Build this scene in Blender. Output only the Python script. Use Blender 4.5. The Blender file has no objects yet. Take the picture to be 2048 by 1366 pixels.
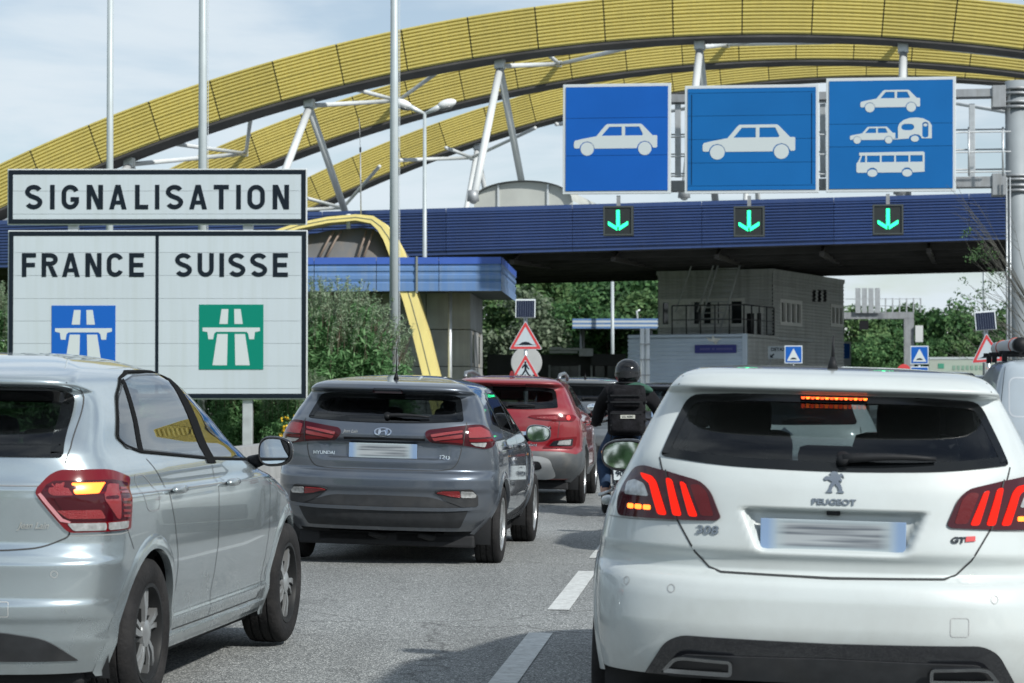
import bpy, bmesh, math, random
import numpy as np
from mathutils import Vector, Matrix
from mathutils.geometry import delaunay_2d_cdt
random.seed(7); RNG = np.random.default_rng(7)
sc = bpy.context.scene
COL = sc.collection
R_ = math.radians
# ------------------------------------------------------------------ camera
F = 4600.0; HOR = 780.0; CAMH = 1.36; PITCH = math.atan((HOR-683.0)/F)
cam = bpy.data.cameras.new('camera'); camo = bpy.data.objects.new('camera', cam); COL.objects.link(camo)
camo.location = (0, 0, CAMH); camo.rotation_euler = (math.pi/2+PITCH, 0, 0)
cam.sensor_width = 36; cam.lens = 36*F/2048; cam.clip_start = .2; cam.clip_end = 6000
cam.dof.use_dof = True; cam.dof.focus_distance = 14.0; cam.dof.aperture_fstop = 7.1
sc.camera = camo
# ------------------------------------------------------------------ sky and sun
SUN_EL = R_(36); SUN_AZ = R_(137)          # azimuth from +Y towards +X: behind the camera, to the right
world = bpy.data.worlds.new('World'); sc.world = world; world.use_nodes = True
wn = world.node_tree; wn.nodes.clear()
def N(t, typ, **kw):
    n = t.nodes.new(typ)
    for k, v in kw.items():
        if hasattr(n, k) and not k.startswith('i_'): setattr(n, k, v)
    return n
wo = N(wn, 'ShaderNodeOutputWorld'); bg = N(wn, 'ShaderNodeBackground')
sky = N(wn, 'ShaderNodeTexSky', sky_type='NISHITA', sun_disc=False)
sky.sun_elevation = SUN_EL; sky.sun_rotation = SUN_AZ; sky.air_density = 1.0; sky.dust_density = 0.4; sky.ozone_density = 2.0
L = wn.links.new
def WM(op, a, b=None, clamp=False):
    n = N(wn, 'ShaderNodeMath', operation=op, use_clamp=clamp)
    for k, q in enumerate((a, b)):
        if q is None: continue
        if isinstance(q, (int, float)): n.inputs[k].default_value = q
        else: L(q, n.inputs[k])
    return n.outputs[0]
# one flat layer of broken cloud, seen in perspective, over pale horizon haze
tc = N(wn, 'ShaderNodeTexCoord'); sx_ = N(wn, 'ShaderNodeSeparateXYZ'); L(tc.outputs['Generated'], sx_.inputs[0])
zc = WM('ADD', WM('MAXIMUM', sx_.outputs['Z'], 0.0), .13)
cb = N(wn, 'ShaderNodeCombineXYZ'); L(WM('DIVIDE', sx_.outputs['X'], zc), cb.inputs[0]); L(WM('DIVIDE', sx_.outputs['Y'], zc), cb.inputs[1])
nz = N(wn, 'ShaderNodeTexNoise'); nz.inputs['Scale'].default_value = 1.5; nz.inputs['Detail'].default_value = 8; nz.inputs['Roughness'].default_value = .55; nz.inputs['Distortion'].default_value = .4
L(cb.outputs[0], nz.inputs['Vector'])
rp = N(wn, 'ShaderNodeMapRange'); rp.interpolation_type = 'SMOOTHSTEP'; rp.inputs[1].default_value = .36; rp.inputs[2].default_value = .62; rp.inputs[3].default_value = .16; rp.inputs[4].default_value = .94; L(nz.outputs['Fac'], rp.inputs[0])
hz_ = N(wn, 'ShaderNodeMapRange'); hz_.inputs[1].default_value = 0.0; hz_.inputs[2].default_value = .45; hz_.inputs[3].default_value = .30; hz_.inputs[4].default_value = 0.0; L(sx_.outputs['Z'], hz_.inputs[0])
fac = WM('ADD', rp.outputs[0], WM('MULTIPLY', WM('SUBTRACT', 1.0, rp.outputs[0]), hz_.outputs[0]), True)
mx = N(wn, 'ShaderNodeMix', data_type='RGBA'); mx.inputs[7].default_value = (7.3, 8.2, 8.9, 1)
L(fac, mx.inputs[0]); L(sky.outputs['Color'], mx.inputs[6]); L(mx.outputs[2], bg.inputs['Color'])
bg.inputs['Strength'].default_value = .102
L(bg.outputs['Background'], wo.inputs['Surface'])
sd = Vector((math.sin(SUN_AZ)*math.cos(SUN_EL), math.cos(SUN_AZ)*math.cos(SUN_EL), math.sin(SUN_EL)))
sun = bpy.data.lights.new('sun', 'SUN'); sun.energy = 4.7; sun.angle = R_(1.8); sun.color = (1.0, .975, .915)
suno = bpy.data.objects.new('sun', sun); COL.objects.link(suno); suno.rotation_euler = (-sd).to_track_quat('-Z', 'Y').to_euler()
suno.location = sd*60
vs = sc.view_settings; vs.view_transform = 'Standard'; vs.look = 'None'; vs.exposure = 0.0; vs.gamma = 1.0; vs.use_curve_mapping = False
sc.cycles.max_bounces = 7; sc.cycles.diffuse_bounces = 3; sc.cycles.glossy_bounces = 4; sc.cycles.transparent_max_bounces = 24; sc.cycles.caustics_reflective = False; sc.cycles.caustics_refractive = False
sc.cycles.use_denoising = True

# ------------------------------------------------------------------ measuring helper: where a line of sight meets a given depth
def P(px, py, d):
    u = (px-1024)/F; v = (683-py)/F
    yy = math.cos(PITCH)-v*math.sin(PITCH); zz = math.sin(PITCH)+v*math.cos(PITCH)
    return Vector((u*d/yy, d, CAMH+zz*d/yy))
class Frame:
    """upright local frame: x to the right, y away, rotated by -phi about z"""
    def __init__(s, px, d, phi):
        p = P(px, HOR, d); s.o = Vector((p.x, p.y, 0)); s.phi = R_(phi)
        s.e = Vector((math.cos(s.phi), -math.sin(s.phi), 0)); s.b = Vector((math.sin(s.phi), math.cos(s.phi), 0))
    def at(s, px, py, yl=0.0):
        r = P(px, py, 1.0)-Vector((0, 0, CAMH)); c = Vector((0, 0, CAMH))
        t = (yl-(c-s.o).dot(s.b))/r.dot(s.b); q = c+r*t
        return (q-s.o).dot(s.e), q.z
    def world(s, x, y, z): return s.o+s.e*x+s.b*y+Vector((0, 0, z))
ROAD_TAN = .0924
def gz(x, y): return -.012*max(-9, min(9, x-ROAD_TAN*y))

# ------------------------------------------------------------------ materials
MATS = {}
def mat(name, col, rough=.6, metal=0.0, coat=0.0, var=0.0, vscale=3.0, bump=0.0, bscale=40.0, emit=None, estr=0.0, dirt=None, spec=None, col2=None, streak=None, flake=0.0, objvar=0.0):
    """principled material with optional colour variation, relief, grime and vertical streaks"""
    if name in MATS: return MATS[name]
    m = bpy.data.materials.new(name); m.use_nodes = True; t = m.node_tree; b = t.nodes['Principled BSDF']
    b.inputs['Base Color'].default_value = (*col, 1); b.inputs['Roughness'].default_value = rough; b.inputs['Metallic'].default_value = metal
    if coat: b.inputs['Coat Weight'].default_value = coat; b.inputs['Coat Roughness'].default_value = .03
    if spec is not None: b.inputs['Specular IOR Level'].default_value = spec
    ln = t.links.new; cur = None
    if var or bump or dirt or streak or flake:
        tco = N(t, 'ShaderNodeTexCoord')
    if var:
        n = N(t, 'ShaderNodeTexNoise'); n.inputs['Scale'].default_value = vscale; n.inputs['Detail'].default_value = 6
        ln(tco.outputs['Object'], n.inputs['Vector'])
        r = N(t, 'ShaderNodeValToRGB'); r.color_ramp.elements[0].position = .3; r.color_ramp.elements[1].position = .7
        c2 = col2 or tuple(min(1, c*(1+var)) for c in col); c1 = tuple(c*(1-var) for c in col)
        r.color_ramp.elements[0].color = (*c1, 1); r.color_ramp.elements[1].color = (*c2, 1)
        ln(n.outputs['Fac'], r.inputs['Fac']); cur = r.outputs['Color']
    for key, sc3, thr in (('dirt', (1, 1, 1), None), ('streak', (9, 9, .35), None)):
        dd = dirt if key == 'dirt' else streak
        if not dd: continue
        dc, amt, dsc = dd
        mpn = N(t, 'ShaderNodeMapping'); mpn.inputs['Scale'].default_value = sc3
        n = N(t, 'ShaderNodeTexNoise'); n.inputs['Scale'].default_value = dsc; n.inputs['Detail'].default_value = 8; n.inputs['Roughness'].default_value = .65
        ln(tco.outputs['Object'], mpn.inputs['Vector']); ln(mpn.outputs['Vector'], n.inputs['Vector'])
        r = N(t, 'ShaderNodeMapRange'); r.inputs[1].default_value = .45; r.inputs[2].default_value = .75; r.inputs[3].default_value = 0; r.inputs[4].default_value = amt
        ln(n.outputs['Fac'], r.inputs[0])
        x = N(t, 'ShaderNodeMix', data_type='RGBA'); x.inputs[7].default_value = (*dc, 1)
        ln(r.outputs[0], x.inputs[0])
        if cur is None: x.inputs[6].default_value = (*col, 1)
        else: ln(cur, x.inputs[6])
        cur = x.outputs[2]
    if objvar:      # each panel weathers a little differently
        oi = N(t, 'ShaderNodeObjectInfo'); r = N(t, 'ShaderNodeMapRange'); r.inputs[3].default_value = 1-objvar; r.inputs[4].default_value = 1+objvar; ln(oi.outputs['Random'], r.inputs[0])
        hs = N(t, 'ShaderNodeHueSaturation'); ln(r.outputs[0], hs.inputs['Value'])
        if cur is None: hs.inputs['Color'].default_value = (*col, 1)
        else: ln(cur, hs.inputs['Color'])
        cur = hs.outputs['Color']
    if cur is not None: ln(cur, b.inputs['Base Color'])
    if bump:
        n = N(t, 'ShaderNodeTexNoise'); n.inputs['Scale'].default_value = bscale; n.inputs['Detail'].default_value = 4
        bp = N(t, 'ShaderNodeBump'); bp.inputs['Strength'].default_value = bump; bp.inputs['Distance'].default_value = .01
        ln(tco.outputs['Object'], n.inputs['Vector']); ln(n.outputs['Fac'], bp.inputs['Height']); ln(bp.outputs['Normal'], b.inputs['Normal'])
    if emit: b.inputs['Emission Color'].default_value = (*emit, 1); b.inputs['Emission Strength'].default_value = estr
    MATS[name] = m; return m
def glass_mat(name, tint, rough=.0, ior=1.5, boost=1.0):
    if name in MATS: return MATS[name]
    m = bpy.data.materials.new(name); m.use_nodes = True; t = m.node_tree; t.nodes.clear()
    o = N(t, 'ShaderNodeOutputMaterial'); mixs = N(t, 'ShaderNodeMixShader'); tr = N(t, 'ShaderNodeBsdfTransparent'); gl = N(t, 'ShaderNodeBsdfGlossy')
    fr = N(t, 'ShaderNodeFresnel'); fr.inputs['IOR'].default_value = ior; tr.inputs['Color'].default_value = (*tint, 1); gl.inputs['Roughness'].default_value = rough
    mu = N(t, 'ShaderNodeMath', operation='MULTIPLY', use_clamp=True); mu.inputs[1].default_value = boost
    t.links.new(fr.outputs[0], mu.inputs[0])
    t.links.new(mu.outputs[0], mixs.inputs[0]); t.links.new(tr.outputs[0], mixs.inputs[1]); t.links.new(gl.outputs[0], mixs.inputs[2]); t.links.new(mixs.outputs[0], o.inputs['Surface'])
    MATS[name] = m; return m
def paint(name, col, metal=0.0, rough=.35, flake=.0, grime=(.23, .21, .18), gamt=.35):
    """car paint: coloured base under clear coat, fine flake, road grime low down on the body"""
    if name in MATS: return MATS[name]
    m = bpy.data.materials.new(name); m.use_nodes = True; t = m.node_tree; b = t.nodes['Principled BSDF']; ln = t.links.new
    b.inputs['Metallic'].default_value = metal; b.inputs['Coat Weight'].default_value = 1.0; b.inputs['Coat Roughness'].default_value = .035
    tco = N(t, 'ShaderNodeTexCoord'); sx = N(t, 'ShaderNodeSeparateXYZ'); ln(tco.outputs['Object'], sx.inputs[0])
    n = N(t, 'ShaderNodeTexNoise'); n.inputs['Scale'].default_value = 9; n.inputs['Detail'].default_value = 9; n.inputs['Roughness'].default_value = .7
    ln(tco.outputs['Object'], n.inputs['Vector'])
    r = N(t, 'ShaderNodeMapRange'); r.inputs[1].default_value = .62; r.inputs[2].default_value = .22; r.inputs[3].default_value = 0; r.inputs[4].default_value = 1
    ln(sx.outputs['Z'], r.inputs[0])
    mu = N(t, 'ShaderNodeMath', operation='MULTIPLY'); ln(r.outputs[0], mu.inputs[0]); ln(n.outputs['Fac'], mu.inputs[1])
    m2 = N(t, 'ShaderNodeMath', operation='MULTIPLY', use_clamp=True); ln(mu.outputs[0], m2.inputs[0]); m2.inputs[1].default_value = gamt*2
    # thin uneven film of road dust over the whole body
    nf = N(t, 'ShaderNodeTexNoise'); nf.inputs['Scale'].default_value = 2.3; nf.inputs['Detail'].default_value = 10; nf.inputs['Roughness'].default_value = .72; ln(tco.outputs['Object'], nf.inputs['Vector'])
    rf = N(t, 'ShaderNodeMapRange'); rf.inputs[1].default_value = .42; rf.inputs[2].default_value = .78; rf.inputs[3].default_value = 0; rf.inputs[4].default_value = .20; ln(nf.outputs['Fac'], rf.inputs[0])
    ms = N(t, 'ShaderNodeMath', operation='ADD', use_clamp=True); ln(m2.outputs[0], ms.inputs[0]); ln(rf.outputs[0], ms.inputs[1]); m2 = ms
    x = N(t, 'ShaderNodeMix', data_type='RGBA'); x.inputs[6].default_value = (*col, 1); x.inputs[7].default_value = (*grime, 1)
    ln(m2.outputs[0], x.inputs[0]); ln(x.outputs[2], b.inputs['Base Color'])
    rr = N(t, 'ShaderNodeMapRange'); rr.inputs[3].default_value = rough; rr.inputs[4].default_value = min(1, rough+.35); ln(m2.outputs[0], rr.inputs[0]); ln(rr.outputs[0], b.inputs['Roughness'])
    n2 = N(t, 'ShaderNodeTexNoise'); n2.inputs['Scale'].default_value = 3.0; n2.inputs['Detail'].default_value = 2
    ln(tco.outputs['Object'], n2.inputs['Vector'])
    bp = N(t, 'ShaderNodeBump'); bp.inputs['Strength'].default_value = .05; bp.inputs['Distance'].default_value = .01
    ln(n2.outputs['Fac'], bp.inputs['Height']); ln(bp.outputs['Normal'], b.inputs['Normal'])
    MATS[name] = m; return m

# ------------------------------------------------------------------ objects
def tag(o, label=None, cat=None, group=None, kind=None):
    if label: o['label'] = label
    if cat: o['category'] = cat
    if group: o['group'] = group
    if kind: o['kind'] = kind
    return o
def thing(name, label, cat, loc=(0, 0, 0), rot=(0, 0, 0), group=None):
    o = bpy.data.objects.new(name, None); COL.objects.link(o); o.location = loc; o.rotation_euler = rot; o.empty_display_size = .3
    return tag(o, label, cat, group)
def obj(name, v, f, m, parent=None, smooth=False, mats=None, midx=None):
    me = bpy.data.meshes.new(name); me.from_pydata([tuple(p) for p in v], [], [tuple(q) for q in f]); me.update()
    if mats:
        for q in mats: me.materials.append(q)
        if midx is not None: me.polygons.foreach_set('material_index', list(midx))
    elif m is not None: me.materials.append(m)
    if smooth: me.polygons.foreach_set('use_smooth', [True]*len(me.polygons))
    o = bpy.data.objects.new(name, me); COL.objects.link(o)
    if parent is not None: o.parent = parent
    return o
def inst(o, parent=None, loc=None, rot=None, scale=None, name=None):
    c = o.copy(); COL.objects.link(c)
    if parent is not None: c.parent = parent
    if loc is not None: c.location = loc
    if rot is not None: c.rotation_euler = rot
    if scale is not None: c.scale = scale
    return c
def copy_tree(o, parent=None):
    c = o.copy(); COL.objects.link(c); c.parent = parent
    for ch in list(o.children): copy_tree(ch, c)
    return c
class MB:
    """mesh collector"""
    def __init__(s): s.v = []; s.f = []
    def add(s, v, f):
        n = len(s.v); s.v += [Vector(p) for p in v]; s.f += [[i+n for i in q] for q in f]; return s
    def box(s, c, d, rot=None, bev=0.0):
        x, y, z = d[0]/2, d[1]/2, d[2]/2
        if bev:
            bm = bmesh.new(); bmesh.ops.create_cube(bm, size=1)
            for q in bm.verts: q.co = Vector((q.co.x*d[0], q.co.y*d[1], q.co.z*d[2]))
            bmesh.ops.bevel(bm, geom=bm.edges[:], offset=bev, segments=2, affect='EDGES', profile=.6)
            bm.verts.index_update(); vv = [q.co.copy() for q in bm.verts]; ff = [[q.index for q in fc.verts] for fc in bm.faces]; bm.free()
        else:
            vv = [Vector((i*x, j*y, k*z)) for k in (-1, 1) for j in (-1, 1) for i in (-1, 1)]
            ff = [(0, 2, 3, 1), (4, 5, 7, 6), (0, 1, 5, 4), (2, 6, 7, 3), (0, 4, 6, 2), (1, 3, 7, 5)]
        if rot is not None: vv = [rot @ q for q in vv]
        c = Vector(c); return s.add([q+c for q in vv], ff)
    def tube(s, pts, r, n=8, cap=True):
        pts = [Vector(p) for p in pts]; rs = r if isinstance(r, (list, tuple)) else [r]*len(pts)
        v = []; f = []; up = None
        for i, p in enumerate(pts):
            t = (pts[min(i+1, len(pts)-1)]-pts[max(i-1, 0)]).normalized()
            a = Vector((0, 0, 1)) if abs(t.z) < .9 else Vector((1, 0, 0))
            if up is not None: a = up
            x = t.cross(a).normalized(); y = x.cross(t).normalized(); up = y
            for k in range(n):
                an = 2*math.pi*k/n; v.append(p+(x*math.cos(an)+y*math.sin(an))*rs[i])
        for i in range(len(pts)-1):
            for k in range(n): f.append((i*n+k, i*n+(k+1) % n, (i+1)*n+(k+1) % n, (i+1)*n+k))
        if cap: f.append(tuple(range(n))[::-1]); f.append(tuple((len(pts)-1)*n+k for k in range(n)))
        return s.add(v, f)
    def bar(s, a, b, w, h=None):
        """square bar from a to b"""
        h = h or w; a = Vector(a); b = Vector(b); t = (b-a).normalized()
        u = Vector((0, 0, 1)) if abs(t.z) < .9 else Vector((0, 1, 0))
        x = t.cross(u).normalized()*w/2; y = x.cross(t).normalized()*h/2
        v = [p+i*x+j*y for p in (a, b) for (i, j) in ((-1, -1), (1, -1), (1, 1), (-1, 1))]
        return s.add(v, [(0, 1, 2, 3), (7, 6, 5, 4), (0, 4, 5, 1), (1, 5, 6, 2), (2, 6, 7, 3), (3, 7, 4, 0)])
    def prism(s, poly, y0, y1):
        """polygon in x,z extruded along y"""
        n = len(poly); v = [(p[0], y0, p[1]) for p in poly]+[(p[0], y1, p[1]) for p in poly]
        f = [tuple(range(n)), tuple(range(2*n-1, n-1, -1))]+[(i, i+n, (i+1) % n+n, (i+1) % n) for i in range(n)]
        return s.add(v, f)
    def lathe(s, prof, c=(0, 0, 0), axis='x', n=32):
        """profile (r, h) spun about an axis through c"""
        v = []; f = []; m = len(prof); c = Vector(c)
        for i in range(n):
            a = 2*math.pi*i/n; ca, sa = math.cos(a), math.sin(a)
            for r, h in prof:
                v.append(c+(Vector((h, r*ca, r*sa)) if axis == 'x' else Vector((r*ca, r*sa, h)) if axis == 'z' else Vector((r*ca, h, r*sa))))
        for i in range(n):
            j = (i+1) % n
            for k in range(m-1): f.append((i*m+k, i*m+k+1, j*m+k+1, j*m+k))
        return s.add(v, f)
    def ball(s, c, r, nu=16, nv=10, e=1.0):
        c = Vector(c); v = []; f = []
        sg = lambda q: math.copysign(abs(q)**e, q)
        for i in range(nv+1):
            th = math.pi*i/nv
            for k in range(nu):
                ph = 2*math.pi*k/nu
                v.append(c+Vector((r[0]*sg(math.sin(th))*sg(math.cos(ph)), r[1]*sg(math.sin(th))*sg(math.sin(ph)), r[2]*sg(math.cos(th)))))
        for i in range(nv):
            for k in range(nu): f.append((i*nu+k, i*nu+(k+1) % nu, (i+1)*nu+(k+1) % nu, (i+1)*nu+k))
        return s.add(v, f)
    def xf(s, M): s.v = [M @ p for p in s.v]; return s
    def build(s, name, m, parent=None, smooth=False):
        return obj(name, s.v, s.f, m, parent, smooth)
def fix_normals(o):
    bm = bmesh.new(); bm.from_mesh(o.data); bmesh.ops.remove_doubles(bm, verts=bm.verts[:], dist=1e-5); bmesh.ops.recalc_face_normals(bm, faces=bm.faces[:]); bm.to_mesh(o.data); bm.free(); return o
def auto_smooth(o, ang=35):
    me = o.data; bm = bmesh.new(); bm.from_mesh(me)
    for fc in bm.faces: fc.smooth = True
    a = R_(ang)
    for e in bm.edges:
        if len(e.link_faces) == 2 and e.calc_face_angle(0) > a: e.smooth = False
    bm.to_mesh(me); bm.free(); return o
def circ(cx, cz, r, n=28, rx=None): return [(cx+(rx or r)*math.cos(2*math.pi*i/n), cz+r*math.sin(2*math.pi*i/n)) for i in range(n)]
def rrect(x0, z0, x1, z1, r, n=5):
    o = []
    for cx, cz, a0 in ((x1-r, z1-r, 0), (x0+r, z1-r, 90), (x0+r, z0+r, 180), (x1-r, z0+r, 270)):
        for i in range(n+1): a = R_(a0+90*i/n); o.append((cx+r*math.cos(a), cz+r*math.sin(a)))
    return o
def rpoly(pts, r, n=4):
    """round the corners of a polygon; r one radius or one per corner"""
    o = []; m = len(pts)
    for i in range(m):
        p = Vector(pts[i][:2]); a = Vector(pts[i-1][:2])-p; b = Vector(pts[(i+1) % m][:2])-p
        rr = r[i] if isinstance(r, (list, tuple)) else r
        k = min(rr, a.length*.45, b.length*.45)
        if k < 1e-5: o.append(tuple(p)); continue
        p0 = p+a.normalized()*k; p1 = p+b.normalized()*k
        for j in range(n+1):
            t = j/n; q = p0*(1-t)**2+p*2*t*(1-t)+p1*t*t; o.append((q.x, q.y))
    return o
def flat(name, loops, m, parent, y=0.0, th=.004):
    """flat shape with holes (even-odd loops in x,z), front at y, th thick away from the viewer"""
    cu = bpy.data.curves.new(name, 'CURVE'); cu.dimensions = '2D'; cu.fill_mode = 'BOTH'; cu.extrude = th/2
    for lp in loops:
        sp = cu.splines.new('POLY'); sp.points.add(len(lp)-1); sp.use_cyclic_u = True
        for q, p in zip(sp.points, lp): q.co = (p[0], p[1], 0, 1)
    return _curve_to(name, cu, m, parent, y, th)
def _curve_to(name, cu, m, parent, y, th):
    t = bpy.data.objects.new('tmp_curve', cu); COL.objects.link(t)
    dg = bpy.context.evaluated_depsgraph_get(); me = bpy.data.meshes.new_from_object(t.evaluated_get(dg))
    bpy.data.objects.remove(t); bpy.data.curves.remove(cu)
    me.transform(Matrix.Translation((0, y+th/2, 0)) @ Matrix.Rotation(math.pi/2, 4, 'X')); me.materials.clear(); me.materials.append(m); me.name = name
    o = bpy.data.objects.new(name, me); COL.objects.link(o); o.parent = parent; return o
def text(name, s, size, m, parent, x, z, y=0.0, th=.004, bold=0.0, sx=1.0, align='LEFT', shear=0.0):
    cu = bpy.data.curves.new(name, 'FONT'); cu.body = s; cu.size = size; cu.extrude = th/2; cu.offset = bold; cu.align_x = align; cu.shear = shear
    o = _curve_to(name, cu, m, parent, 0, th); me = o.data
    me.transform(Matrix.Translation((x, y, z)) @ Matrix.Diagonal((sx, 1, 1, 1))); return o

C = dict
m_asphalt = None
def asphalt():
    m = bpy.data.materials.new('asphalt'); m.use_nodes = True; t = m.node_tree; b = t.nodes['Principled BSDF']; ln = t.links.new
    tco = N(t, 'ShaderNodeTexCoord')
    def noise(s, d=2, r=.5):
        n = N(t, 'ShaderNodeTexNoise'); n.inputs['Scale'].default_value = s; n.inputs['Detail'].default_value = d; n.inputs['Roughness'].default_value = r; ln(tco.outputs['Object'], n.inputs['Vector']); return n
    vo = N(t, 'ShaderNodeTexVoronoi'); vo.inputs['Scale'].default_value = 140; ln(tco.outputs['Object'], vo.inputs['Vector'])
    r = N(t, 'ShaderNodeValToRGB'); cr = r.color_ramp; cr.elements[0].position = .0; cr.elements[0].color = (.060, .066, .068, 1); cr.elements[1].position = 1; cr.elements[1].color = (.56, .575, .56, 1)
    e = cr.elements.new(.45); e.color = (.176, .187, .187, 1); e = cr.elements.new(.8); e.color = (.29, .302, .298, 1)
    sp = N(t, 'ShaderNodeSeparateColor'); ln(vo.outputs['Color'], sp.inputs[0]); ln(sp.outputs[0], r.inputs['Fac'])
    big = noise(.35, 5, .6); rb = N(t, 'ShaderNodeMapRange'); rb.inputs[1].default_value = .3; rb.inputs[2].default_value = .7; rb.inputs[3].default_value = .82; rb.inputs[4].default_value = 1.14; ln(big.outputs['Fac'], rb.inputs[0])
    # oil and rubber darkening along the wheel tracks: long streaks down the lane
    mp2 = N(t, 'ShaderNodeMapping'); mp2.inputs['Scale'].default_value = (1.6, .05, 1); ln(tco.outputs['Object'], mp2.inputs['Vector'])
    st = N(t, 'ShaderNodeTexNoise'); st.inputs['Scale'].default_value = 1.0; st.inputs['Detail'].default_value = 4; ln(mp2.outputs['Vector'], st.inputs['Vector'])
    rs = N(t, 'ShaderNodeMapRange'); rs.inputs[1].default_value = .35; rs.inputs[2].default_value = .65; rs.inputs[3].default_value = .84; rs.inputs[4].default_value = 1.08; ln(st.outputs['Fac'], rs.inputs[0])
    oil = noise(1.7, 5, .65); ro = N(t, 'ShaderNodeMapRange'); ro.inputs[1].default_value = .60; ro.inputs[2].default_value = .70; ro.inputs[3].default_value = 1.0; ro.inputs[4].default_value = .78; ln(oil.outputs['Fac'], ro.inputs[0])
    wv = N(t, 'ShaderNodeTexVoronoi', feature='DISTANCE_TO_EDGE'); wv.inputs['Scale'].default_value = .22; ds_ = noise(1.2, 4, .6); av = N(t, 'ShaderNodeVectorMath', operation='ADD'); ln(tco.outputs['Object'], av.inputs[0]); ln(ds_.outputs['Color'], av.inputs[1]); ln(av.outputs[0], wv.inputs['Vector'])
    rc_ = N(t, 'ShaderNodeMapRange'); rc_.inputs[1].default_value = .0015; rc_.inputs[2].default_value = .006; rc_.inputs[3].default_value = .62; rc_.inputs[4].default_value = 1.0; ln(wv.outputs['Distance'], rc_.inputs[0])
    m0 = N(t, 'ShaderNodeMath', operation='MULTIPLY'); ln(ro.outputs[0], m0.inputs[0]); ln(rc_.outputs[0], m0.inputs[1])
    m1 = N(t, 'ShaderNodeMath', operation='MULTIPLY'); ln(rb.outputs[0], m1.inputs[0]); ln(rs.outputs[0], m1.inputs[1])
    mm = N(t, 'ShaderNodeMath', operation='MULTIPLY'); ln(m0.outputs[0], mm.inputs[0]); ln(m1.outputs[0], mm.inputs[1])
    hs = N(t, 'ShaderNodeHueSaturation'); ln(r.outputs['Color'], hs.inputs['Color']); ln(mm.outputs[0], hs.inputs['Value']); ln(hs.outputs['Color'], b.inputs['Base Color'])
    b.inputs['Roughness'].default_value = .82
    bp = N(t, 'ShaderNodeBump'); bp.inputs['Strength'].default_value = .7; bp.inputs['Distance'].default_value = .006; ln(vo.outputs['Distance'], bp.inputs['Height']); ln(bp.outputs['Normal'], b.inputs['Normal'])
    return m
M_ASPHALT = asphalt()
M_WHITEPAINT = mat('road_paint', (.55, .57, .56), .7, var=.12, vscale=14, bump=.4, bscale=90, dirt=((.25, .25, .24), .75, 26))
M_GRASS = mat('grass', (.07, .11, .03), .9, var=.4, vscale=.6)
M_CONC = mat('concrete', (.30, .31, .31), .85, var=.2, vscale=1.4, bump=.25, bscale=60, streak=((.17, .17, .165), .5, .6), objvar=.08)
M_STEEL = mat('galvanised_steel', (.50, .53, .55), .42, .55, var=.12, vscale=6)
M_STEELD = mat('dull_steel', (.34, .36, .38), .5, .4, var=.15, vscale=3, streak=((.16, .15, .13), .5, .9))
M_ALU = mat('aluminium_edge', (.62, .66, .68), .4, .3)
M_BLACK = mat('black_plastic', (.014, .015, .017), .55, spec=.2, var=.25, vscale=20)
M_DARK = mat('dark_interior', (.012, .013, .015), .8)
M_YEL = mat('yellow_sheet', (.57, .48, .14), .5, var=.07, vscale=.5, streak=((.33, .28, .11), .35, .7), objvar=.07)
M_BLUE = mat('blue_sheet', (.034, .066, .185), .35, var=.10, vscale=.5, streak=((.06, .09, .2), .4, .8), objvar=.08)
M_LBLUE = mat('faded_blue_sheet', (.11, .21, .42), .35, var=.12, vscale=.8, streak=((.22, .27, .33), .5, .9))
M_SIGNBLUE = mat('sign_blue', (.008, .095, .40), .5, spec=.15, var=.06, vscale=.7)
M_SIGNBLUE3 = mat('sign_azure', (.008, .12, .36), .5, spec=.15, var=.06, vscale=.7, objvar=.03)
M_SIGNWHITE = mat('sign_white', (.45, .512, .56), .5, var=.03, vscale=.9, streak=((.38, .43, .43), .45, .8), objvar=.02)
M_SIGNW2 = mat('sign_symbol_white', (.49, .545, .56), .5)
M_LETTER = mat('sign_black', (.010, .016, .024), .6, spec=.08)
M_RED = mat('sign_red', (.52, .045, .05), .5)
M_GREEN = mat('sign_green', (.002, .19, .135), .5, spec=.15)
M_WHITETUBE = mat('white_tube', (.58, .61, .62), .45, var=.06, vscale=1.5)
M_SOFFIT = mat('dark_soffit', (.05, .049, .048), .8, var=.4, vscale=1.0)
# ================================================================== ground, road
def sheet(name, m, s0, s1, y0, y1, ny, dz=0.0, zfun=None, cols=None, parent=None, kind='structure'):
    v = []; f = []; cols = cols or [s0, s1]; nc = len(cols)
    for j in range(ny+1):
        y = y0+(y1-y0)*j/ny
        for s in cols: x = s+ROAD_TAN*y; v.append((x, y, (zfun or gz)(x, y)+dz))
    for j in range(ny):
        for i in range(nc-1): a = j*nc+i; f.append((a, a+1, a+nc+1, a+nc))
    o = obj(name, v, f, m, parent)
    if kind and parent is None: o['kind'] = kind
    return o
g = obj('ground', [(-3000, -2500, -.4), (3000, -2500, -.4), (3000, 4000, -.4), (-3000, 4000, -.4)], [(0, 1, 2, 3)], M_GRASS); g['kind'] = 'structure'
road = sheet('road', M_ASPHALT, -5.3, 45, -60, 320, 38, cols=[-5.3, 0, 9, 30, 60])
sheet('verge', M_GRASS, -90, -5.3, -60, 320, 20, dz=.03, cols=[-90, -9, -5.32])
dash = None
for s, ks in ((-1.02, range(-3, 24)), (2.62, range(-2, 20)), (6.3, range(2, 20)), (10.0, range(2, 20))):
    for k in ks:
        y0 = 14.1+4.33*k; v = []; f = []
        for j, y in enumerate((y0, y0+1.5, y0+3.0)):
            for q in (-.067, .067): x = s+q+ROAD_TAN*y; v.append((x, y, gz(x, y)+.005))
        obj('lane_dash', v, [(0, 1, 3, 2), (2, 3, 5, 4)], M_WHITEPAINT, road)
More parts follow.
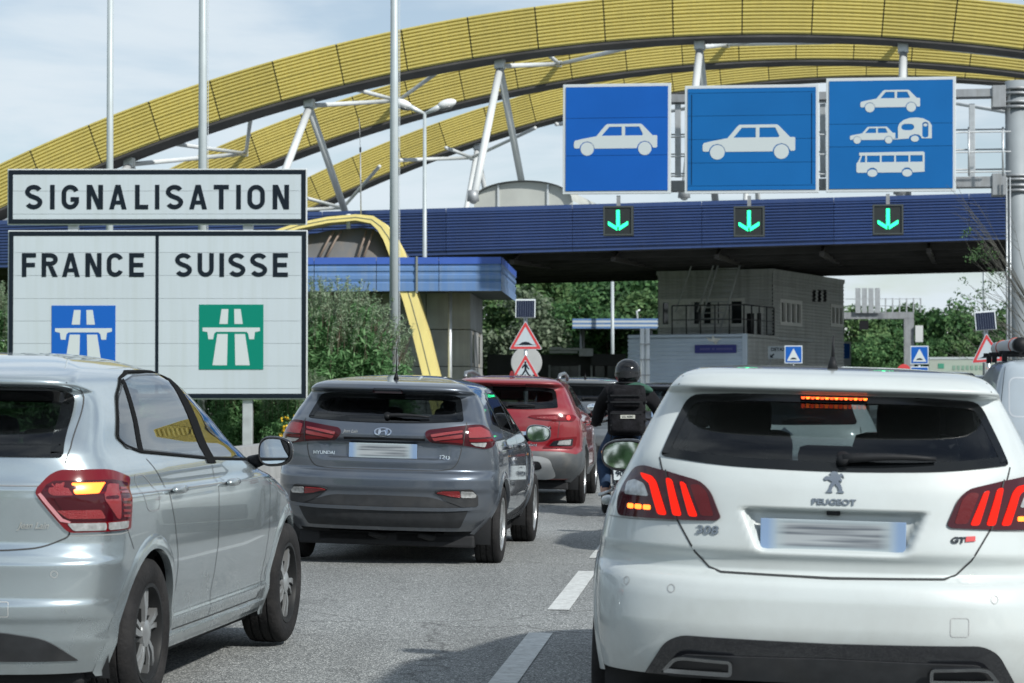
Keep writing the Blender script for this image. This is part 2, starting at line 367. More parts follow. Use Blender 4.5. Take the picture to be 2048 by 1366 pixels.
# concrete safety barrier along the left edge
bt = thing('concrete_barrier', 'low weathered concrete safety barrier along the left road edge', 'barrier', (0, 0, 0))
prof = [(-.30, 0), (.30, 0), (.30, .08), (.14, .32), (.08, .70), (-.08, .70), (-.14, .32), (-.30, .08)]
for k in range(26):
    y0 = 14+k*4.0; y1 = y0+3.97; v = []
    for y in (y0, y1):
        for q, z in prof: x = -5.05+q+ROAD_TAN*y; v.append((x, y, gz(x, y)+z+.01))
    n = 8; f = [tuple(range(n))[::-1], tuple(range(n, 2*n))]+[(i, (i+1) % n, (i+1) % n+n, i+n) for i in range(n)]
    obj('segment', v, f, M_CONC, bt)

# ================================================================== toll canopy and its three yellow arches
FR = Frame(1440, 75.0, 11.394)
AR, AZC, AAC, ATH, ADS = 61.958, -48.98, -.063, 1.42, .03639
A_S0 = -.35085
def corr_profile(n, depth, flat_frac=.5):
    """closed list of (t 0..1, y) for a trapezoidal sheet of n ribs, ribs towards -y"""
    o = []
    for i in range(n):
        for q, d in ((0, 0), (.22, 0), (.40, -depth), (.82, -depth)): o.append(((i+q)/n, d))
    o.append((1, 0)); return o
def arch_panel_mesh():
    pr = corr_profile(12, .055); v = []; f = []; na = 4; half = ADS/2-.020/AR
    for r0, r1, pp in ((0, .497, None), (.503, 1, None)):
        p2 = corr_profile(6, .055)
        base = len(v)
        for i in range(na+1):
            an = -half+2*half*i/na
            for t, y in p2:
                r = AR+ATH*(r0+(r1-r0)*t); v.append((r*math.sin(an), y, r*math.cos(an)))
        m = len(p2)
        for i in range(na):
            for k in range(m-1): a = base+i*m+k; f.append((a, a+m, a+m+1, a+1))
    return v, f
pv, pf = arch_panel_mesh()
def arch(label, sback, sh, dz, legs, tz):
    w = FR.world(sh, sback, 0)
    t = thing('roof_arch', label, 'arch', w, (0, 0, -FR.phi), 'yellow arches over the toll plaza')
    proto = None
    c = (AAC, 0, AZC+dz)
    kk = range(-9, 28)
    for k in kk:
        an = A_S0+ADS*(k+.5)
        if proto is None:
            proto = obj('cladding_panel', pv, pf, M_YEL, t); p = proto
        else: p = inst(proto, t)
        p.location = c; p.rotation_euler = (0, an, 0)
    a0 = A_S0+ADS*kk[0]; a1 = A_S0+ADS*(kk[-1]+1); v = []; f = []; na = 90
    for i in range(na+1):
        an = a0+(a1-a0)*i/na
        for r, y in ((AR-.10, -.02), (AR-.02, .02), (AR+ATH-.01, .02), (AR+ATH-.01, 1.3), (AR-.10, 1.3)):
            v.append((c[0]+r*math.sin(an), y, c[2]+r*math.cos(an)))
    for i in range(na):
        for k in range(5): a = i*5+k; b = i*5+(k+1) % 5; f.append((a, a+5, b+5, b))
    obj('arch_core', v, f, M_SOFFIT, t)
    for k in legs:
        an = A_S0+ADS*k; nx = c[0]+(AR-.1)*math.sin(an); nz_ = c[2]+(AR-.1)*math.cos(an)
        mb = MB().box((nx, .6, nz_-.12), (.34, .34, .34), bev=.03); mb.build('strut_node', M_STEEL, t)
        for yy in (-3.6, 5.8):
            foot = Vector((nx, yy, tz)); top = Vector((nx, .6, nz_-.25))
            if top.z-foot.z < .8: continue
            MB().tube([top, foot], .125, 12).build('strut', M_WHITETUBE, t, True)
            MB().tube([foot+Vector((0, 0, .35)), foot], [.16, .2], 10).build('strut_foot', M_STEELD, t, True)
    return t
ks = [-2.6, .35, 3.35, 6.35, 9.35, 12.3, 15.3, 18.3, 21.2]
AM, AB_ = (16.5, .5, 1.5), (33, 2.5, 3.0)
arch1 = arch('nearest yellow corrugated arch, the tallest band crossing behind the flagpoles', 0, 0, 0, ks, 7.35)
arch2 = arch('middle yellow corrugated arch seen just below the nearest arch', *AM, [], 7.6)
arch3 = arch('farthest yellow corrugated arch, its dark underside against the sky', *AB_, [-4.4, 1.6, 7.6, 13.6], 7.6)
# white bracing tubes between the arches (parts of the arch they start from)
def arch_pt(k, rr, sh, dz, y):
    an = A_S0+ADS*k; return Vector((sh+AAC+rr*math.sin(an), y, AZC+dz+rr*math.cos(an)))
def braces(t, sA, shA, dzA, sB, shB, dzB, offs):
    y1 = sB-sA-.02
    for k in ks[:-1]:
        q0, qm, q1, q2 = offs
        a0 = arch_pt(k+q0, AR-.3 if q0 == 0 else AR-.05, 0, 0, .6 if q0 == 0 else 1.25); m = arch_pt(k+qm, AR+.68, shB-shA, dzB-dzA, y1)
        for a, b, r in ((a0, m, .085), (arch_pt(k+q1, AR-.05, 0, 0, 1.25), m, .075), (arch_pt(k+q2, AR-.05, 0, 0, 1.25), m, .075)):
            MB().tube([a, b], r, 10).build('brace', M_WHITETUBE, t, True)
        MB().box(m, (.22, .10, .26), None, .02).build('brace_joint', M_STEEL, t, True)
braces(arch1, 0, 0, 0, *AM, (0, -.55, .7, 1.95)); braces(arch2, *AM, *AB_, (-.75, -1.7, .15, 1.85))

cn = thing('toll_canopy', 'long dark blue corrugated canopy spanning the toll lanes below the arches', 'canopy', FR.o, (0, 0, -FR.phi))
YF_ = -5.0
(xa, za), (xb, zb_) = FR.at(620, 424, YF_), FR.at(2030, 385, YF_)
(xc, zc_), (xd, zd) = FR.at(850, 511, YF_), FR.at(2030, 478, YF_)
ZT = lambda x: za+(zb_-za)*(x-xa)/(xb-xa)
ZB = lambda x: zc_+(zd-zc_)*(x-xc)/(xd-xc)
def corr_strip(name, x0, x1, zt, zb, n, depth, y, m, parent, gap=.006, top=.1, bot=.07):
    pr = [(0, .012), (bot-.01, .012), (bot, 0)]+[(bot+(1-top-bot)*t, d) for t, d in corr_profile(n, depth)]+[(1-top+.01, -depth), (1, -depth)]
    v = []; f = []; mm = len(pr)
    for x in (x0+gap, x1-gap):
        for t, d in pr: v.append((x, y+d, zb(x)+(zt(x)-zb(x))*t))
    for k in range(mm-1): f.append((k, k+mm, k+mm+1, k+1))
    return obj(name, v, f, m, parent)
x = -40.0
while x < 40:
    corr_strip('fascia_panel', x, x+4, ZT, ZB, 13, .05, YF_, M_BLUE, cn); x += 4
(xe, ze), (xf, zf) = FR.at(1035, 555, 12.0), FR.at(1990, 541, 12.0)
ZE = lambda x: ze+(zf-ze)*(x-xe)/(xf-xe)
def slabq(name, m, parent, pts4, th):
    """slab from four top points"""
    v = [Vector(p) for p in pts4]+[Vector(p)-Vector((0, 0, th)) for p in pts4]
    return obj(name, v, [(0, 1, 2, 3), (7, 6, 5, 4), (0, 4, 5, 1), (1, 5, 6, 2), (2, 6, 7, 3), (3, 7, 4, 0)], m, parent)
slabq('roof_deck', M_STEELD, cn, [(-40, YF_+.06, ZT(-40)-.05), (40, YF_+.06, ZT(40)-.05), (40, 12, ZT(40)-.15), (-40, 12, ZT(-40)-.15)], .12)
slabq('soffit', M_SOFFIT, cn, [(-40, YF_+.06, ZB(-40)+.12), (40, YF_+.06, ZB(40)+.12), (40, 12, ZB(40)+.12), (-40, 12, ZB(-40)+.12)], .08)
for i, yy in enumerate(np.linspace(-3.4, 11.0, 9)):
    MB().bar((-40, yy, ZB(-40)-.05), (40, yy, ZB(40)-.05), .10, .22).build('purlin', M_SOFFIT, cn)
x = -38.0
M_TRUSS = mat('brown_truss', (.06, .055, .05), .7, .2)
while x < 40:
    mb = MB(); b = ZB(x)
    mb.bar((x, -4.6, b-.25), (x, 11.8, ZE(x)+.12), .14, .14)
    for j in range(7):
        y0 = -4.6+j*2.34; z0 = b-.25+(ZE(x)+.12-b+.25)*j/7; z1 = b-.25+(ZE(x)+.12-b+.25)*(j+1)/7
        mb.bar((x, y0, z0), (x, y0+1.17, b+.05), .08); mb.bar((x, y0+1.17, b+.05), (x, y0+2.34, z1), .08)
    mb.build('truss', M_TRUSS, cn); x += 3.2
x = -40.0
while x < 40:
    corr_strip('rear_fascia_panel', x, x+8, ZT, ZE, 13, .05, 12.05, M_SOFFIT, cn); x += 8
back = thing('rear_canopy', 'flat grey canopy roof carried by the two farther arches', 'canopy', FR.world(0, 12.3, 0), (0, 0, -FR.phi))
slabq('roof_slab', M_STEELD, back, [(-40, 0, 7.7), (40, 0, 7.9), (40, 11.2, 7.9), (-40, 11.2, 7.7)], .4)
slabq('roof_slab', M_STEELD, back, [(-40, 16.5, 7.7), (40, 16.5, 7.9), (40, 27.5, 7.9), (-40, 27.5, 7.7)], .4)
MB().bar((-40, 12.2, 7.5), (40, 12.2, 7.5), .12, 1.6).build('sun_blocker', M_STEELD, cn)  # added hidden strip, stops sun slipping through between the two canopies
# vaulted rooflight
m_polyc = mat('pale_rooflight', (.45, .47, .44), .5, var=.1, vscale=1.2)
sk = thing('rooflight', 'pale vaulted rooflight standing on the blue canopy roof', 'rooflight', FR.o, (0, 0, -FR.phi))
(x0, z0), (x1, z1), (_, z2) = FR.at(948, 408, -1.5), FR.at(1146, 404, -1.5), FR.at(1045, 364, -1.5)
xm = (x0+x1)/2; rx = (x1-x0)/2
def vault_pt(t): a = math.pi*(1-t); return xm+rx*math.cos(a), z0+(z2-z0)*math.sin(a)**.85
for i in range(3):
    pts = [vault_pt((i+j/8)/3) for j in range(9)]; v = [(p[0], -1.5, p[1]) for p in pts]+[(p[0], -1.5, z0-.4) for p in pts]
    obj('end_pane', v, [(j, j+1, j+10, j+9) for j in range(8)], m_polyc, sk)
pts = [vault_pt(j/24) for j in range(25)]
v = [(p[0], y, p[1]+.04) for y in (-1.7, 6) for p in pts]
obj('vault_sheet', v, [(j, j+1, j+26, j+25) for j in range(24)], m_polyc, sk, True)
for i in (1, 2):
    q = vault_pt(i/3); MB().bar((q[0], -1.53, z0-.4), (q[0], -1.53, q[1]), .06).build('mullion', M_ALU, sk)

# ================================================================== sign gantry with three blue lane signs
GF = Frame(1500, 57.0, 8.5)
gt = thing('sign_gantry', 'grey steel gantry carrying the blue lane signs above the road', 'gantry', GF.o, (0, 0, -GF.phi))
def gbox(name, px0, py0, px1, py1, y, th, m=M_STEELD, parent=None, fr=GF):
    (a, za_), (b, zb2) = fr.at(px0, py1, y), fr.at(px1, py0, y)
    return MB().box(((a+b)/2, y+th/2, (za_+zb2)/2), (b-a, th, zb2-za_), bev=.01).build(name, m, parent or gt)
gbox('upper_beam', 1160, 176, 2020, 208, .75, .5); gbox('lower_beam', 1160, 352, 2020, 384, .75, .5)
for px in (1180, 1355, 1645, 1944): gbox('upright', px-5, 207, px+6, 354, .9, .16, M_STEEL)
(cx, _), = (GF.at(2033, 300, .9),)
MB().tube([(cx, .95, -.2), (cx, .95, GF.at(2033, 162, .9)[1])], .27, 20).build('column', mat('column_grey', (.24, .27, .29), .6, var=.1, vscale=2), gt, True)
for py in (178, 188, 205, 215, 352, 360, 372, 382):
    _, zz = GF.at(2033, py, .9); MB().lathe([(.27, -.03), (.36, -.03), (.36, .03), (.27, .03)], (cx, .95, zz), 'z', 20).build('flange', M_STEELD, gt, True)
for (pa, pb) in ((1985, 2010),):
    for py in (192, 368):
        gbox('bracket', pa, py-22, 2012, py+22, .7, .6)
for yy, top in ((.2, 263), (1.5, 258)):
    for py in (top, top+40, top+80):
        (a, z1_), (b, z2_) = GF.at(1130, py, yy), GF.at(2022, py, yy)
        MB().tube([(a, yy, z2_), (b, yy, z2_)], .022, 6).build('handrail', M_STEEL, gt, True)
    for px in np.arange(1190, 2020, 68):
        (a, z1_), (_, z2_) = GF.at(px, 352, yy), GF.at(px, top-4, yy)
        MB().tube([(a, yy, z1_), (a, yy, z2_)], .03, 6).build('rail_post', M_STEEL, gt, True)
for px in (1992, 1999):
    (a, z1_), (_, z2_) = GF.at(px+28, 700, .45), GF.at(px+28, 392, .45)
for px in (2014, 2021):
    (a, _), = (GF.at(px, 560, .55),)
    MB().tube([(a, .55, .4), (a, .55, 6.6)], .02, 6).build('cable_pipe', M_STEEL, gt, True)

CAR_BODY = lambda: [[(0, .36), (.012, .385), (.09, .405), (.27, .44), (.375, .575), (.40, .595), (.80, .595), (.82, .585), (.945, .445), (.99, .445), (1.0, .435), (1.0, .30), (.99, .285), (.95, .285),
    (.93, .325), (.90, .36), (.85, .375), (.80, .36), (.77, .325), (.755, .28), (.25, .28), (.235, .325), (.205, .36), (.16, .375), (.11, .36), (.08, .325), (.065, .285), (.012, .285), (0, .30)],
    [(.335, .445), (.425, .56), (.575, .56), (.575, .445)], [(.615, .445), (.615, .56), (.785, .56), (.83, .46), (.82, .445)]]
def car_symbol(parent, x0, z0, w, y, m, name='car_symbol'):
    tr = lambda lp: [(x0+w*p[0], z0+w*.93*(p[1]-.2)) for p in lp]
    wh = [circ(.16, .277, .086, 28, .080), circ(.852, .277, .086, 28, .080)]
    return flat(name, [tr(l) for l in CAR_BODY()]+[tr(l) for l in wh], m, parent, y, .006)
def lane_sign(px0, py0, px1, py1, y, splits, label, framed=False, bm_=None):
    (a, z0), (b, z1) = GF.at(px0, py1, y), GF.at(px1, py0, y); w = b-a; h = z1-z0
    t = thing('lane_sign', label, 'sign', GF.world((a+b)/2, y, z0), (0, R_(.25), -GF.phi), 'blue signs on the gantry')
    MB().box((0, .06, h/2), (w, .08, h), bev=.012).build('frame', M_ALU, t)
    e = .075; zz = [e]+[e+(h-2*e)*q for q in splits]+[h-e]
    for i in range(len(zz)-1):
        g_ = .009; c = ((zz[i]+zz[i+1])/2)
        MB().box((0, .012, c), (w-2*e, .024, zz[i+1]-zz[i]-g_)).build('panel', bm_ or M_SIGNBLUE, t)
    MB().box((0, .02, h/2), (w-2*e, .02, h-2*e)).build('panel_backing', M_LETTER, t)
    if framed:
        for s in (-1, 1): MB().box((s*(w/2-e-.10), -.004, h/2), (.012, .012, h-2*e-.3)).build('joint_strip', M_LETTER, t)
    return t, w, h
s1, w, h = lane_sign(1125, 165, 1341, 389, -.12, (.34, .70), 'left blue lane sign on the gantry with one white car')
car_symbol(s1, -w/2+.105*w, .355*h, .77*w, -.007, M_SIGNW2)
s2, w, h = lane_sign(1369, 167, 1637, 388, 0.0, (.045, .27, .50, .73, .955), 'middle blue lane sign with one white car and dark panel joints', True, M_SIGNBLUE3)
car_symbol(s2, -w/2+.135*w, .32*h, .69*w, -.007, M_SIGNW2)
s3, w, h = lane_sign(1652, 152, 1911, 385, .12, (.39, .60), 'right blue lane sign with white car, caravan and bus symbols', False, M_SIGNBLUE3)
car_symbol(s3, -w*.235, .70*h, .46*w, -.007, M_SIGNW2)
car_symbol(s3, -w*.315, .425*h, .35*w, -.007, M_SIGNW2, 'towing_car_symbol')
U = lambda l, x0, z0, k: [(x0+p[0]*k, z0+p[1]*k*.76) for p in l]
ck = .26*w; cx0, cz0 = .055*w, .425*h
flat('caravan_symbol', [U([(0, .17), (0, .62), (.04, .76), (.16, .9), (.34, .98), (.55, 1.0), (.75, .96), (.92, .84), (1, .68), (1, .17), (.70, .17), (.68, .25), (.61, .32), (.5, .34), (.4, .3), (.34, .25), (.32, .17), (-.16, .13), (-.16, .17)], cx0, cz0, ck),
    U(rrect(.1, .5, .48, .75, .12), cx0, cz0, ck), U(rrect(.72, .2, .9, .82, .09), cx0, cz0, ck), U(circ(.81, .7, .06), cx0, cz0, ck), U(circ(.5, .16, .12), cx0, cz0, ck)], M_SIGNW2, s3, -.007, .006)
bk = .525*w; bx0, bz0 = -.265*w, .125*h
flat('bus_symbol', [U([(.04, .49), (.04, .43), (.065, .43), (.02, .30), (0, .28), (.0, .12), (.02, .095), (.15, .095), (.165, .15), (.21, .19), (.26, .19), (.30, .15), (.315, .095), (.66, .095), (.675, .15), (.72, .19), (.77, .19), (.81, .15), (.825, .095), (1, .105), (1, .48), (.98, .5)], bx0, bz0, bk)]
    +[U([(a, .30), (b, .30), (b, .43), (a2, .43)], bx0, bz0, bk) for a, b, a2 in ((.05, .13, .085), (.155, .345, .155), (.37, .555, .37), (.58, .765, .58), (.79, .97, .79))]
    +[U(circ(.235, .085, .072), bx0, bz0, bk), U(circ(.745, .085, .072), bx0, bz0, bk)], M_SIGNW2, s3, -.007, .006)
# lit lane arrows
M_LED = mat('green_led', (.02, .3, .16), .5, emit=(.02, 1.0, .36), estr=2.2)
M_BOX = mat('signal_black', (.012, .017, .018), .6, var=.2, vscale=10)
for px, py, w_, lb, syy in ((1236, 443, 60, 'left', -.12), (1498, 444, 62, 'middle', 0.0), (1776, 440, 62, 'right', .12)):
    (a, z0), (b, z1) = GF.at(px-w_/2, py+w_/2-1, syy), GF.at(px+w_/2, py-w_/2+1, syy); q = b-a
    t = thing('lane_signal', f'black lane signal with lit green arrow hanging under the {lb} blue sign', 'signal', GF.world((a+b)/2, syy, z0), (0, 0, -GF.phi), 'green arrow signals')
    MB().box((0, .12, q/2), (q, .22, q), bev=.015).build('housing', M_BOX, t)
    flat('bezel', [[(-q/2+.01, .01), (q/2-.01, .01), (q/2-.01, q-.01), (-q/2+.01, q-.01)], [(-q/2+.045, .045), (q/2-.045, .045), (q/2-.045, q-.045), (-q/2+.045, q-.045)]], mat('signal_edge', (.05, .06, .06), .5), t, -.015, .02)
    MB().bar((0, .12, q), (0, .12, q+.26), .09, .09).build('hanger', M_STEELD, t)
    flat('arrow', [rpoly([(-.045, .86*q), (-.045, .30*q), (.045, .30*q), (.045, .86*q)], .02)], M_LED, t, -.006, .012)
    for s in (-1, 1): flat('arrow', [rpoly([(s*.02, .17*q), (s*.335*q, .365*q), (s*.335*q, .475*q), (s*.31*q, .48*q), (s*.02, .30*q)], .015)], M_LED, t, -.006, .012)

# ================================================================== small concrete building with blue eaves and yellow arch
KF = Frame(800, 60.0, 3.0)
kb = thing('customs_building', 'concrete booth building with pale blue sheet eaves on the left', 'building', KF.o, (0, 0, -KF.phi))
(kx0, kz0), (kx1, kz1) = KF.at(380, 583, 0), KF.at(1003, 514, 0); KD = 7.5
def kfascia(name, x0, x1):
    h = kz1-kz0; rows = [(0, 0), (.24, 0), (.27, .03), (.36, .0), (.47, .0), (.50, .03), (.56, .03), (.60, 0), (.70, 0), (.735, .03), (.78, .03), (.80, -.015), (1.0, -.015)]
    v = []; f = []
    for x in (x0+.008, x1-.008):
        for t, d in rows: v.append((x, d, kz0+h*t))
    n = len(rows)
    for k in range(n-1): f.append((k, k+n, k+n+1, k+1))
    mi = [1 if k == n-2 else 0 for k in range(n-1)]
    return obj(name, v, f, None, kb, mats=[M_LBLUE, M_BLUE2], midx=mi)
M_BLUE2 = mat('bright_blue_trim', (.045, .11, .42), .38, var=.1, vscale=1)
for i in range(5): kfascia('eaves_panel', kx0+(kx1-kx0)*i/5, kx0+(kx1-kx0)*(i+1)/5)
# end of the eaves, running back
rows = [(0, 0), (.24, 0), (.27, -.03), (.47, 0), (.50, -.03), (.56, -.03), (.60, 0), (.70, 0), (.735, -.03), (.80, .012), (1, .012)]; v = []; f = []
for y in (0.0, KD):
    for t_, d in rows: v.append((kx1+d, y, kz0+(kz1-kz0)*t_))
n = len(rows)
for k in range(n-1): f.append((k, k+n, k+n+1, k+1))
obj('eaves_end_panel', v, f, None, kb, mats=[M_LBLUE, M_BLUE2], midx=[1 if k == n-2 else 0 for k in range(n-1)])
MB().box(((kx0+kx1)/2, KD/2+.03, kz0+.10), (kx1-kx0-.06, KD-.06, .1)).build('eaves_soffit', mat('eaves_underside', (.10, .11, .12), .8, var=.3, vscale=2), kb)
MB().box(((kx0+kx1)/2, KD/2+.03, kz1-.10), (kx1-kx0-.06, KD-.06, .1)).build('roof', M_STEELD, kb)
# walls: courses of concrete panels
wxr, _ = KF.at(941, 650, 2.2); wz = kz0+.05
for yc, xx0, xx1 in ((2.2, kx0, wxr),):
    nz = 4; hz = wz/nz; xs = np.linspace(xx0, xx1, 7)
    for i in range(6):
        for j in range(nz):
            MB().box(((xs[i]+xs[i+1])/2, yc+.1, hz*(j+.5)), (xs[i+1]-xs[i]-.02, .2, hz-.02), bev=.006).build('wall_panel', M_CONC, kb)
ys = np.linspace(2.2, 7.2, 3)
for i in range(2):
    for j in range(4):
        if j == 2: continue
        MB().box((wxr-.1, (ys[i]+ys[i+1])/2, wz/4*(j+.5)), (.2, ys[i+1]-ys[i]-.02, wz/4-.02), bev=.006).build('wall_panel', M_CONC, kb)
for i in range(2):
    j = 2; y0, y1 = ys[i]+.01, ys[i+1]-.01; z0, z1 = wz/4*j+.01, wz/4*(j+1)-.01
    for (a, b) in ((y0, y0+.75), (y1-.75, y1)): MB().box((wxr-.1, (a+b)/2, (z0+z1)/2), (.2, b-a, z1-z0)).build('wall_panel', M_CONC, kb)
    wn_ = MB().box((wxr-.06, (y0+y1)/2, (z0+z1)/2), (.06, y1-y0-1.5, z1-z0)).build('window', mat('beige_window', (.35, .31, .25), .5), kb)
    MB().box((wxr-.025, (y0+y1)/2, (z0+z1)/2), (.02, (y1-y0-1.5)*.7, z1-z0-.2)).build('pane', mat('dark_pane', (.03, .035, .04), .08), wn_)
MB().box(((kx0+wxr)/2-.2, 4.7, wz/2), (wxr-kx0-.6, 4.6, wz-.1)).build('inner_core', M_DARK, kb)
px_, _ = KF.at(900, 650, 1.0)
MB().tube([(px_, 1.0, 0), (px_, 1.0, kz0+.1)], .055, 10).build('downpipe', M_STEEL, kb, True)
gx, _ = KF.at(834, 560, 0)
MB().bar((gx, -.04, kz0-.05), (gx, -.04, kz1+.02), .05, .03).build('cable_strip', mat('cable_grey', (.2, .22, .2), .6), kb)
# yellow arch with grey vault
ya = thing('yellow_arch_rib', 'pale yellow steel arch leg curving over the concrete building', 'arch', KF.o, (0, 0, -KF.phi))
M_PALEY = mat('pale_yellow_paint', (.78, .66, .25), .5, var=.06, vscale=1.5, streak=((.5, .42, .2), .3, .7))
ypts = [(330, 640), (380, 560), (440, 510), (520, 474), (600, 448), (660, 436), (716, 431), (750, 434), (772, 448), (790, 470), (806, 500), (822, 545), (840, 600), (858, 665), (874, 730), (892, 800), (915, 900)]
YO = [KF.at(px, py, .5) for px, py in ypts]
def ribmesh(pts, wid, y0, y1):
    v = []; f = []; n = len(pts)
    for i, p in enumerate(pts):
        a = Vector(pts[max(i-1, 0)]); b = Vector(pts[min(i+1, n-1)]); t = (b-a).normalized(); nn = Vector((t.y, -t.x))
        if nn.dot(Vector(p)-Vector((YO[5][0], 0))) > 0: nn = -nn
        q = Vector(p)+nn*(wid if not callable(wid) else wid(i))
        v += [(p[0], y0, p[1]), (p[0], y1, p[1]), (q.x, y1, q.y), (q.x, y0, q.y)]
    for i in range(n-1):
        for k in range(4): a = i*4+k; b = i*4+(k+1) % 4; f.append((a, a+4, b+4, b))
    f += [(0, 1, 2, 3), tuple(4*(n-1)+k for k in (3, 2, 1, 0))]
    return v, f
v, f = ribmesh(YO, lambda i: .40 if i > 11 else .16+.24*max(0, (i-6)/5.0), .05, 1.0); fix_normals(obj('rib', v, f, M_PALEY, ya))
Y2 = [(Vector(YO[i])*.55+Vector((0, 0))) for i in range(len(YO))]
# groove down the face of the rib
gp = []
for i, p in enumerate(YO):
    a = Vector(YO[max(i-1, 0)]); b = Vector(YO[min(i+1, len(YO)-1)]); t = (b-a).normalized(); nn = Vector((t.y, -t.x))
    if nn.dot(Vector(p)-Vector((YO[5][0], 0))) > 0: nn = -nn
    q = Vector(p)+nn*(.20 if i > 11 else .08+.12*max(0, (i-6)/5.0)); gp.append((q.x, .045, q.y))
MB().tube(gp, .011, 6).build('face_groove', mat('groove_grey', (.16, .17, .14), .7), ya, True)
vt = thing('vault_roof', 'grey membrane barrel vault behind the yellow arch rib', 'roof', KF.o, (0, 0, -KF.phi))
m_memb = mat('grey_membrane', (.13, .135, .14), .6, var=.2, vscale=.6, streak=((.23, .18, .13), .5, .45))
IN = []
for i, p in enumerate(YO[1:12]):
    a = Vector(YO[i]); b = Vector(YO[i+2]); t = (b-a).normalized(); nn = Vector((t.y, -t.x))
    if nn.dot(Vector(p)-Vector((YO[5][0], 0))) > 0: nn = -nn
    q = Vector(p)+nn*.3; IN.append((q.x, q.y))
n = len(IN); cxm = IN[5][0]; lvl = 7; v = []; f = []
for j in range(lvl):
    tt = j/(lvl-1); k = 1-.75*tt**2
    for p in IN: v.append((cxm-.6*tt+(p[0]-cxm)*(1-.25*tt), .6+5.5*(1-(1-tt)**2) if False else .9-.9*0+tt*.0+(-.0), 0))
v = []
for j in range(lvl):       # surface swells towards the viewer's side lower down
    tt = j/(lvl-1)
    for p in IN: v.append((p[0]*(1-.04*tt)+cxm*.04*tt, .75-1.1*math.sin(tt*1.4)*0+.0-.55*tt, p[1]*(1-tt)+tt*(kz1-.1)))
for j in range(lvl-1):
    for i in range(n-1): a = j*n+i; f.append((a, a+1, a+n+1, a+n))
obj('membrane', v, f, m_memb, vt, True)
v = [(p[0], y, p[1]) for y in (.75, 6.5) for p in IN]
obj('membrane_back', v, [(i, i+1, i+n+1, i+n) for i in range(n-1)], m_memb, vt, True)
for pxs in ((640, 668), (654, 682), (716, 732), (728, 746)):
    (a, z0), (b, z1) = KF.at(pxs[0], 514, .2), KF.at(pxs[1], 462, .5)
    MB().tube([(a, .12, z0), ((a+b)/2+.05, .32, (z0+z1)/2+.12), (b, .55, z1)], .03, 6).build('seam_strip', mat('rust_strip', (.22, .17, .14), .7), vt, True)
(a, z0), (_, z1) = KF.at(697, 450, .3), KF.at(697, 428, .3)
MB().tube([(a, .3, z0-.1), (a, .3, z1)], .06, 10).build('vent_pipe', M_ALU, vt, True)
(a, z0), (_, z1) = KF.at(722, 434, .5), KF.at(718, 236, .5)
an_ = thing('whip_antenna', 'thin tall whip antenna on the crown of the yellow arch rib', 'antenna', KF.world(a, .5, z0), (0, 0, 0))
MB().tube([(0, 0, 0), (-.02, 0, (z1-z0)*.68)], .018, 6).build('lower_rod', M_STEELD, an_, True)
MB().tube([(-.02, 0, (z1-z0)*.68), (-.05, 0, z1-z0)], .007, 5).build('upper_rod', M_STEELD, an_, True)
MB().box((-.02, 0, (z1-z0)*.68), (.05, .05, .12)).build('coil', M_BLACK, an_)

# ================================================================== two-storey control building under the canopy
M_CLAD = mat('grey_cladding', (.60, .62, .62), .55, .1, var=.08, vscale=1.0, streak=((.10, .10, .10), .35, .7))
M_CLAD2 = mat('light_grey_cladding', (.56, .66, .78), .5, .1, var=.07, vscale=1.0)
M_WINF = mat('window_frame_pale', (.86, .87, .85), .5)
M_PANE = mat('building_glass', (.02, .025, .03), .04, spec=.8)
M_CURT = mat('curtain', (.78, .79, .76), .9, var=.2, vscale=6)
D0 = 78.2
c0 = P(1545, HOR, D0); ex = Vector((1, 0, 0))
r_end = P(1687, HOR, 86.0); rv = Vector((r_end.x-c0.x, r_end.y-c0.y, 0)); lv = Vector((-rv.y, rv.x, 0)).normalized()
rl = rv.length; rvn = rv.normalized()
ll = 0.0
ztop = c0.z+(HOR-538)/F*D0; zmid = c0.z+(HOR-669)/F*D0
ob = thing('control_building', 'two storey grey corrugated control building under the toll canopy', 'building', (c0.x, c0.y, 0), (0, 0, math.atan2(lv.y, lv.x)+math.pi))
# local frame: -x runs along the left face, y along the right face (away)
def clad(name, x0, y0, x1, y1, z0, z1, m, parent, pitch=.16, openings=()):
    """horizontally ribbed wall between two plan points, rectangular openings (s0,s1,z0,z1) left free"""
    p0 = Vector((x0, y0, 0)); p1 = Vector((x1, y1, 0)); d = (p1-p0); Lw = d.length; d.normalize(); nrm = Vector((d.y, -d.x, 0))
    ss = sorted({0.0, Lw, *[o[0] for o in openings], *[o[1] for o in openings]}); zz = sorted({z0, z1, *[o[2] for o in openings], *[o[3] for o in openings]})
    v = []; f = []
    for i in range(len(ss)-1):
        for j in range(len(zz)-1):
            sm, zm = (ss[i]+ss[i+1])/2, (zz[j]+zz[j+1])/2
            if any(o[0] < sm < o[1] and o[2] < zm < o[3] for o in openings): continue
            k = max(1, round((zz[j+1]-zz[j])/pitch)); pr = [(zz[j]+(zz[j+1]-zz[j])*t, dd) for t, dd in corr_profile(k, .03)]
            b = len(v); m_ = len(pr)
            for s in (ss[i], ss[i+1]):
                for z, dd in pr: q = p0+d*s-nrm*dd; v.append((q.x, q.y, z))
            for a in range(m_-1): f.append((b+a, b+a+m_, b+a+m_+1, b+a+1))
    return obj(name, v, f, m, parent)
def L2(px, py, fx):
    """point seen at px,py on the left face (y=0) ('l') or right face (x=0) ('r') -> (along, z)"""
    c = Vector((0, 0, CAMH)); r = P(px, py, 1.0)-c
    nn = rvn if fx == 'l' else lv
    t = (Vector((c0.x, c0.y, 0))-c).dot(nn)/r.dot(nn); q = c+r*t; w = q-Vector((c0.x, c0.y, 0))
    return (w.dot(lv) if fx == 'l' else w.dot(rvn)), q.z
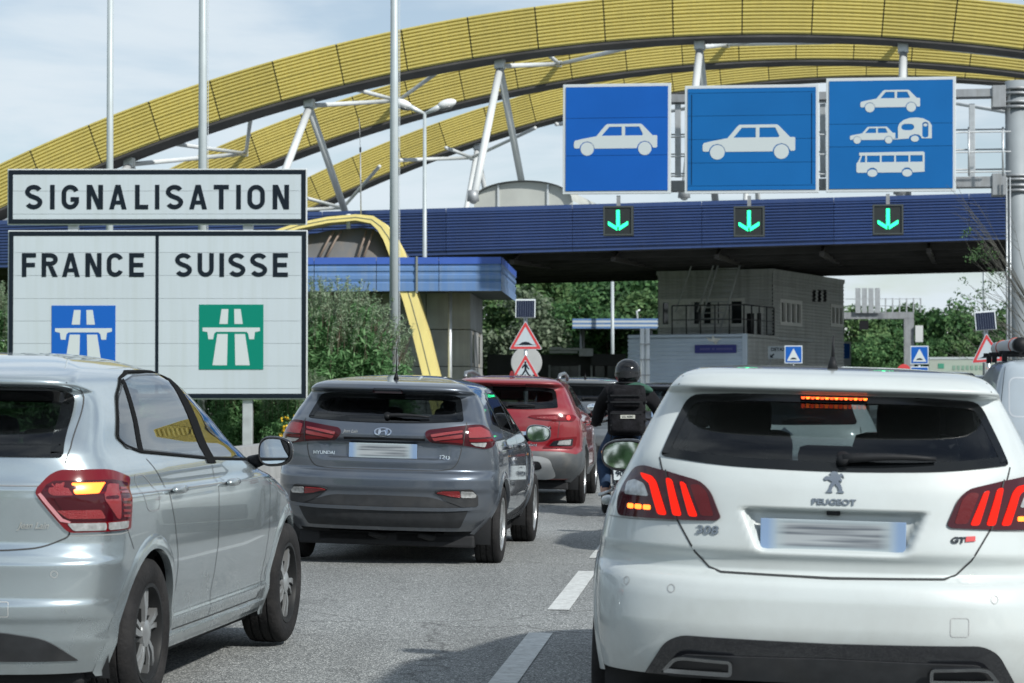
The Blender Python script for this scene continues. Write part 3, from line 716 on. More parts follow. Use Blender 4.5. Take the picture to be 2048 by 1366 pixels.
def rect2(px0, py0, px1, py1, fx):
    a, z1 = L2(px0, py0, fx); b, z0 = L2(px1, py1, fx); return (min(a, b), max(a, b), min(z0, z1), max(z0, z1))
wl = rect2(1322, 602, 1487, 650, 'l'); dl = rect2(1490, 612, 1525, 668, 'l')
wr1 = rect2(1560, 601, 1601, 650, 'r'); wr3 = rect2(1661, 611, 1684, 652, 'r')
sm = [rect2(1624+i*11, 579, 1630+i*11, 604, 'r') for i in range(3)]
ll = max(ll, wl[1]+.1)
# left face wall runs from x=-ll to 0 : distance s measured from -ll
opl = [(ll-wl[1], ll-wl[0], wl[2], wl[3]), (ll-dl[1], ll-dl[0], zmid, dl[3])]
clad('upper_wall', -ll, 0, 0, 0, zmid, ztop, M_CLAD, ob, .12, opl)
clad('side_wall', 0, 0, 0, rl, 0, ztop, M_CLAD, ob, .12, [tuple(wr1), tuple(wr3)]+sm)
clad('far_wall', 0, rl, -ll, rl, 0, ztop, M_CLAD, ob, .12); clad('left_wall', -ll, rl, -ll, 0, 0, ztop, M_CLAD, ob, .12)
MB().box((-ll/2, rl/2, ztop-.06), (ll+.1, rl+.1, .14)).build('roof', M_CLAD, ob)
MB().box((-ll/2, rl/2+.5, 2.5), (ll-.8, rl-1.8, 5)).build('inner_core', mat('room_dark', (.04, .042, .045), .9), ob)
def winl(r, n, curt=()):
    w = thing_part = MB().box((-(r[0]+r[1])/2, .08, (r[2]+r[3])/2), (r[1]-r[0], .04, r[3]-r[2])).build('window', M_PANE, ob)
    mb = MB(); s = np.linspace(r[0], r[1], n+1)
    for a in s: mb.box((-a, .02, (r[2]+r[3])/2), (.11, .1, r[3]-r[2]))
    for z in (r[2], r[3]): mb.box((-(r[0]+r[1])/2, .018, z), (r[1]-r[0]+.11, .105, .11))
    mb.build('frame', M_WINF, w)
    for k, (q0, q1) in curt:
        a = s[k]; b = s[k+1]; MB().box((-(a+(b-a)*(q0+q1)/2), .055, (r[2]+r[3])/2), ((b-a)*(q1-q0), .01, r[3]-r[2]-.1)).build('curtain', M_CURT, w)
    return w
winl(wl, 6, ((5, (0, .5)), (4, (.1, .9)), (3, (.6, 1.0)), (2, (0, .4)), (1, (.1, .8))))
MB().box((-(dl[0]+dl[1])/2, .1, (zmid+dl[3])/2), (dl[1]-dl[0], .04, dl[3]-zmid)).build('door', M_DARK, ob)
mb = MB()
for a in (dl[0], (dl[0]*.6+dl[1]*.4), dl[1]): mb.box((-a, .02, (zmid+dl[3])/2), (.08, .1, dl[3]-zmid))
mb.box((-(dl[0]+dl[1])/2, .015, dl[3]-.12), (dl[1]-dl[0]+.1, .1, .26)); mb.build('door_frame', M_WINF, ob)
for r, n in ((wr1, 4), (wr3, 3)):
    w = MB().box((-.07, (r[0]+r[1])/2, (r[2]+r[3])/2), (.04, r[1]-r[0], r[3]-r[2])).build('window', M_PANE, ob)
    mb = MB()
    for a in np.linspace(r[0], r[1], n+1): mb.box((-.01, a, (r[2]+r[3])/2), (.1, .16, r[3]-r[2]))
    for z in (r[2], r[3]): mb.box((-.008, (r[0]+r[1])/2, z), (.105, r[1]-r[0]+.16, .12))
    mb.build('frame', M_WINF, w)
for r in sm: MB().box((-.08, (r[0]+r[1])/2, (r[2]+r[3])/2), (.03, r[1]-r[0], r[3]-r[2])).build('window', M_PANE, ob)
# ground floor block in front of the left face
c1 = P(1491, HOR, 75.0); c1l = Vector((c1.x-c0.x, c1.y-c0.y, 0)); gx1, gy1 = -c1l.dot(lv), c1l.dot(rvn)
zg = CAMH+(HOR-667)/F*75.0
gxl = gx1-4.1
clad('lower_wall', gxl, gy1, gx1, gy1, 0, zg, M_CLAD2, ob, .14)
clad('lower_side_wall', gx1, gy1, gx1, 0, 0, zg, M_CLAD, ob, .14)
clad('lower_left_wall', gxl, rl*.5, gxl, gy1, 0, zg, M_CLAD2, ob, .14)
MB().bar((gx1, gy1-.04, 0), (gx1, gy1-.04, zg), .16, .1).build('corner_trim', M_CLAD2, ob)
MB().box(((gxl+gx1)/2, (gy1+rl*.5)/2, zg-.08), (gx1-gxl, rl*.5-gy1, .12)).build('terrace', M_STEELD, ob)
# railing
def rail(name, a, b, n, h, parent, m, r=.025, mids=1):
    a = Vector(a); b = Vector(b); up = Vector((0, 0, h))
    MB().tube([a+up, b+up], r, 6).build(name, m, parent, True)
    for k in range(mids): u2 = up*((k+1)/(mids+1)); MB().tube([a+u2, b+u2], r*.7, 6).build(name, m, parent, True)
    for i in range(n+1): p = a+(b-a)*i/n; MB().tube([p, p+up], r, 6).build(name+'_post', m, parent, True)
m_rail = mat('dark_rail', (.06, .062, .065), .5, .3)
rail('railing', (gx1-2.6, gy1+.15, zg), (gx1-.1, gy1+.15, zg), 5, .95, ob, m_rail)
rail('railing', (gx1-.1, gy1+.15, zg), (gx1-.1, -.1, zg), 4, .95, ob, m_rail)
# blue name board and small boards
s_, z_ = 0, 0
def L3(px, py):
    c = Vector((0, 0, CAMH)); r = P(px, py, 1.0)-c; o_ = Vector((c1.x, c1.y, 0)); t = (o_-c).dot(rvn)/r.dot(rvn); q = c+r*t; w = q-Vector((c0.x, c0.y, 0)); return -w.dot(lv), q.z
(a, z1), (b, z0) = L3(1391, 690), L3(1474, 706)
nb = MB().box(((a+b)/2, gy1-.07, (z0+z1)/2), (b-a, .06, z1-z0), bev=.02).build('name_board', mat('violet_blue_board', (.035, .04, .24), .4), ob)
for i in range(22):
    xx = a+(b-a)*(.15+.75*i/21)
    if i in (7, 10): continue
    MB().box((xx, gy1-.105, (z0+z1)/2), ((b-a)*.02, .006, (z1-z0)*.22)).build('board_mark', mat('board_pale', (.16, .17, .38), .5), nb)
(a, z1) = L3(1430, 680)
flat('bird_emblem', [[(a-.28, z1+.10), (a-.1, z1+.02), (a-.06, z1+.16), (a+.02, z1+.05), (a+.25, z1+.06), (a+.12, z1-.04), (a+.05, z1-.16), (a-.05, z1-.05), (a-.2, z1-.03)]], M_CURT, ob, gy1-.06, .02)
c2 = P(1559, 705, 74.7)
dt = thing('direction_board', 'small white board with black arrow beside the grey building', 'sign', (c2.x, c2.y, 0), (0, 0, -R_(9)))
MB().box((0, 0, c2.z), (.74, .05, .40)).build('panel', M_SIGNWHITE, dt)
text('lettering', 'DETAXE', .15, M_LETTER, dt, 0, c2.z+.05, -.035, .006, .004, 1.0, 'CENTER')
flat('arrow', [[(-.30, c2.z-.17), (-.30, c2.z-.06), (-.26, c2.z-.10), (-.19, c2.z-.03), (-.16, c2.z-.06), (-.23, c2.z-.13), (-.19, c2.z-.17)]], M_LETTER, dt, -.035, .006)
for s in (-.3, .3): MB().tube([(s, .05, 0), (s, .05, c2.z+.2)], .03, 6).build('post', M_STEEL, dt, True)
# sloping ladder from the terrace to the canopy
ld = thing('service_ladder', 'grey steel ladder leaning from the terrace up to the canopy', 'ladder', (c0.x, c0.y, 0), ob.rotation_euler)
(xa_, za_), (xb_, zb2) = L2(1436, 666, 'l'), L2(1478, 500, 'l')
b0 = Vector((-xa_, -1.0, za_)); b1 = Vector((-xb_, -.55, zb2)); wv = Vector((.44, 0, 0))
for o_ in (-wv/1, wv/1): MB().tube([b0+o_*.9, b1+o_*.9], .035, 6).build('stile', M_WHITETUBE, ld, True)
for i in range(15): p = b0+(b1-b0)*(i+.5)/15; MB().tube([p-wv*.9, p+wv*.9], .022, 6).build('rung', M_WHITETUBE, ld, True)
off = Vector((-.75, -.1, .7))
for o_ in (-wv, wv): MB().tube([b0+o_*.9+off, b1+o_*.9+off*.9], .025, 6).build('handrail', M_WHITETUBE, ld, True)
# ================================================================== big white border sign
SD = 39.0
SF = Frame(314, SD, 0.6)
bs = thing('border_sign', 'large white sign reading SIGNALISATION, FRANCE and SUISSE beside the road', 'sign', SF.o, (0, 0, -SF.phi))
def signpanel(px0, py0, px1, py1, n, name):
    (a, z0), (b, z1) = SF.at(px0, py1), SF.at(px1, py0)
    fr = MB().box(((a+b)/2, .05, (z0+z1)/2), (b-a, .06, z1-z0), bev=.008).build(name, M_ALU, bs)
    e = .022; bd = .075
    flat('border', [[(a+e, z0+e), (b-e, z0+e), (b-e, z1-e), (a+e, z1-e)], [(a+e+bd, z0+e+bd), (b-e-bd, z0+e+bd), (b-e-bd, z1-e-bd), (a+e+bd, z1-e-bd)]], M_LETTER, fr, -.002, .03)
    zz = np.linspace(z1, z0, n+1) if n == 1 else None
    return fr, a+e+bd, b-e-bd, z0+e+bd, z1-e-bd
def planks(fr, a, b, z0, z1, pys, skip=None):
    zs = [z1]+[SF.at(300, py)[1] for py in pys]+[z0]
    for i in range(len(zs)-1):
        if zs[i]-zs[i+1] < .01: continue
        MB().box(((a+b)/2, .018, (zs[i]+zs[i+1])/2), (b-a-.002, .03, zs[i]-zs[i+1]-.005)).build('plank', M_SIGNWHITE, fr)
fr1, a, b, z0, z1 = signpanel(14, 337, 614, 450, 3, 'upper_panel'); planks(fr1, a, b, z0, z1, (382, 428))
fr2, a2, b2, z02, z12 = signpanel(14, 460, 615, 799, 8, 'lower_panel'); planks(fr2, a2, b2, z02, z12, (505, 551, 597, 642, 687, 732, 777))
xm, _ = SF.at(314, 600)
MB().box((xm, .004, (z02+z12)/2), (.055, .012, z12-z02+.02)).build('divider', M_LETTER, fr2)
# one object per letter: strokes of even weight drawn inside the measured box
def arc_pts(cx, cz, rx, rz, a0, a1, n=18): return [(cx+rx*math.cos(R_(a0+(a1-a0)*i/n)), cz+rz*math.sin(R_(a0+(a1-a0)*i/n))) for i in range(n+1)]
def glyph(ch, px0, px1, pyt, pyb, parent):
    (x0, zb), (x1, zt) = SF.at(px0, pyb), SF.at(px1, pyt); w = x1-x0; h = zt-zb; s = .185*h; e = s/2; mb = MB(); lay = [0]
    def poly(pts):
        lay[0] += 1; y = -.004-.0006*lay[0]; mb.prism([(x0+p[0], zb+p[1]) for p in pts], y, y+.008)
    def stroke(pts):
        q = []; n = len(pts); L_ = []; R__ = []
        for i in range(n):
            a = Vector(pts[max(i-1, 0)]); b = Vector(pts[min(i+1, n-1)]); t = (b-a).normalized(); nn = Vector((-t.y, t.x))*e; p = Vector(pts[i]); L_.append(p+nn); R__.append(p-nn)
        lay[0] += 1; y = -.004-.0006*lay[0]; m = len(L_); v = [(x0+p.x, yy, zb+p.y) for yy in (y, y+.008) for p in L_+R__]
        f = [(i, i+1, m+i+1, m+i) for i in range(m-1)]+[(2*m+i+1, 2*m+i, 3*m+i, 3*m+i+1) for i in range(m-1)]+[(i+1, i, 2*m+i, 2*m+i+1) for i in range(m-1)]+[(m+i, m+i+1, 3*m+i+1, 3*m+i) for i in range(m-1)]
        mb.add(v, f)
    R4 = lambda a, b, c, d: poly([(a, b), (c, b), (c, d), (a, d)])
    if ch == 'I': R4(0, 0, w, h)
    elif ch == 'L': R4(0, 0, s, h); R4(s, 0, w, s)
    elif ch == 'T': R4(0, h-s, w, h); R4(w/2-e, 0, w/2+e, h-s)
    elif ch in 'EF':
        R4(0, 0, s, h); R4(s, h-s, w, h); R4(s, h/2-e, w*.93, h/2+e)
        if ch == 'E': R4(s, 0, w, s)
    elif ch == 'N': R4(0, 0, s, h); R4(w-s, 0, w, h); poly([(s*.1, h), (s*1.15, h), (w-s*.1, 0), (w-s*1.15, 0)])
    elif ch == 'A':
        poly([(0, 0), (s*1.02, 0), (w/2+s*.42, h), (w/2-s*.55, h)]); poly([(w, 0), (w-s*1.02, 0), (w/2-s*.42, h), (w/2+s*.55, h)]); R4(w*.24, h*.2, w*.76, h*.2+s*.85)
    elif ch == 'U': r = w/2-e; stroke([(e, h), (e, r+e)]+arc_pts(w/2, r+e, r, r, 180, 360)+[(w-e, h)])
    elif ch == 'O': stroke([(w/2, h-e)]+arc_pts(w/2, h-w/2, w/2-e, w/2-e, 90, 0, 10)+arc_pts(w/2, w/2, w/2-e, w/2-e, 0, -180, 20)+arc_pts(w/2, h-w/2, w/2-e, w/2-e, 180, 90, 10))
    elif ch in 'CG':
        r = w/2-e
        stroke(arc_pts(w/2, h-r-e, r, r, 20, 180, 20)+arc_pts(w/2, r+e, r, r, 180, 340 if ch == 'C' else 360, 20))
        if ch == 'G': R4(w-s, r, w, h*.5); R4(w*.52, h*.5-s, w-s, h*.5)
    elif ch == 'S':
        r = w/2-e; zt_, zb_2 = h-e, e; rz = (h/2-e)/2
        stroke(arc_pts(w/2, h-e-rz, r, rz, 25, 195, 18)+[(w*.30, h*.555), (w*.70, h*.445)]+arc_pts(w/2, e+rz, r, rz, 15, -155, 18))
    elif ch == 'R':
        rz = (h*.54-s)/2
        R4(0, 0, s, h); stroke([(s*.9, h-e), (w*.52, h-e)]+arc_pts(w*.52, h-e-rz, w*.48-e, rz, 90, -90, 16)+[(s*.9, h-e-2*rz)]); poly([(w*.40, h*.45), (w*.40+s*1.08, h*.45), (w, 0), (w-s*1.15, 0)])
    return mb.build('letter', M_LETTER, parent)
k = 1/2.731
for ch, p0, p1 in (('S', 137, 232), ('I', 274, 299), ('G', 337, 432), ('N', 474, 563), ('A', 597, 692), ('L', 738, 810), ('I', 847, 871), ('S', 906, 1001), ('A', 1034, 1131), ('T', 1168, 1250), ('I', 1291, 1316), ('O', 1352, 1447), ('N', 1490, 1579)):
    glyph(ch, p0*k, p1*k, 330+108*k, 330+242*k, fr1)
for wd in ((('F', 120, 197), ('R', 228, 316), ('A', 339, 436), ('N', 467, 555), ('C', 584, 674), ('E', 706, 787)), (('S', 957, 1049), ('U', 1080, 1168), ('I', 1199, 1224), ('S', 1248, 1341), ('S', 1367, 1460), ('E', 1491, 1573))):
    for ch, p0, p1 in wd: glyph(ch, p0*k, p1*k, 330+481*k, 330+611*k, fr2)
def motorway(px0, py0, px1, py1, m):
    (x0, zb), (x1, zt) = SF.at(px0, py1), SF.at(px1, py0)
    q = MB().box(((x0+x1)/2, -.001, (zb+zt)/2), (x1-x0, .010, zt-zb)).build('motorway_emblem', m, fr2)
    T = lambda l: [(x0+(x1-x0)*a_, zb+(zt-zb)*b_) for a_, b_ in l]
    for lp in ([(.35, .93), (.455, .93), (.445, .70), (.315, .70)], [(.545, .93), (.645, .93), (.68, .70), (.55, .70)],
               [(.055, .645), (.945, .645), (.945, .59), (.87, .575), (.855, .465), (.78, .465), (.765, .55), (.735, .58), (.265, .58), (.235, .55), (.22, .465), (.145, .465), (.13, .575), (.055, .59)],
               [(.285, .545), (.445, .545), (.435, .065), (.21, .065)], [(.555, .545), (.715, .545), (.79, .065), (.565, .065)]):
        flat('emblem_road', [T(lp)], M_SIGNW2, q, -.0095, .004)
motorway(103, 611, 231, 739, M_SIGNBLUE2 := mat('emblem_blue', (.010, .10, .42), .5, spec=.15)); motorway(398, 609, 527, 739, M_GREEN)
for px in (143, 494):
    xx, _ = SF.at(px, 600); MB().box((xx, .16, 2.35), (.17, .14, 5.1), bev=.01).build('post', M_STEEL, bs)

# ================================================================== flagpoles, lamps, posts
def flagpole(px, d, r0, r1, h, label, rope=True):
    b = P(px, HOR, d); t = thing('flagpole', label, 'flagpole', (b.x, b.y, gz(b.x, b.y)), (0, 0, 0), 'flagpoles')
    MB().tube([(0, 0, 0), (0, 0, h*.5), (0, 0, h)], [r0, (r0*.6+r1*.4), r1], 20).build('shaft', M_POLE, t, True)
    MB().box((0, 0, .03), (r0*5, r0*5, .06), bev=.01).build('base_plate', M_STEELD, t)
    MB().ball((0, 0, h+.05), (r1*1.4, r1*1.4, r1*1.4), 12, 8).build('finial', M_ALU, t, True)
    if rope: MB().tube([(r0*1.15, -.03, 1.2), (r1*1.6, -.03, h-.1)], .006, 5).build('halyard', M_ALU, t)
    return t
M_POLE = mat('pole_alu', (.40, .45, .47), .45, .1, var=.05, vscale=4)
flagpole(218, 52, .085, .065, 13, 'slim grey flagpole rising behind the letters IGN of the border sign', False)
flagpole(404, 42, .085, .068, 13, 'grey flagpole rising behind the letters ATI of the border sign')
flagpole(788, 44, .095, .062, 13, 'grey flagpole with halyard standing in the green bush')
# double-arm street lamp
b = P(849, HOR, 70); hl = P(849, 226, 70).z
lp = thing('street_lamp', 'double armed street lamp with two white heads before the arches', 'street lamp', (b.x, b.y, 0))
MB().tube([(0, 0, 0), (0, 0, hl)], [.09, .05], 12).build('pole', M_POLE, lp, True)
for s in (-1, 1):
    hd = MB().tube([(0, 0, hl-.02), (s*.28, -.05, hl+.10), (s*.5, -.1, hl+.2)], [.04, .075, .09], 10).build('arm', M_ALU, lp, True)
    q = MB(); q.ball((0, 0, 0), (.30, .16, .14), 16, 10); q.xf(Matrix.Translation((s*.68, -.1, hl+.27)) @ Matrix.Rotation(-s*.28, 4, 'Y')); q.build('lamp_head', mat('lamp_white', (.72, .74, .75), .35), lp, True)
    q = MB(); q.ball((0, 0, 0), (.22, .13, .06), 14, 8); q.xf(Matrix.Translation((s*.66, -.12, hl+.14)) @ Matrix.Rotation(-s*.28, 4, 'Y')); q.build('lens', mat('lamp_lens', (.12, .13, .13), .2), lp, True)
# plain posts behind the traffic
b = P(1225, HOR, 126); t = thing('tall_post', 'thin pale post in front of the dark trees under the canopy', 'post', (b.x, b.y, 0))
MB().tube([(0, 0, 0), (0, 0, 7.6)], [.11, .09], 10).build('shaft', M_POLE, t, True); MB().box((0, 0, .03), (.4, .4, .06)).build('base_plate', M_STEELD, t)
b = P(1969, HOR, 120); t = thing('mast', 'thin grey mast against the trees at the right', 'mast', (b.x, b.y, 0))
MB().tube([(0, 0, 0), (0, 0, 11)], [.10, .06], 10).build('shaft', M_POLE, t, True); MB().box((0, 0, .03), (.4, .4, .06)).build('base_plate', M_STEELD, t)
b = P(1290, HOR, 62); hz = P(1290, 657, 62).z; t = thing('banded_post', 'double white post with bands in front of the grey building', 'post', (b.x, b.y, 0))
for s in (-.068, .068): MB().tube([(s, 0, 0), (s, 0, hz)], .062, 12).build('tube', M_WHITETUBE, t, True)
for i in range(6): MB().box((0, 0, .5+i*.42), (.27, .15, .03)).build('band', M_STEELD, t)

# ================================================================== traffic signs
def tri(cx, cz, w):
    h = w*.866; return [(cx-w/2, cz), (cx+w/2, cz), (cx, cz+h)]
def warning(t, cz, w, sym):
    o = rpoly(tri(0, cz, w), w*.06); c = (0, cz+w*.2887)
    S = lambda k: rpoly([(c[0]+(p[0]-c[0])*k, c[1]+(p[1]-c[1])*k) for p in tri(0, cz, w)], w*.055*k)
    pl = flat('warning_plate', [o], M_SIGNWHITE, t, 0, .02)
    flat('red_border', [S(.94), S(.70)], M_RED, pl, -.004, .004)
    if sym == 'bump':
        flat('symbol', [[(-.32*w, cz+.135*w), (-.2*w, cz+.15*w), (-.1*w, cz+.215*w), (0, cz+.235*w), (.1*w, cz+.215*w), (.2*w, cz+.15*w), (.32*w, cz+.135*w)]], M_LETTER, pl, -.004, .004)
    else:
        m = w
        flat('symbol', [circ(-.005*m, cz+.60*m, .032*m, 14)], M_LETTER, pl, -.004, .004)
        flat('symbol', [[(-.01*m, cz+.57*m), (.04*m, cz+.54*m), (.09*m, cz+.44*m), (.12*m, cz+.40*m), (.10*m, cz+.385*m), (.065*m, cz+.42*m), (.035*m, cz+.47*m), (.03*m, cz+.38*m), (.09*m, cz+.28*m), (.16*m, cz+.17*m), (.13*m, cz+.155*m), (.05*m, cz+.26*m), (.0, cz+.34*m), (-.06*m, cz+.24*m), (-.10*m, cz+.155*m), (-.14*m, cz+.165*m), (-.09*m, cz+.27*m), (-.03*m, cz+.38*m), (-.03*m, cz+.48*m), (-.09*m, cz+.42*m), (-.115*m, cz+.445*m), (-.06*m, cz+.53*m)]], M_LETTER, pl, -.0045, .004)
        for q in (-.27, -.16, .0, .16, .27):
            dx = .03*(-1 if q < 0 else 1 if q > 0 else 0)
            flat('symbol', [[((q-.035)*m, cz+.14*m), ((q+.035)*m, cz+.14*m), ((q+.025-dx)*m, cz+.235*m), ((q-.025-dx)*m, cz+.235*m)]], M_LETTER, pl, -.004, .004)
    return pl
def warn_post(px, d, py_b1, py_b2, wpx, py_s0, py_s1, label, lean=0.0, yaw=0.0):
    b = P(px, HOR, d); s = F/d; zz = lambda py: CAMH+(HOR-py)/s
    t = thing('warning_signpost', label, 'sign', (b.x, b.y, 0), (0, lean, yaw), 'solar powered warning signs')
    warning(t, zz(py_b1), wpx/s, 'bump'); warning(t, zz(py_b2), wpx/s, 'walk')
    MB().tube([(0, .06, gz(b.x, b.y)), (0, .06, zz(py_s1)+.1)], .04, 10).build('post', M_STEEL, t, True)
    w = (py_s1-py_s0)/s
    sp = MB().box((0, .0, (zz(py_s0)+zz(py_s1))/2), (w*1.05, .05, w), Matrix.Rotation(R_(-14), 3, 'X')).build('solar_panel', M_ALU, t)
    for i in range(8):
        MB().box((w*(-.42+i*.12), -.031, (zz(py_s0)+zz(py_s1))/2-.008), (w*.108, .006, w*.9), Matrix.Rotation(R_(-14), 3, 'X')).build('solar_cell', mat('solar_cell', (.012, .016, .035), .15), sp)
    return t
warn_post(1051, 46, 699, 765, 67, 598, 636, 'hump and pedestrian warning triangles with solar panel behind the red car', 0, R_(-4))
warn_post(1991, 46, 724, 790, 68, 621, 660, 'hump and pedestrian warning triangles with solar panel beside the white van', R_(-4), R_(-8))
rb = P(1053, 725, 50); t = thing('round_sign', 'grey back of a round road sign behind the warning triangles', 'sign', (rb.x, rb.y, 0))
MB().lathe([(0, 0), (.33, 0), (.34, .012), (.33, .024), (0, .024)], (0, 0, rb.z), 'y', 32).build('disc', mat('sign_back', (.40, .41, .41), .5, .2, var=.06, vscale=5), t)
MB().tube([(0, .06, 0), (0, .06, rb.z+.3)], .035, 8).build('post', M_STEEL, t, True)
def square_sign(px, py, w, d, label, sym=True, second=False):
    c = P(px, py, d); q = w*d/F
    t = thing('square_sign', label, 'sign', (c.x, c.y, 0), (0, 0, 0), 'blue square hump signs')
    def plate(z, s):
        pl = MB().box((0, .02, z), (q, .03, q), bev=.008).build('plate', M_SIGNWHITE, t)
        flat('blue_field', [rrect(-q*.44, z-q*.44, q*.44, z+q*.44, q*.04)], M_SIGNBLUE, pl, 0, .004)
        if s:
            flat('white_triangle', [rpoly([(-q*.37, z-q*.36), (q*.37, z-q*.36), (0, z+q*.34)], q*.03)], M_SIGNW2, pl, -.004, .004)
            flat('hump', [[(-q*.2, z-q*.27), (-q*.1, z-q*.19), (0, z-q*.165), (q*.1, z-q*.19), (q*.2, z-q*.27)]], M_LETTER, pl, -.008, .004)
        return pl
    plate(c.z, sym)
    if second: plate(c.z-q*1.12, False)
    MB().tube([(0, .07, 0), (0, .07, c.z+q*.4)], .035, 8).build('post', M_STEEL, t, True)
square_sign(1587, 709, 36, 58, 'blue square hump sign above the white hatchback roof, left one')
square_sign(1839, 710, 37, 58, 'blue square hump sign with a second blue plate below it', second=True)
c = P(1692, 707, 96); t = thing('blue_parking_sign', 'partly hidden blue sign at the corner of the grey building', 'sign', (c.x, c.y, 0))
MB().box((0, 0, c.z), (.40, .04, 1.0)).build('plate', M_SIGNWHITE, t); MB().box((-.02, -.025, c.z+.1), (.34, .012, .62)).build('blue_field', M_SIGNBLUE, t); MB().tube([(0, .06, 0), (0, .06, c.z+.4)], .04, 8).build('post', M_STEEL, t, True)
c = P(1808, 742, 70); t = thing('round_red_sign', 'small red round sign behind the white roof', 'sign', (c.x, c.y, 0))
MB().lathe([(0, 0), (.21, 0), (.21, .03), (0, .03)], (0, 0, c.z), 'y', 24).build('disc', M_RED, t); MB().tube([(0, .05, 0), (0, .05, c.z)], .03, 8).build('post', M_STEEL, t, True)

# ================================================================== things beyond the canopy
# striped blue station roof
HF = Frame(1230, 127, 3)
st = thing('station_canopy', 'small flat canopy with blue and white stripes before the trees', 'canopy', HF.o, (0, 0, -HF.phi))
(a, z0), (b, z1) = HF.at(1145, 657), HF.at(1318, 637)
for i in range(5):
    MB().box(((a+b)/2, .1, z0+(z1-z0)*(i+.5)/5), (b-a, .2, (z1-z0)/5-.004)).build('stripe', (M_LBLUE, M_SIGNW2, M_LBLUE, M_SIGNW2, M_LBLUE)[i], st)
MB().box(((a+b)/2, 3, (z0+z1)/2), (b-a-.1, 5.6, z1-z0-.08)).build('roof', M_STEELD, st)
for q in (.1, .9): MB().tube([(a+(b-a)*q, 3, -.2), (a+(b-a)*q, 3, z0+.05)], .14, 10).build('pillar', M_STEELD, st, True)
(xx, zz_), (_, z3) = HF.at(1276, 637), HF.at(1276, 620)
MB().tube([(xx, 2, zz_-.1), (xx-.06, 2, z3), (xx+.12, 2, z3+.08)], .05, 8).build('roof_lamp', M_ALU, st, True)
# distant gantry right
QF = Frame(1760, 125, 6)
qg = thing('far_gantry', 'distant grey gantry seen below the canopy edge', 'gantry', QF.o, (0, 0, -QF.phi))
def qb(name, x0, y0, x1, y1, y=0, th=.6, m=M_STEELD):
    (a, z0), (b, z1) = QF.at(x0, y1, y), QF.at(x1, y0, y); return MB().box(((a+b)/2, y+th/2, (z0+z1)/2), (b-a, th, z1-z0)).build(name, m, qg)
qb('beam', 1600, 624, 1828, 638); qb('column', 1809, 636, 1828, 790, 0, .5); qb('cabinet', 1831, 651, 1846, 684, -.2, .4, M_WHITETUBE)
for i in range(4): qb('sign_slat', 1711+i*13, 576, 1721+i*13, 626, -.2, .1, M_STEEL)
qb('signal_box', 1719, 641, 1737, 659, .1, .3, M_BLACK)
for px in np.arange(1770, 1845, 14): qb('rail_post', px, 596, px+2.5, 625, .2, .08, M_STEEL)
for py in (597, 611): qb('rail', 1690, py, 1842, py+1.6, .25, .06, M_STEEL)
# low dark bar building and coach behind the red car
lb = P(1000, HOR, 120)
FFr = Frame(1110, 118, 2)
dk = thing('dark_pavilion', 'low dark glazed pavilion beyond the canopy', 'building', FFr.o, (0, 0, -FFr.phi))
m_dkp = mat('dark_cladding', (.03, .032, .034), .6, var=.2, vscale=.5); m_dkg = mat('pavilion_glass', (.03, .045, .05), .08)
def fb(name, x0, y0, x1, y1, y, th, m, par=None):
    (a, z0), (b, z1) = FFr.at(x0, y1, y), FFr.at(x1, y0, y); return MB().box(((a+b)/2, y+th/2, (z0+z1)/2), (b-a, th, max(.02, z1-z0))).build(name, m, par or dk)
fb('wall', 975, 709, 1250, 800, .5, 6, m_dkp); fb('roof_band', 1182, 708, 1252, 731, -.2, .6, m_dkp)
for i, px in enumerate((1100, 1120, 1140, 1190, 1215)): fb('glazing', px, 732, px+19, 790, .35, .1, m_dkg)
for px in (1097, 1157, 1181, 1237): fb('post', px, 730, px+4, 800, .3, .15, M_STEELD)
for i, (x0, x1, y0, y1) in enumerate(((1099, 1122, 694, 699), (1099, 1155, 701, 706), (1120, 1158, 696, 700), (1158, 1186, 697, 712))): fb('awning', x0, y0, x1, y1, -.4-.02*i, 1.5, M_WHITETUBE if i < 3 else M_STEEL)
# lorry trailer far right
TF = Frame(1925, 132, 12)
tr = thing('lorry', 'long white lorry trailer with faded green print at the far right', 'lorry', TF.o, (0, 0, -TF.phi))
def tb(name, x0, y0, x1, y1, y, th, m):
    (a, z0), (b, z1) = TF.at(x0, y1, y), TF.at(x1, y0, y); return MB().box(((a+b)/2, y+th/2, (z0+z1)/2), (b-a, th, z1-z0), bev=.02).build(name, m, tr)
m_trl = mat('trailer_side', (.46, .48, .43), .5, var=.15, vscale=.8, col2=(.40, .50, .42))
tb('box_body', 1858, 717, 1996, 768, 0, 2.5, m_trl); tb('top_rail', 1858, 714, 1996, 719, -.03, 2.56, M_SIGNW2)
for i in range(8): tb('side_print', 1905+i*9, 731, 1911+i*9, 740, -.012, .02, mat('faded_green', (.22, .36, .28), .6))
tb('logo_print', 1876, 727, 1888, 737, -.012, .02, mat('logo_green', (.06, .30, .20), .6)); tb('marker', 1966, 734, 1980, 738, -.02, .03, mat('orange_mark', (.6, .22, .05), .5))
for px in (1880, 1896, 1960, 1978):
    (a, _), = (TF.at(px, 780, .2),); MB().lathe([(.2, -.15), (.5, -.15), (.52, -.1), (.52, .1), (.5, .15), (.2, .15)], (a, .3, .42), 'y', 20).build('wheel', M_BLACK, tr, True)

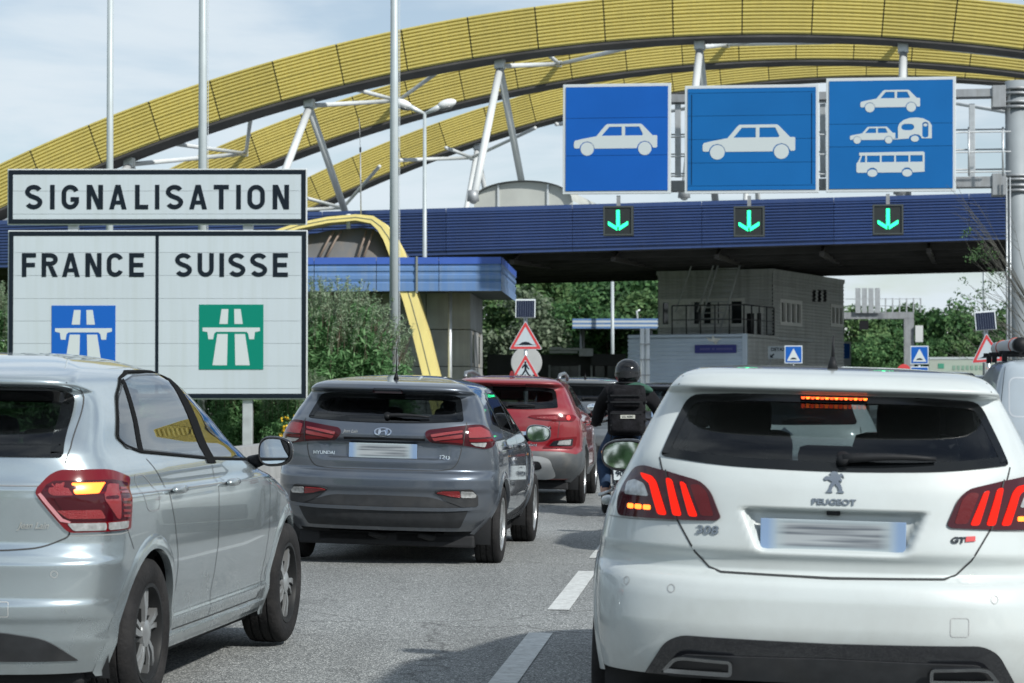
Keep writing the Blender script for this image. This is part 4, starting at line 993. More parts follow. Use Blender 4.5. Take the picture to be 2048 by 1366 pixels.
# ================================================================== trees and bushes
def leaf_material(name, c1, c2, c3, trans=.25, rough=.55):
    m = bpy.data.materials.new(name); m.use_nodes = True; t = m.node_tree; b = t.nodes['Principled BSDF']; ln = t.links.new
    ge = N(t, 'ShaderNodeNewGeometry'); r = N(t, 'ShaderNodeValToRGB'); r.color_ramp.elements[0].color = (*c1, 1); r.color_ramp.elements[1].color = (*c3, 1); e = r.color_ramp.elements.new(.55); e.color = (*c2, 1)
    oi = N(t, 'ShaderNodeObjectInfo'); ad = N(t, 'ShaderNodeMath', operation='ADD'); mu = N(t, 'ShaderNodeMath', operation='MULTIPLY'); mu.inputs[1].default_value = .3
    sb = N(t, 'ShaderNodeMath', operation='SUBTRACT'); sb.inputs[1].default_value = .15
    ln(oi.outputs['Random'], mu.inputs[0]); ln(mu.outputs[0], sb.inputs[0]); ln(sb.outputs[0], ad.inputs[0]); ln(ge.outputs['Random Per Island'], ad.inputs[1]); ln(ad.outputs[0], r.inputs['Fac'])
    ln(r.outputs['Color'], b.inputs['Base Color']); b.inputs['Roughness'].default_value = rough; b.inputs['Specular IOR Level'].default_value = .12
    tr_ = N(t, 'ShaderNodeBsdfTranslucent'); ln(r.outputs['Color'], tr_.inputs['Color']); mi = N(t, 'ShaderNodeMixShader'); mi.inputs[0].default_value = trans
    ln(b.outputs[0], mi.inputs[1]); ln(tr_.outputs[0], mi.inputs[2]); ln(mi.outputs[0], t.nodes['Material Output'].inputs['Surface']); return m
M_LEAF = leaf_material('tree_leaves', (.03, .08, .03), (.06, .14, .052), (.12, .22, .085))
M_LEAF2 = leaf_material('tree_leaves_light', (.045, .10, .04), (.09, .165, .065), (.16, .25, .105))
M_LEAFS = leaf_material('silvery_leaves', (.08, .115, .07), (.15, .20, .13), (.25, .30, .215))
M_LEAFB = leaf_material('bush_leaves', (.065, .16, .06), (.13, .27, .11), (.25, .40, .20), .4)
M_TIPS = leaf_material('bush_tips', (.10, .17, .09), (.20, .29, .17), (.36, .44, .32), .4)
M_BARK = mat('bark', (.09, .07, .05), .9, var=.3, vscale=8, bump=.5, bscale=30)
def leaves(cent, spread, count, size, aspect=1.0, up=.3, rng=RNG):
    """count leaf quads scattered about clump centres (n,3) with spread (n,)"""
    idx = rng.integers(0, len(cent), count); d = rng.normal(size=(count, 3)); d /= np.linalg.norm(d, axis=1)[:, None]
    rr = rng.random(count)**.45
    c = cent[idx]+d*(rr*spread[idx])[:, None]*np.array([1, 1, .8])
    nrm = d*.6+rng.normal(size=(count, 3))*.55+np.array([0, 0, up]); nrm /= np.linalg.norm(nrm, axis=1)[:, None]
    a = np.cross(nrm, rng.normal(size=(count, 3))); a /= np.linalg.norm(a, axis=1)[:, None]; b = np.cross(nrm, a)
    s = size*(.6+.8*rng.random(count))[:, None]
    a = a*s; b = b*s*aspect
    v = np.stack([c-a*.5, c+b*.42, c+a*.55, c-b*.42], 1).reshape(-1, 3)
    f = np.arange(count*4).reshape(-1, 4)
    return v, f
def np_obj(name, v, f, m, parent=None):
    me = bpy.data.meshes.new(name); me.vertices.add(len(v)); me.vertices.foreach_set('co', np.ascontiguousarray(v, dtype=np.float32).ravel())
    n = len(f); me.loops.add(n*4); me.polygons.add(n); me.loops.foreach_set('vertex_index', f.astype(np.int32).ravel()); me.polygons.foreach_set('loop_start', np.arange(0, n*4, 4, dtype=np.int32)); me.polygons.foreach_set('loop_total', np.full(n, 4, dtype=np.int32))
    me.update(); me.validate(); me.materials.append(m); o = bpy.data.objects.new(name, me); COL.objects.link(o)
    if parent is not None: o.parent = parent
    return o
def tree_proto(name, label, h, w, nclump, count, size, m, seed):
    rng = np.random.default_rng(seed)
    t = thing(name, label, 'tree', (0, 0, 0))
    z0 = h*.18; cz = (h+z0)/2; hz_ = (h-z0)/2
    d = rng.normal(size=(nclump, 3)); d /= np.linalg.norm(d, axis=1)[:, None]; rr = (.35+.65*rng.random(nclump)**.6)
    c = np.stack([d[:, 0]*rr*w*.5*.85, d[:, 1]*rr*w*.5*.85, cz+d[:, 2]*rr*hz_*.88], 1)
    c[:, :2] *= (1.1-.5*np.clip((c[:, 2]-cz)/hz_, -1, 1)**2)[:, None]
    sp = w*(.10+.11*rng.random(nclump))
    v, f = leaves(c, sp, count, size, .75, .35, rng)
    mb = MB(); mb.tube([(0, 0, -.4), (.05, 0, h*.3), (-.05, .05, h*.6), (0, 0, h*.85)], [w*.035, w*.028, w*.018, w*.006], 8)
    for i in range(12):
        p = Vector(c[rng.integers(0, nclump)]); q = Vector((0, 0, h*(.2+.4*rng.random()))); mb.tube([q, (q+p)/2+Vector((0, 0, .2)), p], [w*.013, w*.009, w*.003], 5)
    mb.build('trunk', M_BARK, t, True); np_obj('crown', v, f, m, t); return t
protos = [tree_proto('broadleaf_tree', 'x', 9.0, 6.4, 64, 7600, .34, M_LEAF, 1), tree_proto('broadleaf_tree', 'x', 9.6, 5.4, 58, 7200, .32, M_LEAF, 2),
          tree_proto('broadleaf_tree', 'x', 8.2, 6.2, 60, 7200, .33, M_LEAF2, 3), tree_proto('silver_tree', 'x', 7.6, 4.6, 46, 5600, .26, M_LEAFS, 4)]
spots = [  # px, depth, top py, proto, group side
    (985, 131, 563, 2, 'left'), (1040, 128, 555, 3, 'left'), (1075, 140, 525, 2, 'left'), (1130, 146, 510, 0, 'left'), (1188, 150, 500, 1, 'left'), (1250, 143, 505, 0, 'left'), (1300, 152, 510, 1, 'left'), (1350, 146, 513, 2, 'left'), (1098, 158, 493, 1, 'left'), (1225, 162, 485, 0, 'left'), (1160, 136, 565, 0, 'left'), (1280, 136, 570, 2, 'left'), (1215, 132, 605, 0, 'left'), (1330, 134, 585, 1, 'left'),
    (1712, 150, 600, 2, 'right'), (1760, 155, 606, 0, 'right'), (1808, 160, 598, 2, 'right'), (1862, 158, 594, 1, 'right'), (1920, 156, 587, 0, 'right'), (1968, 165, 606, 1, 'right'), (2020, 158, 600, 0, 'right'), (2075, 156, 590, 2, 'right'), (1735, 140, 660, 0, 'right'), (1790, 142, 655, 1, 'right'), (1845, 142, 650, 0, 'right'), (1900, 144, 650, 1, 'right'), (1950, 142, 655, 2, 'right'), (2010, 142, 650, 0, 'right')]
used = [False]*4; order = {'left': [s for s in spots if s[4] == 'left'], 'right': [s for s in spots if s[4] == 'right']}
PH = [9.0, 9.6, 8.2, 7.6]
words = ['first', 'second', 'third', 'fourth', 'fifth', 'sixth', 'seventh', 'eighth', 'ninth', 'tenth', 'eleventh', 'twelfth', 'thirteenth', 'fourteenth', 'fifteenth']
for side in ('left', 'right'):
    for rank, (px, d, py, pi, _) in enumerate(sorted(order[side])):
        if not used[pi]: t = protos[pi]; used[pi] = True
        else: t = copy_tree(protos[pi])
        b = P(px, HOR, d); top = P(px, py, d).z; s = top/PH[pi]
        t.location = (b.x, b.y, -.3); t.scale = (s*1.05, s*1.05, s); t.rotation_euler = (0, 0, (px*37 % 360)/57.3)
        kind = ('dark green', 'dark green', 'mid green', 'silvery pale')[pi]
        where = 'behind the red car' if side == 'left' else 'right of the grey building'
        tag(t, f'{kind} broadleaf tree {where}, {words[rank]} from the left', 'tree', f'trees {where}')
# bush with fine upright shoots beside the border sign
def bush_proto(w, h, seed, count):
    rng = np.random.default_rng(seed); t = thing('leafy_bush', 'x', 'bush', (0, 0, 0)); n = 150
    d = rng.normal(size=(n, 3)); d /= np.linalg.norm(d, axis=1)[:, None]; rr = .55+.42*rng.random(n)
    c = np.stack([d[:, 0]*rr*w*.5, d[:, 1]*rr*w*.42, h*.46+d[:, 2]*rr*h*.46], 1); c[:, 2] = np.clip(c[:, 2], .12, None)
    sp = w*(.07+.07*rng.random(n))
    v1, f1 = leaves(c, sp, count, .125, .32, .4, rng)
    shoots = []; mb = MB()
    for i in range(260):        # upright shoots breaking the outline
        th = rng.random()*6.283; q = rng.random()**.5; base = np.array([math.cos(th)*q*w*.46, math.sin(th)*q*w*.4, h*(.5+.42*math.sqrt(max(0, 1-q*q)))])
        ln_ = .25+.35*rng.random(); tip = base+np.array([base[0]*.12+rng.normal()*.05, rng.normal()*.05, ln_])
        mb.tube([base-np.array([0, 0, .3]), tip], [.006, .002], 4, False)
        for k in range(26): shoots.append(base+(tip-base)*(k/25))
    sc_ = np.array(shoots); v2, f2 = leaves(sc_, np.full(len(sc_), .045), len(sc_)*2, .075, .28, .5, rng)
    for i in range(14): th = rng.random()*6.283; mb.tube([(0, 0, -.1), (math.cos(th)*w*.15, math.sin(th)*w*.15, h*.3), (math.cos(th)*w*.3, math.sin(th)*w*.3, h*.75)], [.04, .025, .008], 5)
    mb.build('stems', M_BARK, t, True)
    np_obj('foliage', v1, f1, M_LEAFB, t); np_obj('young_shoots', v2, f2, M_TIPS, t); return t
bp_ = bush_proto(3.2, 3.15, 11, 36000)
bpos = [(650, 42.5, 1.0, 'tall feathery green bush between the border sign and the concrete building'), (520, 41.5, .62, 'low dense bush under the SUISSE half of the border sign'), (400, 43, .66, 'low dense bush behind the middle of the border sign'), (200, 46, .95, 'green bush behind the FRANCE half of the border sign'), (-20, 45, 1.0, 'green bush at the left picture edge behind the border sign'), (700, 45.5, .8, 'rounded bush around the foot of the flagpole'), (600, 40.0, .5, 'small low bush in front of the sign post')]
for i, (px, d, s, lb_) in enumerate(bpos):
    t = bp_ if i == 0 else copy_tree(bp_); b = P(px, HOR, d); t.location = (b.x, b.y, .05); t.scale = (s*1.02, s, s); t.rotation_euler = (0, 0, i*1.3); tag(t, lb_, 'bush', 'roadside bushes')
# small yellow flowers at the foot of the bushes
fl = thing('yellow_flowers', 'little yellow flowers at the foot of the roadside bushes', 'flowers'); fl['kind'] = 'stuff'
rng = np.random.default_rng(5); cs = np.array([tuple(P(560+rng.random()*60, 820+rng.random()*50, 39.2)) for _ in range(40)]); v, f = leaves(cs, np.full(40, .04), 160, .05, .9, .2, rng)
np_obj('blossoms', v, f, mat('yellow_blossom', (.65, .42, .02), .6), fl)
# bare twiggy branches at the right edge beside the gantry column
tw = thing('bare_tree', 'thin nearly bare tree reaching in beside the gantry column', 'tree')
rt = P(2085, HOR, 50); tw.location = (rt.x, rt.y, -.1); mb = MB(); rng = np.random.default_rng(3); lv_c = []
mb.tube([(0, 0, 0), (-.05, 0, 1.6), (-.1, 0, 3.0)], [.09, .07, .05], 8)
for i in range(34):
    z0 = 1.4+2.6*rng.random(); x1 = -(.5+1.4*rng.random()); z1 = z0+.3+2.2*rng.random()**1.3; p0 = Vector((-.08, 0, min(z0, 3.0))); p1 = Vector((x1, rng.normal()*.3, z1)); mid = (p0+p1)/2+Vector((-.1, 0, .25))
    mb.tube([p0, mid, p1], [.011, .006, .002], 5, False)
    for j in range(4):
        q = mid+(p1-mid)*(.2+.25*j); e = q+Vector((-.2-.3*rng.random(), rng.normal()*.15, .15+.45*rng.random())); mb.tube([q, e], [.005, .002], 4, False)
        if z1 < 4.4 and rng.random() < .5: lv_c.append(e)
mb.build('branches', mat('twig_grey', (.11, .11, .095), .9), tw, True)
lc = np.array([tuple(q) for q in lv_c]); v, f = leaves(lc, np.full(len(lc), .14), 900, .07, .5, .3, rng); np_obj('leaves', v, f, M_LEAF2, tw)

# unseen wood added behind the viewer to give the car paint a dark horizon
rng = np.random.default_rng(21); n = 520
cw = np.stack([rng.uniform(-90, 90, n), -62-rng.random(n)*8, 1.0+rng.random(n)**.8*7.0], 1); cw[:, 2] *= (.75+.25*np.sin(cw[:, 0]*.21)+.12*np.sin(cw[:, 0]*.53))
v, f = leaves(cw, 1.0+rng.random(n)*.9, 16000, .75, .8, .3, rng)
wd = np_obj('reflection_wood', v, f, M_LEAF); tag(wd, 'added dark wood, unseen behind the viewer, for reflections in the cars', 'wood', None, 'stuff')
# ================================================================== car builder
# A body is a stack of plan outlines: half width, rear, front and corner shape as functions of height.
def pchip(keys):
    x = np.array([k[0] for k in keys], float); y = np.array([k[1] for k in keys], float)
    h = np.diff(x); d = np.diff(y)/h; m = np.zeros(len(x)); m[0] = d[0]; m[-1] = d[-1]
    for i in range(1, len(x)-1):
        if d[i-1]*d[i] > 0:
            w1 = 2*h[i]+h[i-1]; w2 = h[i]+2*h[i-1]; m[i] = (w1+w2)/(w1/d[i-1]+w2/d[i])
    def f(q):
        q = min(max(q, x[0]), x[-1]); i = min(max(int(np.searchsorted(x, q))-1, 0), len(h)-1); t = (q-x[i])/h[i]
        return (1+2*t)*(1-t)**2*y[i]+t*(1-t)**2*h[i]*m[i]+t*t*(3-2*t)*y[i+1]+t*t*(t-1)*h[i]*m[i+1]
    return f
def inpoly(px, py, poly):
    r = np.zeros(px.shape, bool); n = len(poly); j = n-1
    for i in range(n):
        xi, yi = poly[i]; xj, yj = poly[j]
        c = ((yi > py) != (yj > py)) & (px < (xj-xi)*(py-yi)/(yj-yi+1e-12)+xi); r ^= c; j = i
    return r
def inset(poly, d):
    """move a polygon inwards by d (towards its inside)"""
    n = len(poly); a = sum(poly[i][0]*poly[(i+1) % n][1]-poly[(i+1) % n][0]*poly[i][1] for i in range(n)); sg = 1 if a > 0 else -1; o = []
    for i in range(n):
        p = Vector(poly[i]); e1 = (p-Vector(poly[i-1])).normalized(); e2 = (Vector(poly[(i+1) % n])-p).normalized()
        n1 = Vector((-e1.y, e1.x))*sg; n2 = Vector((-e2.y, e2.x))*sg; b = (n1+n2)
        if b.length < 1e-6: b = n1
        b.normalize(); k = d/max(.35, b.dot(n1)); q = p+b*k; o.append((q.x, q.y))
    return o
def densify(poly, step, closed=True):
    o = []; n = len(poly)
    for i in range(n if closed else n-1):
        a = Vector(poly[i]); b = Vector(poly[(i+1) % n]); k = max(1, int((b-a).length/step+.5))
        for j in range(k): q = a+(b-a)*j/k; o.append((q.x, q.y))
    if not closed: o.append(tuple(poly[-1]))
    return o
class Car:
    def __init__(s, t, W, YR, YF, ze, h, ymid, AR, NR, AF=.8, NF=2.6, front_taper=.10, z0=.2, disp=None, dome_p=2.4):
        s.t = t; s.W, s.YR, s.YF, s.A, s.Nn = pchip(W), pchip(YR), pchip(YF), pchip(AR), pchip(NR)
        s.ze, s.h, s.ymid, s.AF, s.NF, s.ft, s.z0, s.disp, s.dp = ze, h, ymid, AF, NF, front_taper, z0, disp, dome_p
        s.cache = {}; s.tt = np.linspace(0, math.pi/2, 260); s.rear_holes = []; s.side_holes = []; s.L = max(k[1] for k in YF)
    def outline(s, z):
        """dense half outline from rear centre round the right side to front centre: u,x,y and the two break indices"""
        key = round(z, 4)
        if key in s.cache: return s.cache[key]
        w, yr, yf, a, n = s.W(z), s.YR(z), s.YF(z), s.A(z), s.Nn(z); af = min(s.AF, (yf-yr)*.45); a = min(a, (yf-yr)*.45)
        t = s.tt; xr = w*np.sin(t)**(2/n); yr_ = yr+a*(1-np.cos(t)**(2/n))
        ys = np.linspace(yr+a, yf-af, 60)[1:-1]; xs = np.full(58, w)
        tf = t[::-1]; xf = w*np.sin(tf)**(2/s.NF); yf_ = yf-af*(1-np.cos(tf)**(2/s.NF))
        x = np.concatenate([xr, xs, xf]); y = np.concatenate([yr_, ys, yf_])
        q = np.clip((y-.55*s.L)/(.45*s.L), 0, 1); x = x*(1-s.ft*q**2); q = np.clip((.25*s.L-y)/(.25*s.L), 0, 1); x = x*(1-.035*q**1.5)
        u = np.concatenate([[0], np.cumsum(np.hypot(np.diff(x), np.diff(y)))])
        if s.disp is not None: y = y+s.disp(u, z)
        r = (u, x, y, 260, 260+58); s.cache[key] = r; return r
    def rear(s, u, z):
        U, X, Y, _, _ = s.outline(z); a = abs(u); return Vector((math.copysign(float(np.interp(a, U, X)), u), float(np.interp(a, U, Y)), z))
    def side(s, y, z, sg):
        U, X, Y, i0, i1 = s.outline(z); i = int(np.argmax(X > 0.25)); return Vector((sg*float(np.interp(y, Y[i:i1+150], X[i:i1+150])), y, z))
    def mp(s, mode, p, sg, off=0.0):
        f = (lambda a, z: s.rear(a, z)) if mode == 'rear' else (lambda a, z: s.side(a, z, sg))
        a, z = p; q = f(a, z)
        if off:
            e = .006; ta = f(a+e, z)-f(a-e, z); tz = f(a, z+e)-f(a, z-e); n = ta.cross(tz)
            if n.length > 1e-9:
                n.normalize(); c = Vector((0, s.L*.5, .75))
                if n.dot(q-c) < 0: n = -n
                q = q+n*off
        return q
    def body(s, name, m, nr=34, ns=84, nf=14, dz=.014):
        zs = list(np.arange(s.z0, s.ze, dz)); zs[-1] = s.ze
        rows = []; half = nr+ns+nf; V = []; UU = []; YY = []; ZZ = []
        def samp(z, kx=1.0, zz=None):
            u, x, y, i0, i1 = s.outline(z)
            us = np.concatenate([np.linspace(0, u[i0-1], nr+1)[:-1], np.linspace(u[i0-1], u[i1], ns+1)[:-1], np.linspace(u[i1], u[-1], nf+1)])
            X = np.interp(us, u, x); Y = np.interp(us, u, y); X[0] = 0; X[-1] = 0
            if kx != 1.0: X = X*kx; Y = s.ymid+(Y-s.ymid)*kx
            return us, X, Y, np.full(len(us), z if zz is None else zz)
        rings = [samp(z) for z in zs]
        for k in (.975, .94, .9, .84, .76, .66, .54, .4, .25, .1): rings.append(samp(s.ze, k, s.ze+s.h*(1-k**s.dp)))
        n = half+1; ring_n = 2*n-2
        for us, X, Y, Z in rings:
            V.append(np.stack([np.concatenate([X, -X[-2:0:-1]]), np.concatenate([Y, Y[-2:0:-1]]), np.concatenate([Z, Z[-2:0:-1]])], 1)); UU.append(np.concatenate([us, us[-2:0:-1]]))
        Vn = np.concatenate(V); U = np.concatenate(UU); nz_ = len(rings)
        i = np.arange(nz_-1)[:, None]*ring_n; j = np.arange(ring_n)[None, :]; j2 = (j+1) % ring_n
        Fq = np.stack([i+j, i+j2, i+ring_n+j2, i+ring_n+j], -1).reshape(-1, 4)
        cu = U[Fq].mean(1); cc = Vn[Fq].mean(1); isdome = (np.arange(len(Fq))//ring_n) >= len(zs)-1
        keep = np.ones(len(Fq), bool)
        rearzone = cc[:, 1] < 1.6
        for poly in s.rear_holes: keep &= ~(inpoly(np.where(cc[:, 0] < 0, -cu, cu), cc[:, 2], poly) & rearzone & ~isdome)
        for poly, both in s.side_holes: keep &= ~(inpoly(cc[:, 1], cc[:, 2], poly) & (np.abs(cc[:, 0]) > .28) & ~isdome)
        # windscreen opening
        if s.ws: keep &= ~((cc[:, 2] > s.ws[0]) & (cc[:, 2] < s.ws[1]) & (cc[:, 1] > s.ws[2]) & (np.abs(cc[:, 0]) < s.ws[3]) & ~isdome)
        Fk = [tuple(q) for q in Fq[keep]]; Fk.append(tuple(range((nz_-1)*ring_n, nz_*ring_n)))
        o = obj(name, Vn, Fk, m, s.t, True); me = o.data
        bm = bmesh.new(); bm.from_mesh(me); bmesh.ops.delete(bm, geom=[v for v in bm.verts if not v.link_faces], context='VERTS'); bmesh.ops.remove_doubles(bm, verts=bm.verts[:], dist=1e-5); bm.to_mesh(me); bm.free(); return o
    ws = None
    def panel(s, name, poly, mode, sg, off, m, parent=None, skirt=.012, step=.03, bulge=0.0):
        """a piece of surface with the given outline, lying off proud of the body and closed down to it"""
        b = densify(poly, step); n = len(b); a = np.array(b); lo, hi = a.min(0), a.max(0)
        gx_ = np.arange(lo[0]+step*.5, hi[0], step); gz_ = np.arange(lo[1]+step*.5, hi[1], step); G = np.array([(p, q) for p in gx_ for q in gz_]) if len(gx_) and len(gz_) else np.zeros((0, 2))
        if len(G):
            ok = inpoly(G[:, 0], G[:, 1], inset(b, step*.35)); G = G[ok]
        pts = [Vector(p) for p in b]+[Vector(p) for p in G]
        vs_, _, fs, ov, _, _ = delaunay_2d_cdt(pts, [(i, (i+1) % n) for i in range(n)], [], 1, 1e-6)
        V = []
        for q in vs_:
            o_ = off
            if bulge:
                d = min(math.hypot(q.x-p[0], q.y-p[1]) for p in b); o_ = off+bulge*min(1, d/.06)**.6
            V.append(s.mp(mode, (q.x, q.y), sg, o_))
        F_ = [tuple(f) for f in fs]
        c = Vector((0, s.L*.5, .75))
        nv = len(V); idx = {}
        for i, q in enumerate(vs_): idx[(round(q.x, 5), round(q.y, 5))] = i
        loop = [idx.get((round(p[0], 5), round(p[1], 5))) for p in b]
        if all(k is not None for k in loop):
            for p in b: V.append(s.mp(mode, p, sg, off-skirt))
            for i in range(n): F_.append((loop[i], loop[(i+1) % n], nv+(i+1) % n, nv+i))
        o = obj(name, V, F_, m, parent or s.t, True)
        bm = bmesh.new(); bm.from_mesh(o.data); bmesh.ops.recalc_face_normals(bm, faces=bm.faces[:])
        f0 = max(bm.faces, key=lambda q: q.calc_area())
        cc = f0.calc_center_median()
        if f0.normal.dot(cc-c) < 0: bmesh.ops.reverse_faces(bm, faces=bm.faces[:])
        bm.to_mesh(o.data); bm.free(); return auto_smooth(o, 40)
    def strip(s, name, outer, inner, mode, sg, off, off2, m, parent=None):
        """band between two outlines with equal point counts"""
        n = len(outer); V = [s.mp(mode, p, sg, off) for p in outer]+[s.mp(mode, p, sg, off2) for p in inner]+[s.mp(mode, p, sg, off-.012) for p in outer]+[s.mp(mode, p, sg, off2-.012) for p in inner]
        F_ = []
        for i in range(n): j = (i+1) % n; F_ += [(i, j, n+j, n+i), (2*n+i, 2*n+j, j, i), (n+i, n+j, 3*n+j, 3*n+i)]
        return auto_smooth(obj(name, V, F_, m, parent or s.t, True), 40)
    def line(s, name, pts, mode, sg, w, m, parent=None, off=.0015, closed=False, round_=.0):
        pts = densify(pts, .025, closed); n = len(pts); V = []
        for i, p in enumerate(pts):
            a = Vector(pts[(i-1) % n] if closed else pts[max(i-1, 0)]); b = Vector(pts[(i+1) % n] if closed else pts[min(i+1, n-1)]); t = (b-a)
            t = t.normalized() if t.length > 0 else Vector((1, 0)); q = Vector((-t.y, t.x))*w/2
            V += [s.mp(mode, (p[0]+q.x, p[1]+q.y), sg, off), s.mp(mode, (p[0]-q.x, p[1]-q.y), sg, off)]
        F_ = [(2*i, 2*i+1, 2*((i+1) % n)+1, 2*((i+1) % n)) for i in range(n if closed else n-1)]
        return obj(name, V, F_, m, parent or s.t, True)
    def window(s, name, poly, mode, sg, gm, frit=.035, fm=None, off=.004, trim=None):
        b = densify(poly, .03)
        (s.rear_holes if mode == 'rear' else s.side_holes).append(inset(b, .014) if mode == 'rear' else (inset(b, .014), True))
        g_ = s.panel(name, poly, mode, sg, off, gm, skirt=.006)
        if frit: s.strip('glass_border', b, inset(b, frit), mode, sg, off+.001, off+.001, fm or M_FRIT, g_)
        if trim: s.strip('window_trim', inset(b, -.022), inset(b, .004), mode, sg, off+.006, off+.006, trim, g_)
        return g_
    def wheel_arch(s, yw, zw, r, m, lip=.055, flare=.010, cladm=None):
        n = 40; a0, a1 = R_(-22), R_(202)
        arc = lambda rr: [(yw+rr*math.cos(a0+(a1-a0)*i/n), zw+rr*math.sin(a0+(a1-a0)*i/n)) for i in range(n+1)]
        hole = arc(r+.012)+[(yw-r-.012, 0), (yw+r+.012, 0)]; s.side_holes.append((hole, True))
        for sg in (-1, 1):
            V = []; F_ = []; rings = ((r-.004, -.02), (r, flare), (r+lip*.45, flare), (r+lip, .0005)); k = len(rings)
            for i in range(n+1):
                an = a0+(a1-a0)*i/n
                for rr, o_ in rings:
                    p = (yw+rr*math.cos(an), max(s.z0-.02, zw+rr*math.sin(an))); V.append(s.mp('side', p, sg, o_))
            for i in range(n):
                for q in range(k-1): F_.append((i*k+q, (i+1)*k+q, (i+1)*k+q+1, i*k+q+1))
            auto_smooth(obj('wheel_arch', V, F_, cladm or m, s.t, True), 50)
            w = s.W(zw+.2); V = []; F_ = []
            for i in range(n+1):
                an = a0+(a1-a0)*i/n
                for xx in (w-.06, w-.42): V.append((sg*xx, yw+(r+.03)*math.cos(an), zw+(r+.03)*math.sin(an)))
            for i in range(n): F_.append((2*i, 2*i+2, 2*i+3, 2*i+1))
            V += [(sg*(w-.42), yw, zw)]; F_ += [(2*i+1, 2*i+3, len(V)-1) for i in range(n)]
            obj('wheel_well', V, F_, M_DARK, s.t, True)
M_FRIT = mat('glass_border_black', (.005, .006, .007), .1, spec=.4)
M_SEAM = mat('panel_gap', (.03, .032, .034), .7)
M_GLASS_D = glass_mat('tinted_glass', (.34, .38, .39), .0, 1.52, 1.3)
M_GLASS_DD = glass_mat('privacy_glass', (.15, .17, .18), .0, 1.52, 1.6)
M_GLASS_C = glass_mat('clear_car_glass', (.55, .63, .64), .0, 1.52, 2.0)
M_TYRE = mat('tyre_rubber', (.016, .016, .017), .85, spec=.2, var=.3, vscale=5, bump=.5, bscale=60, dirt=((.055, .052, .05), .4, 7))
M_RIM = mat('alloy_silver', (.46, .48, .49), .3, .7, dirt=((.15, .13, .11), .35, 6)); M_RIMD = mat('alloy_dark', (.016, .017, .018), .5, spec=.2)
M_CHROME = mat('chrome', (.75, .77, .79), .12, 1.0)
M_BADGE = mat('satin_badge', (.26, .29, .32), .25, .8)
M_MIRROR = mat('mirror_glass', (.82, .86, .88), .02, 1.0)
M_GLOSSBLACK = mat('gloss_black', (.012, .013, .016), .12, coat=1.0)
M_PLASTIC = mat('grey_black_plastic', (.028, .030, .033), .55, spec=.3, var=.2, vscale=15, dirt=((.06, .058, .055), .35, 5))
M_LAMP = mat('red_lamp', (.13, .004, .008), .12, spec=.3, coat=.4); M_LAMPD = mat('dark_red_lamp', (.045, .003, .007), .1, spec=.3, coat=.4); M_LAMPR = mat('red_reflector', (.24, .006, .010), .3, coat=1.0, bump=.8, bscale=220)
M_LAMPW = mat('clear_lamp', (.42, .43, .43), .2, .4, coat=1.0, var=.3, vscale=40)
M_LITR = mat('lit_red', (.2, .003, .002), .4, spec=.1, emit=(1.0, .022, .009), estr=1.05); M_LITO = mat('lit_amber', (.6, .1, .01), .3, emit=(1.0, .17, .02), estr=4.0)
M_SEAT = mat('seat_fabric', (.022, .023, .026), .9, var=.3, vscale=30)
def plate_mat():
    m = bpy.data.materials.new('number_plate'); m.use_nodes = True; t = m.node_tree; b = t.nodes['Principled BSDF']; ln = t.links.new
    tco = N(t, 'ShaderNodeTexCoord'); sx = N(t, 'ShaderNodeSeparateXYZ'); ln(tco.outputs['Object'], sx.inputs[0])
    mpn = N(t, 'ShaderNodeMapping'); mpn.inputs['Scale'].default_value = (2.6, 1, 60); ln(tco.outputs['Object'], mpn.inputs['Vector'])
    n = N(t, 'ShaderNodeTexNoise'); n.inputs['Scale'].default_value = 1.0; n.inputs['Detail'].default_value = 1; ln(mpn.outputs['Vector'], n.inputs['Vector'])
    r = N(t, 'ShaderNodeValToRGB'); r.color_ramp.elements[0].position = .36; r.color_ramp.elements[0].color = (.09, .105, .125, 1); r.color_ramp.elements[1].position = .62; r.color_ramp.elements[1].color = (.32, .35, .37, 1); ln(n.outputs['Fac'], r.inputs['Fac'])
    ab = N(t, 'ShaderNodeMath', operation='ABSOLUTE'); ln(sx.outputs['X'], ab.inputs[0])
    a1 = N(t, 'ShaderNodeMapRange'); a1.inputs[1].default_value = .215; a1.inputs[2].default_value = .16; ln(ab.outputs[0], a1.inputs[0])
    zb = N(t, 'ShaderNodeMath', operation='ABSOLUTE'); ln(sx.outputs['Z'], zb.inputs[0]); z1 = N(t, 'ShaderNodeMapRange'); z1.inputs[1].default_value = .05; z1.inputs[2].default_value = .036; ln(zb.outputs[0], z1.inputs[0])
    mu = N(t, 'ShaderNodeMath', operation='MULTIPLY'); ln(a1.outputs[0], mu.inputs[0]); ln(z1.outputs[0], mu.inputs[1])
    x = N(t, 'ShaderNodeMix', data_type='RGBA'); x.inputs[6].default_value = (.32, .38, .41, 1); ln(r.outputs['Color'], x.inputs[7]); ln(mu.outputs[0], x.inputs[0])
    a2 = N(t, 'ShaderNodeMapRange'); a2.inputs[1].default_value = .195; a2.inputs[2].default_value = .235; ln(ab.outputs[0], a2.inputs[0])
    x2 = N(t, 'ShaderNodeMix', data_type='RGBA'); ln(x.outputs[2], x2.inputs[6]); x2.inputs[7].default_value = (.19, .28, .43, 1); ln(a2.outputs[0], x2.inputs[0])
    ln(x2.outputs[2], b.inputs['Base Color']); b.inputs['Roughness'].default_value = .4; return m
M_PLATE = plate_mat()
def plate(car, z, y=None, tilt=0.0, dx=0.0, w=.52, h=.11):
    q = car.rear(dx, z); y = q.y-.012 if y is None else y
    o = MB().box((0, 0, 0), (w, .008, h), bev=.003).build('number_plate', M_PLATE, car.t); o.location = (dx, y, z); o.rotation_euler = (tilt, 0, 0); return o
WHEELS = {}
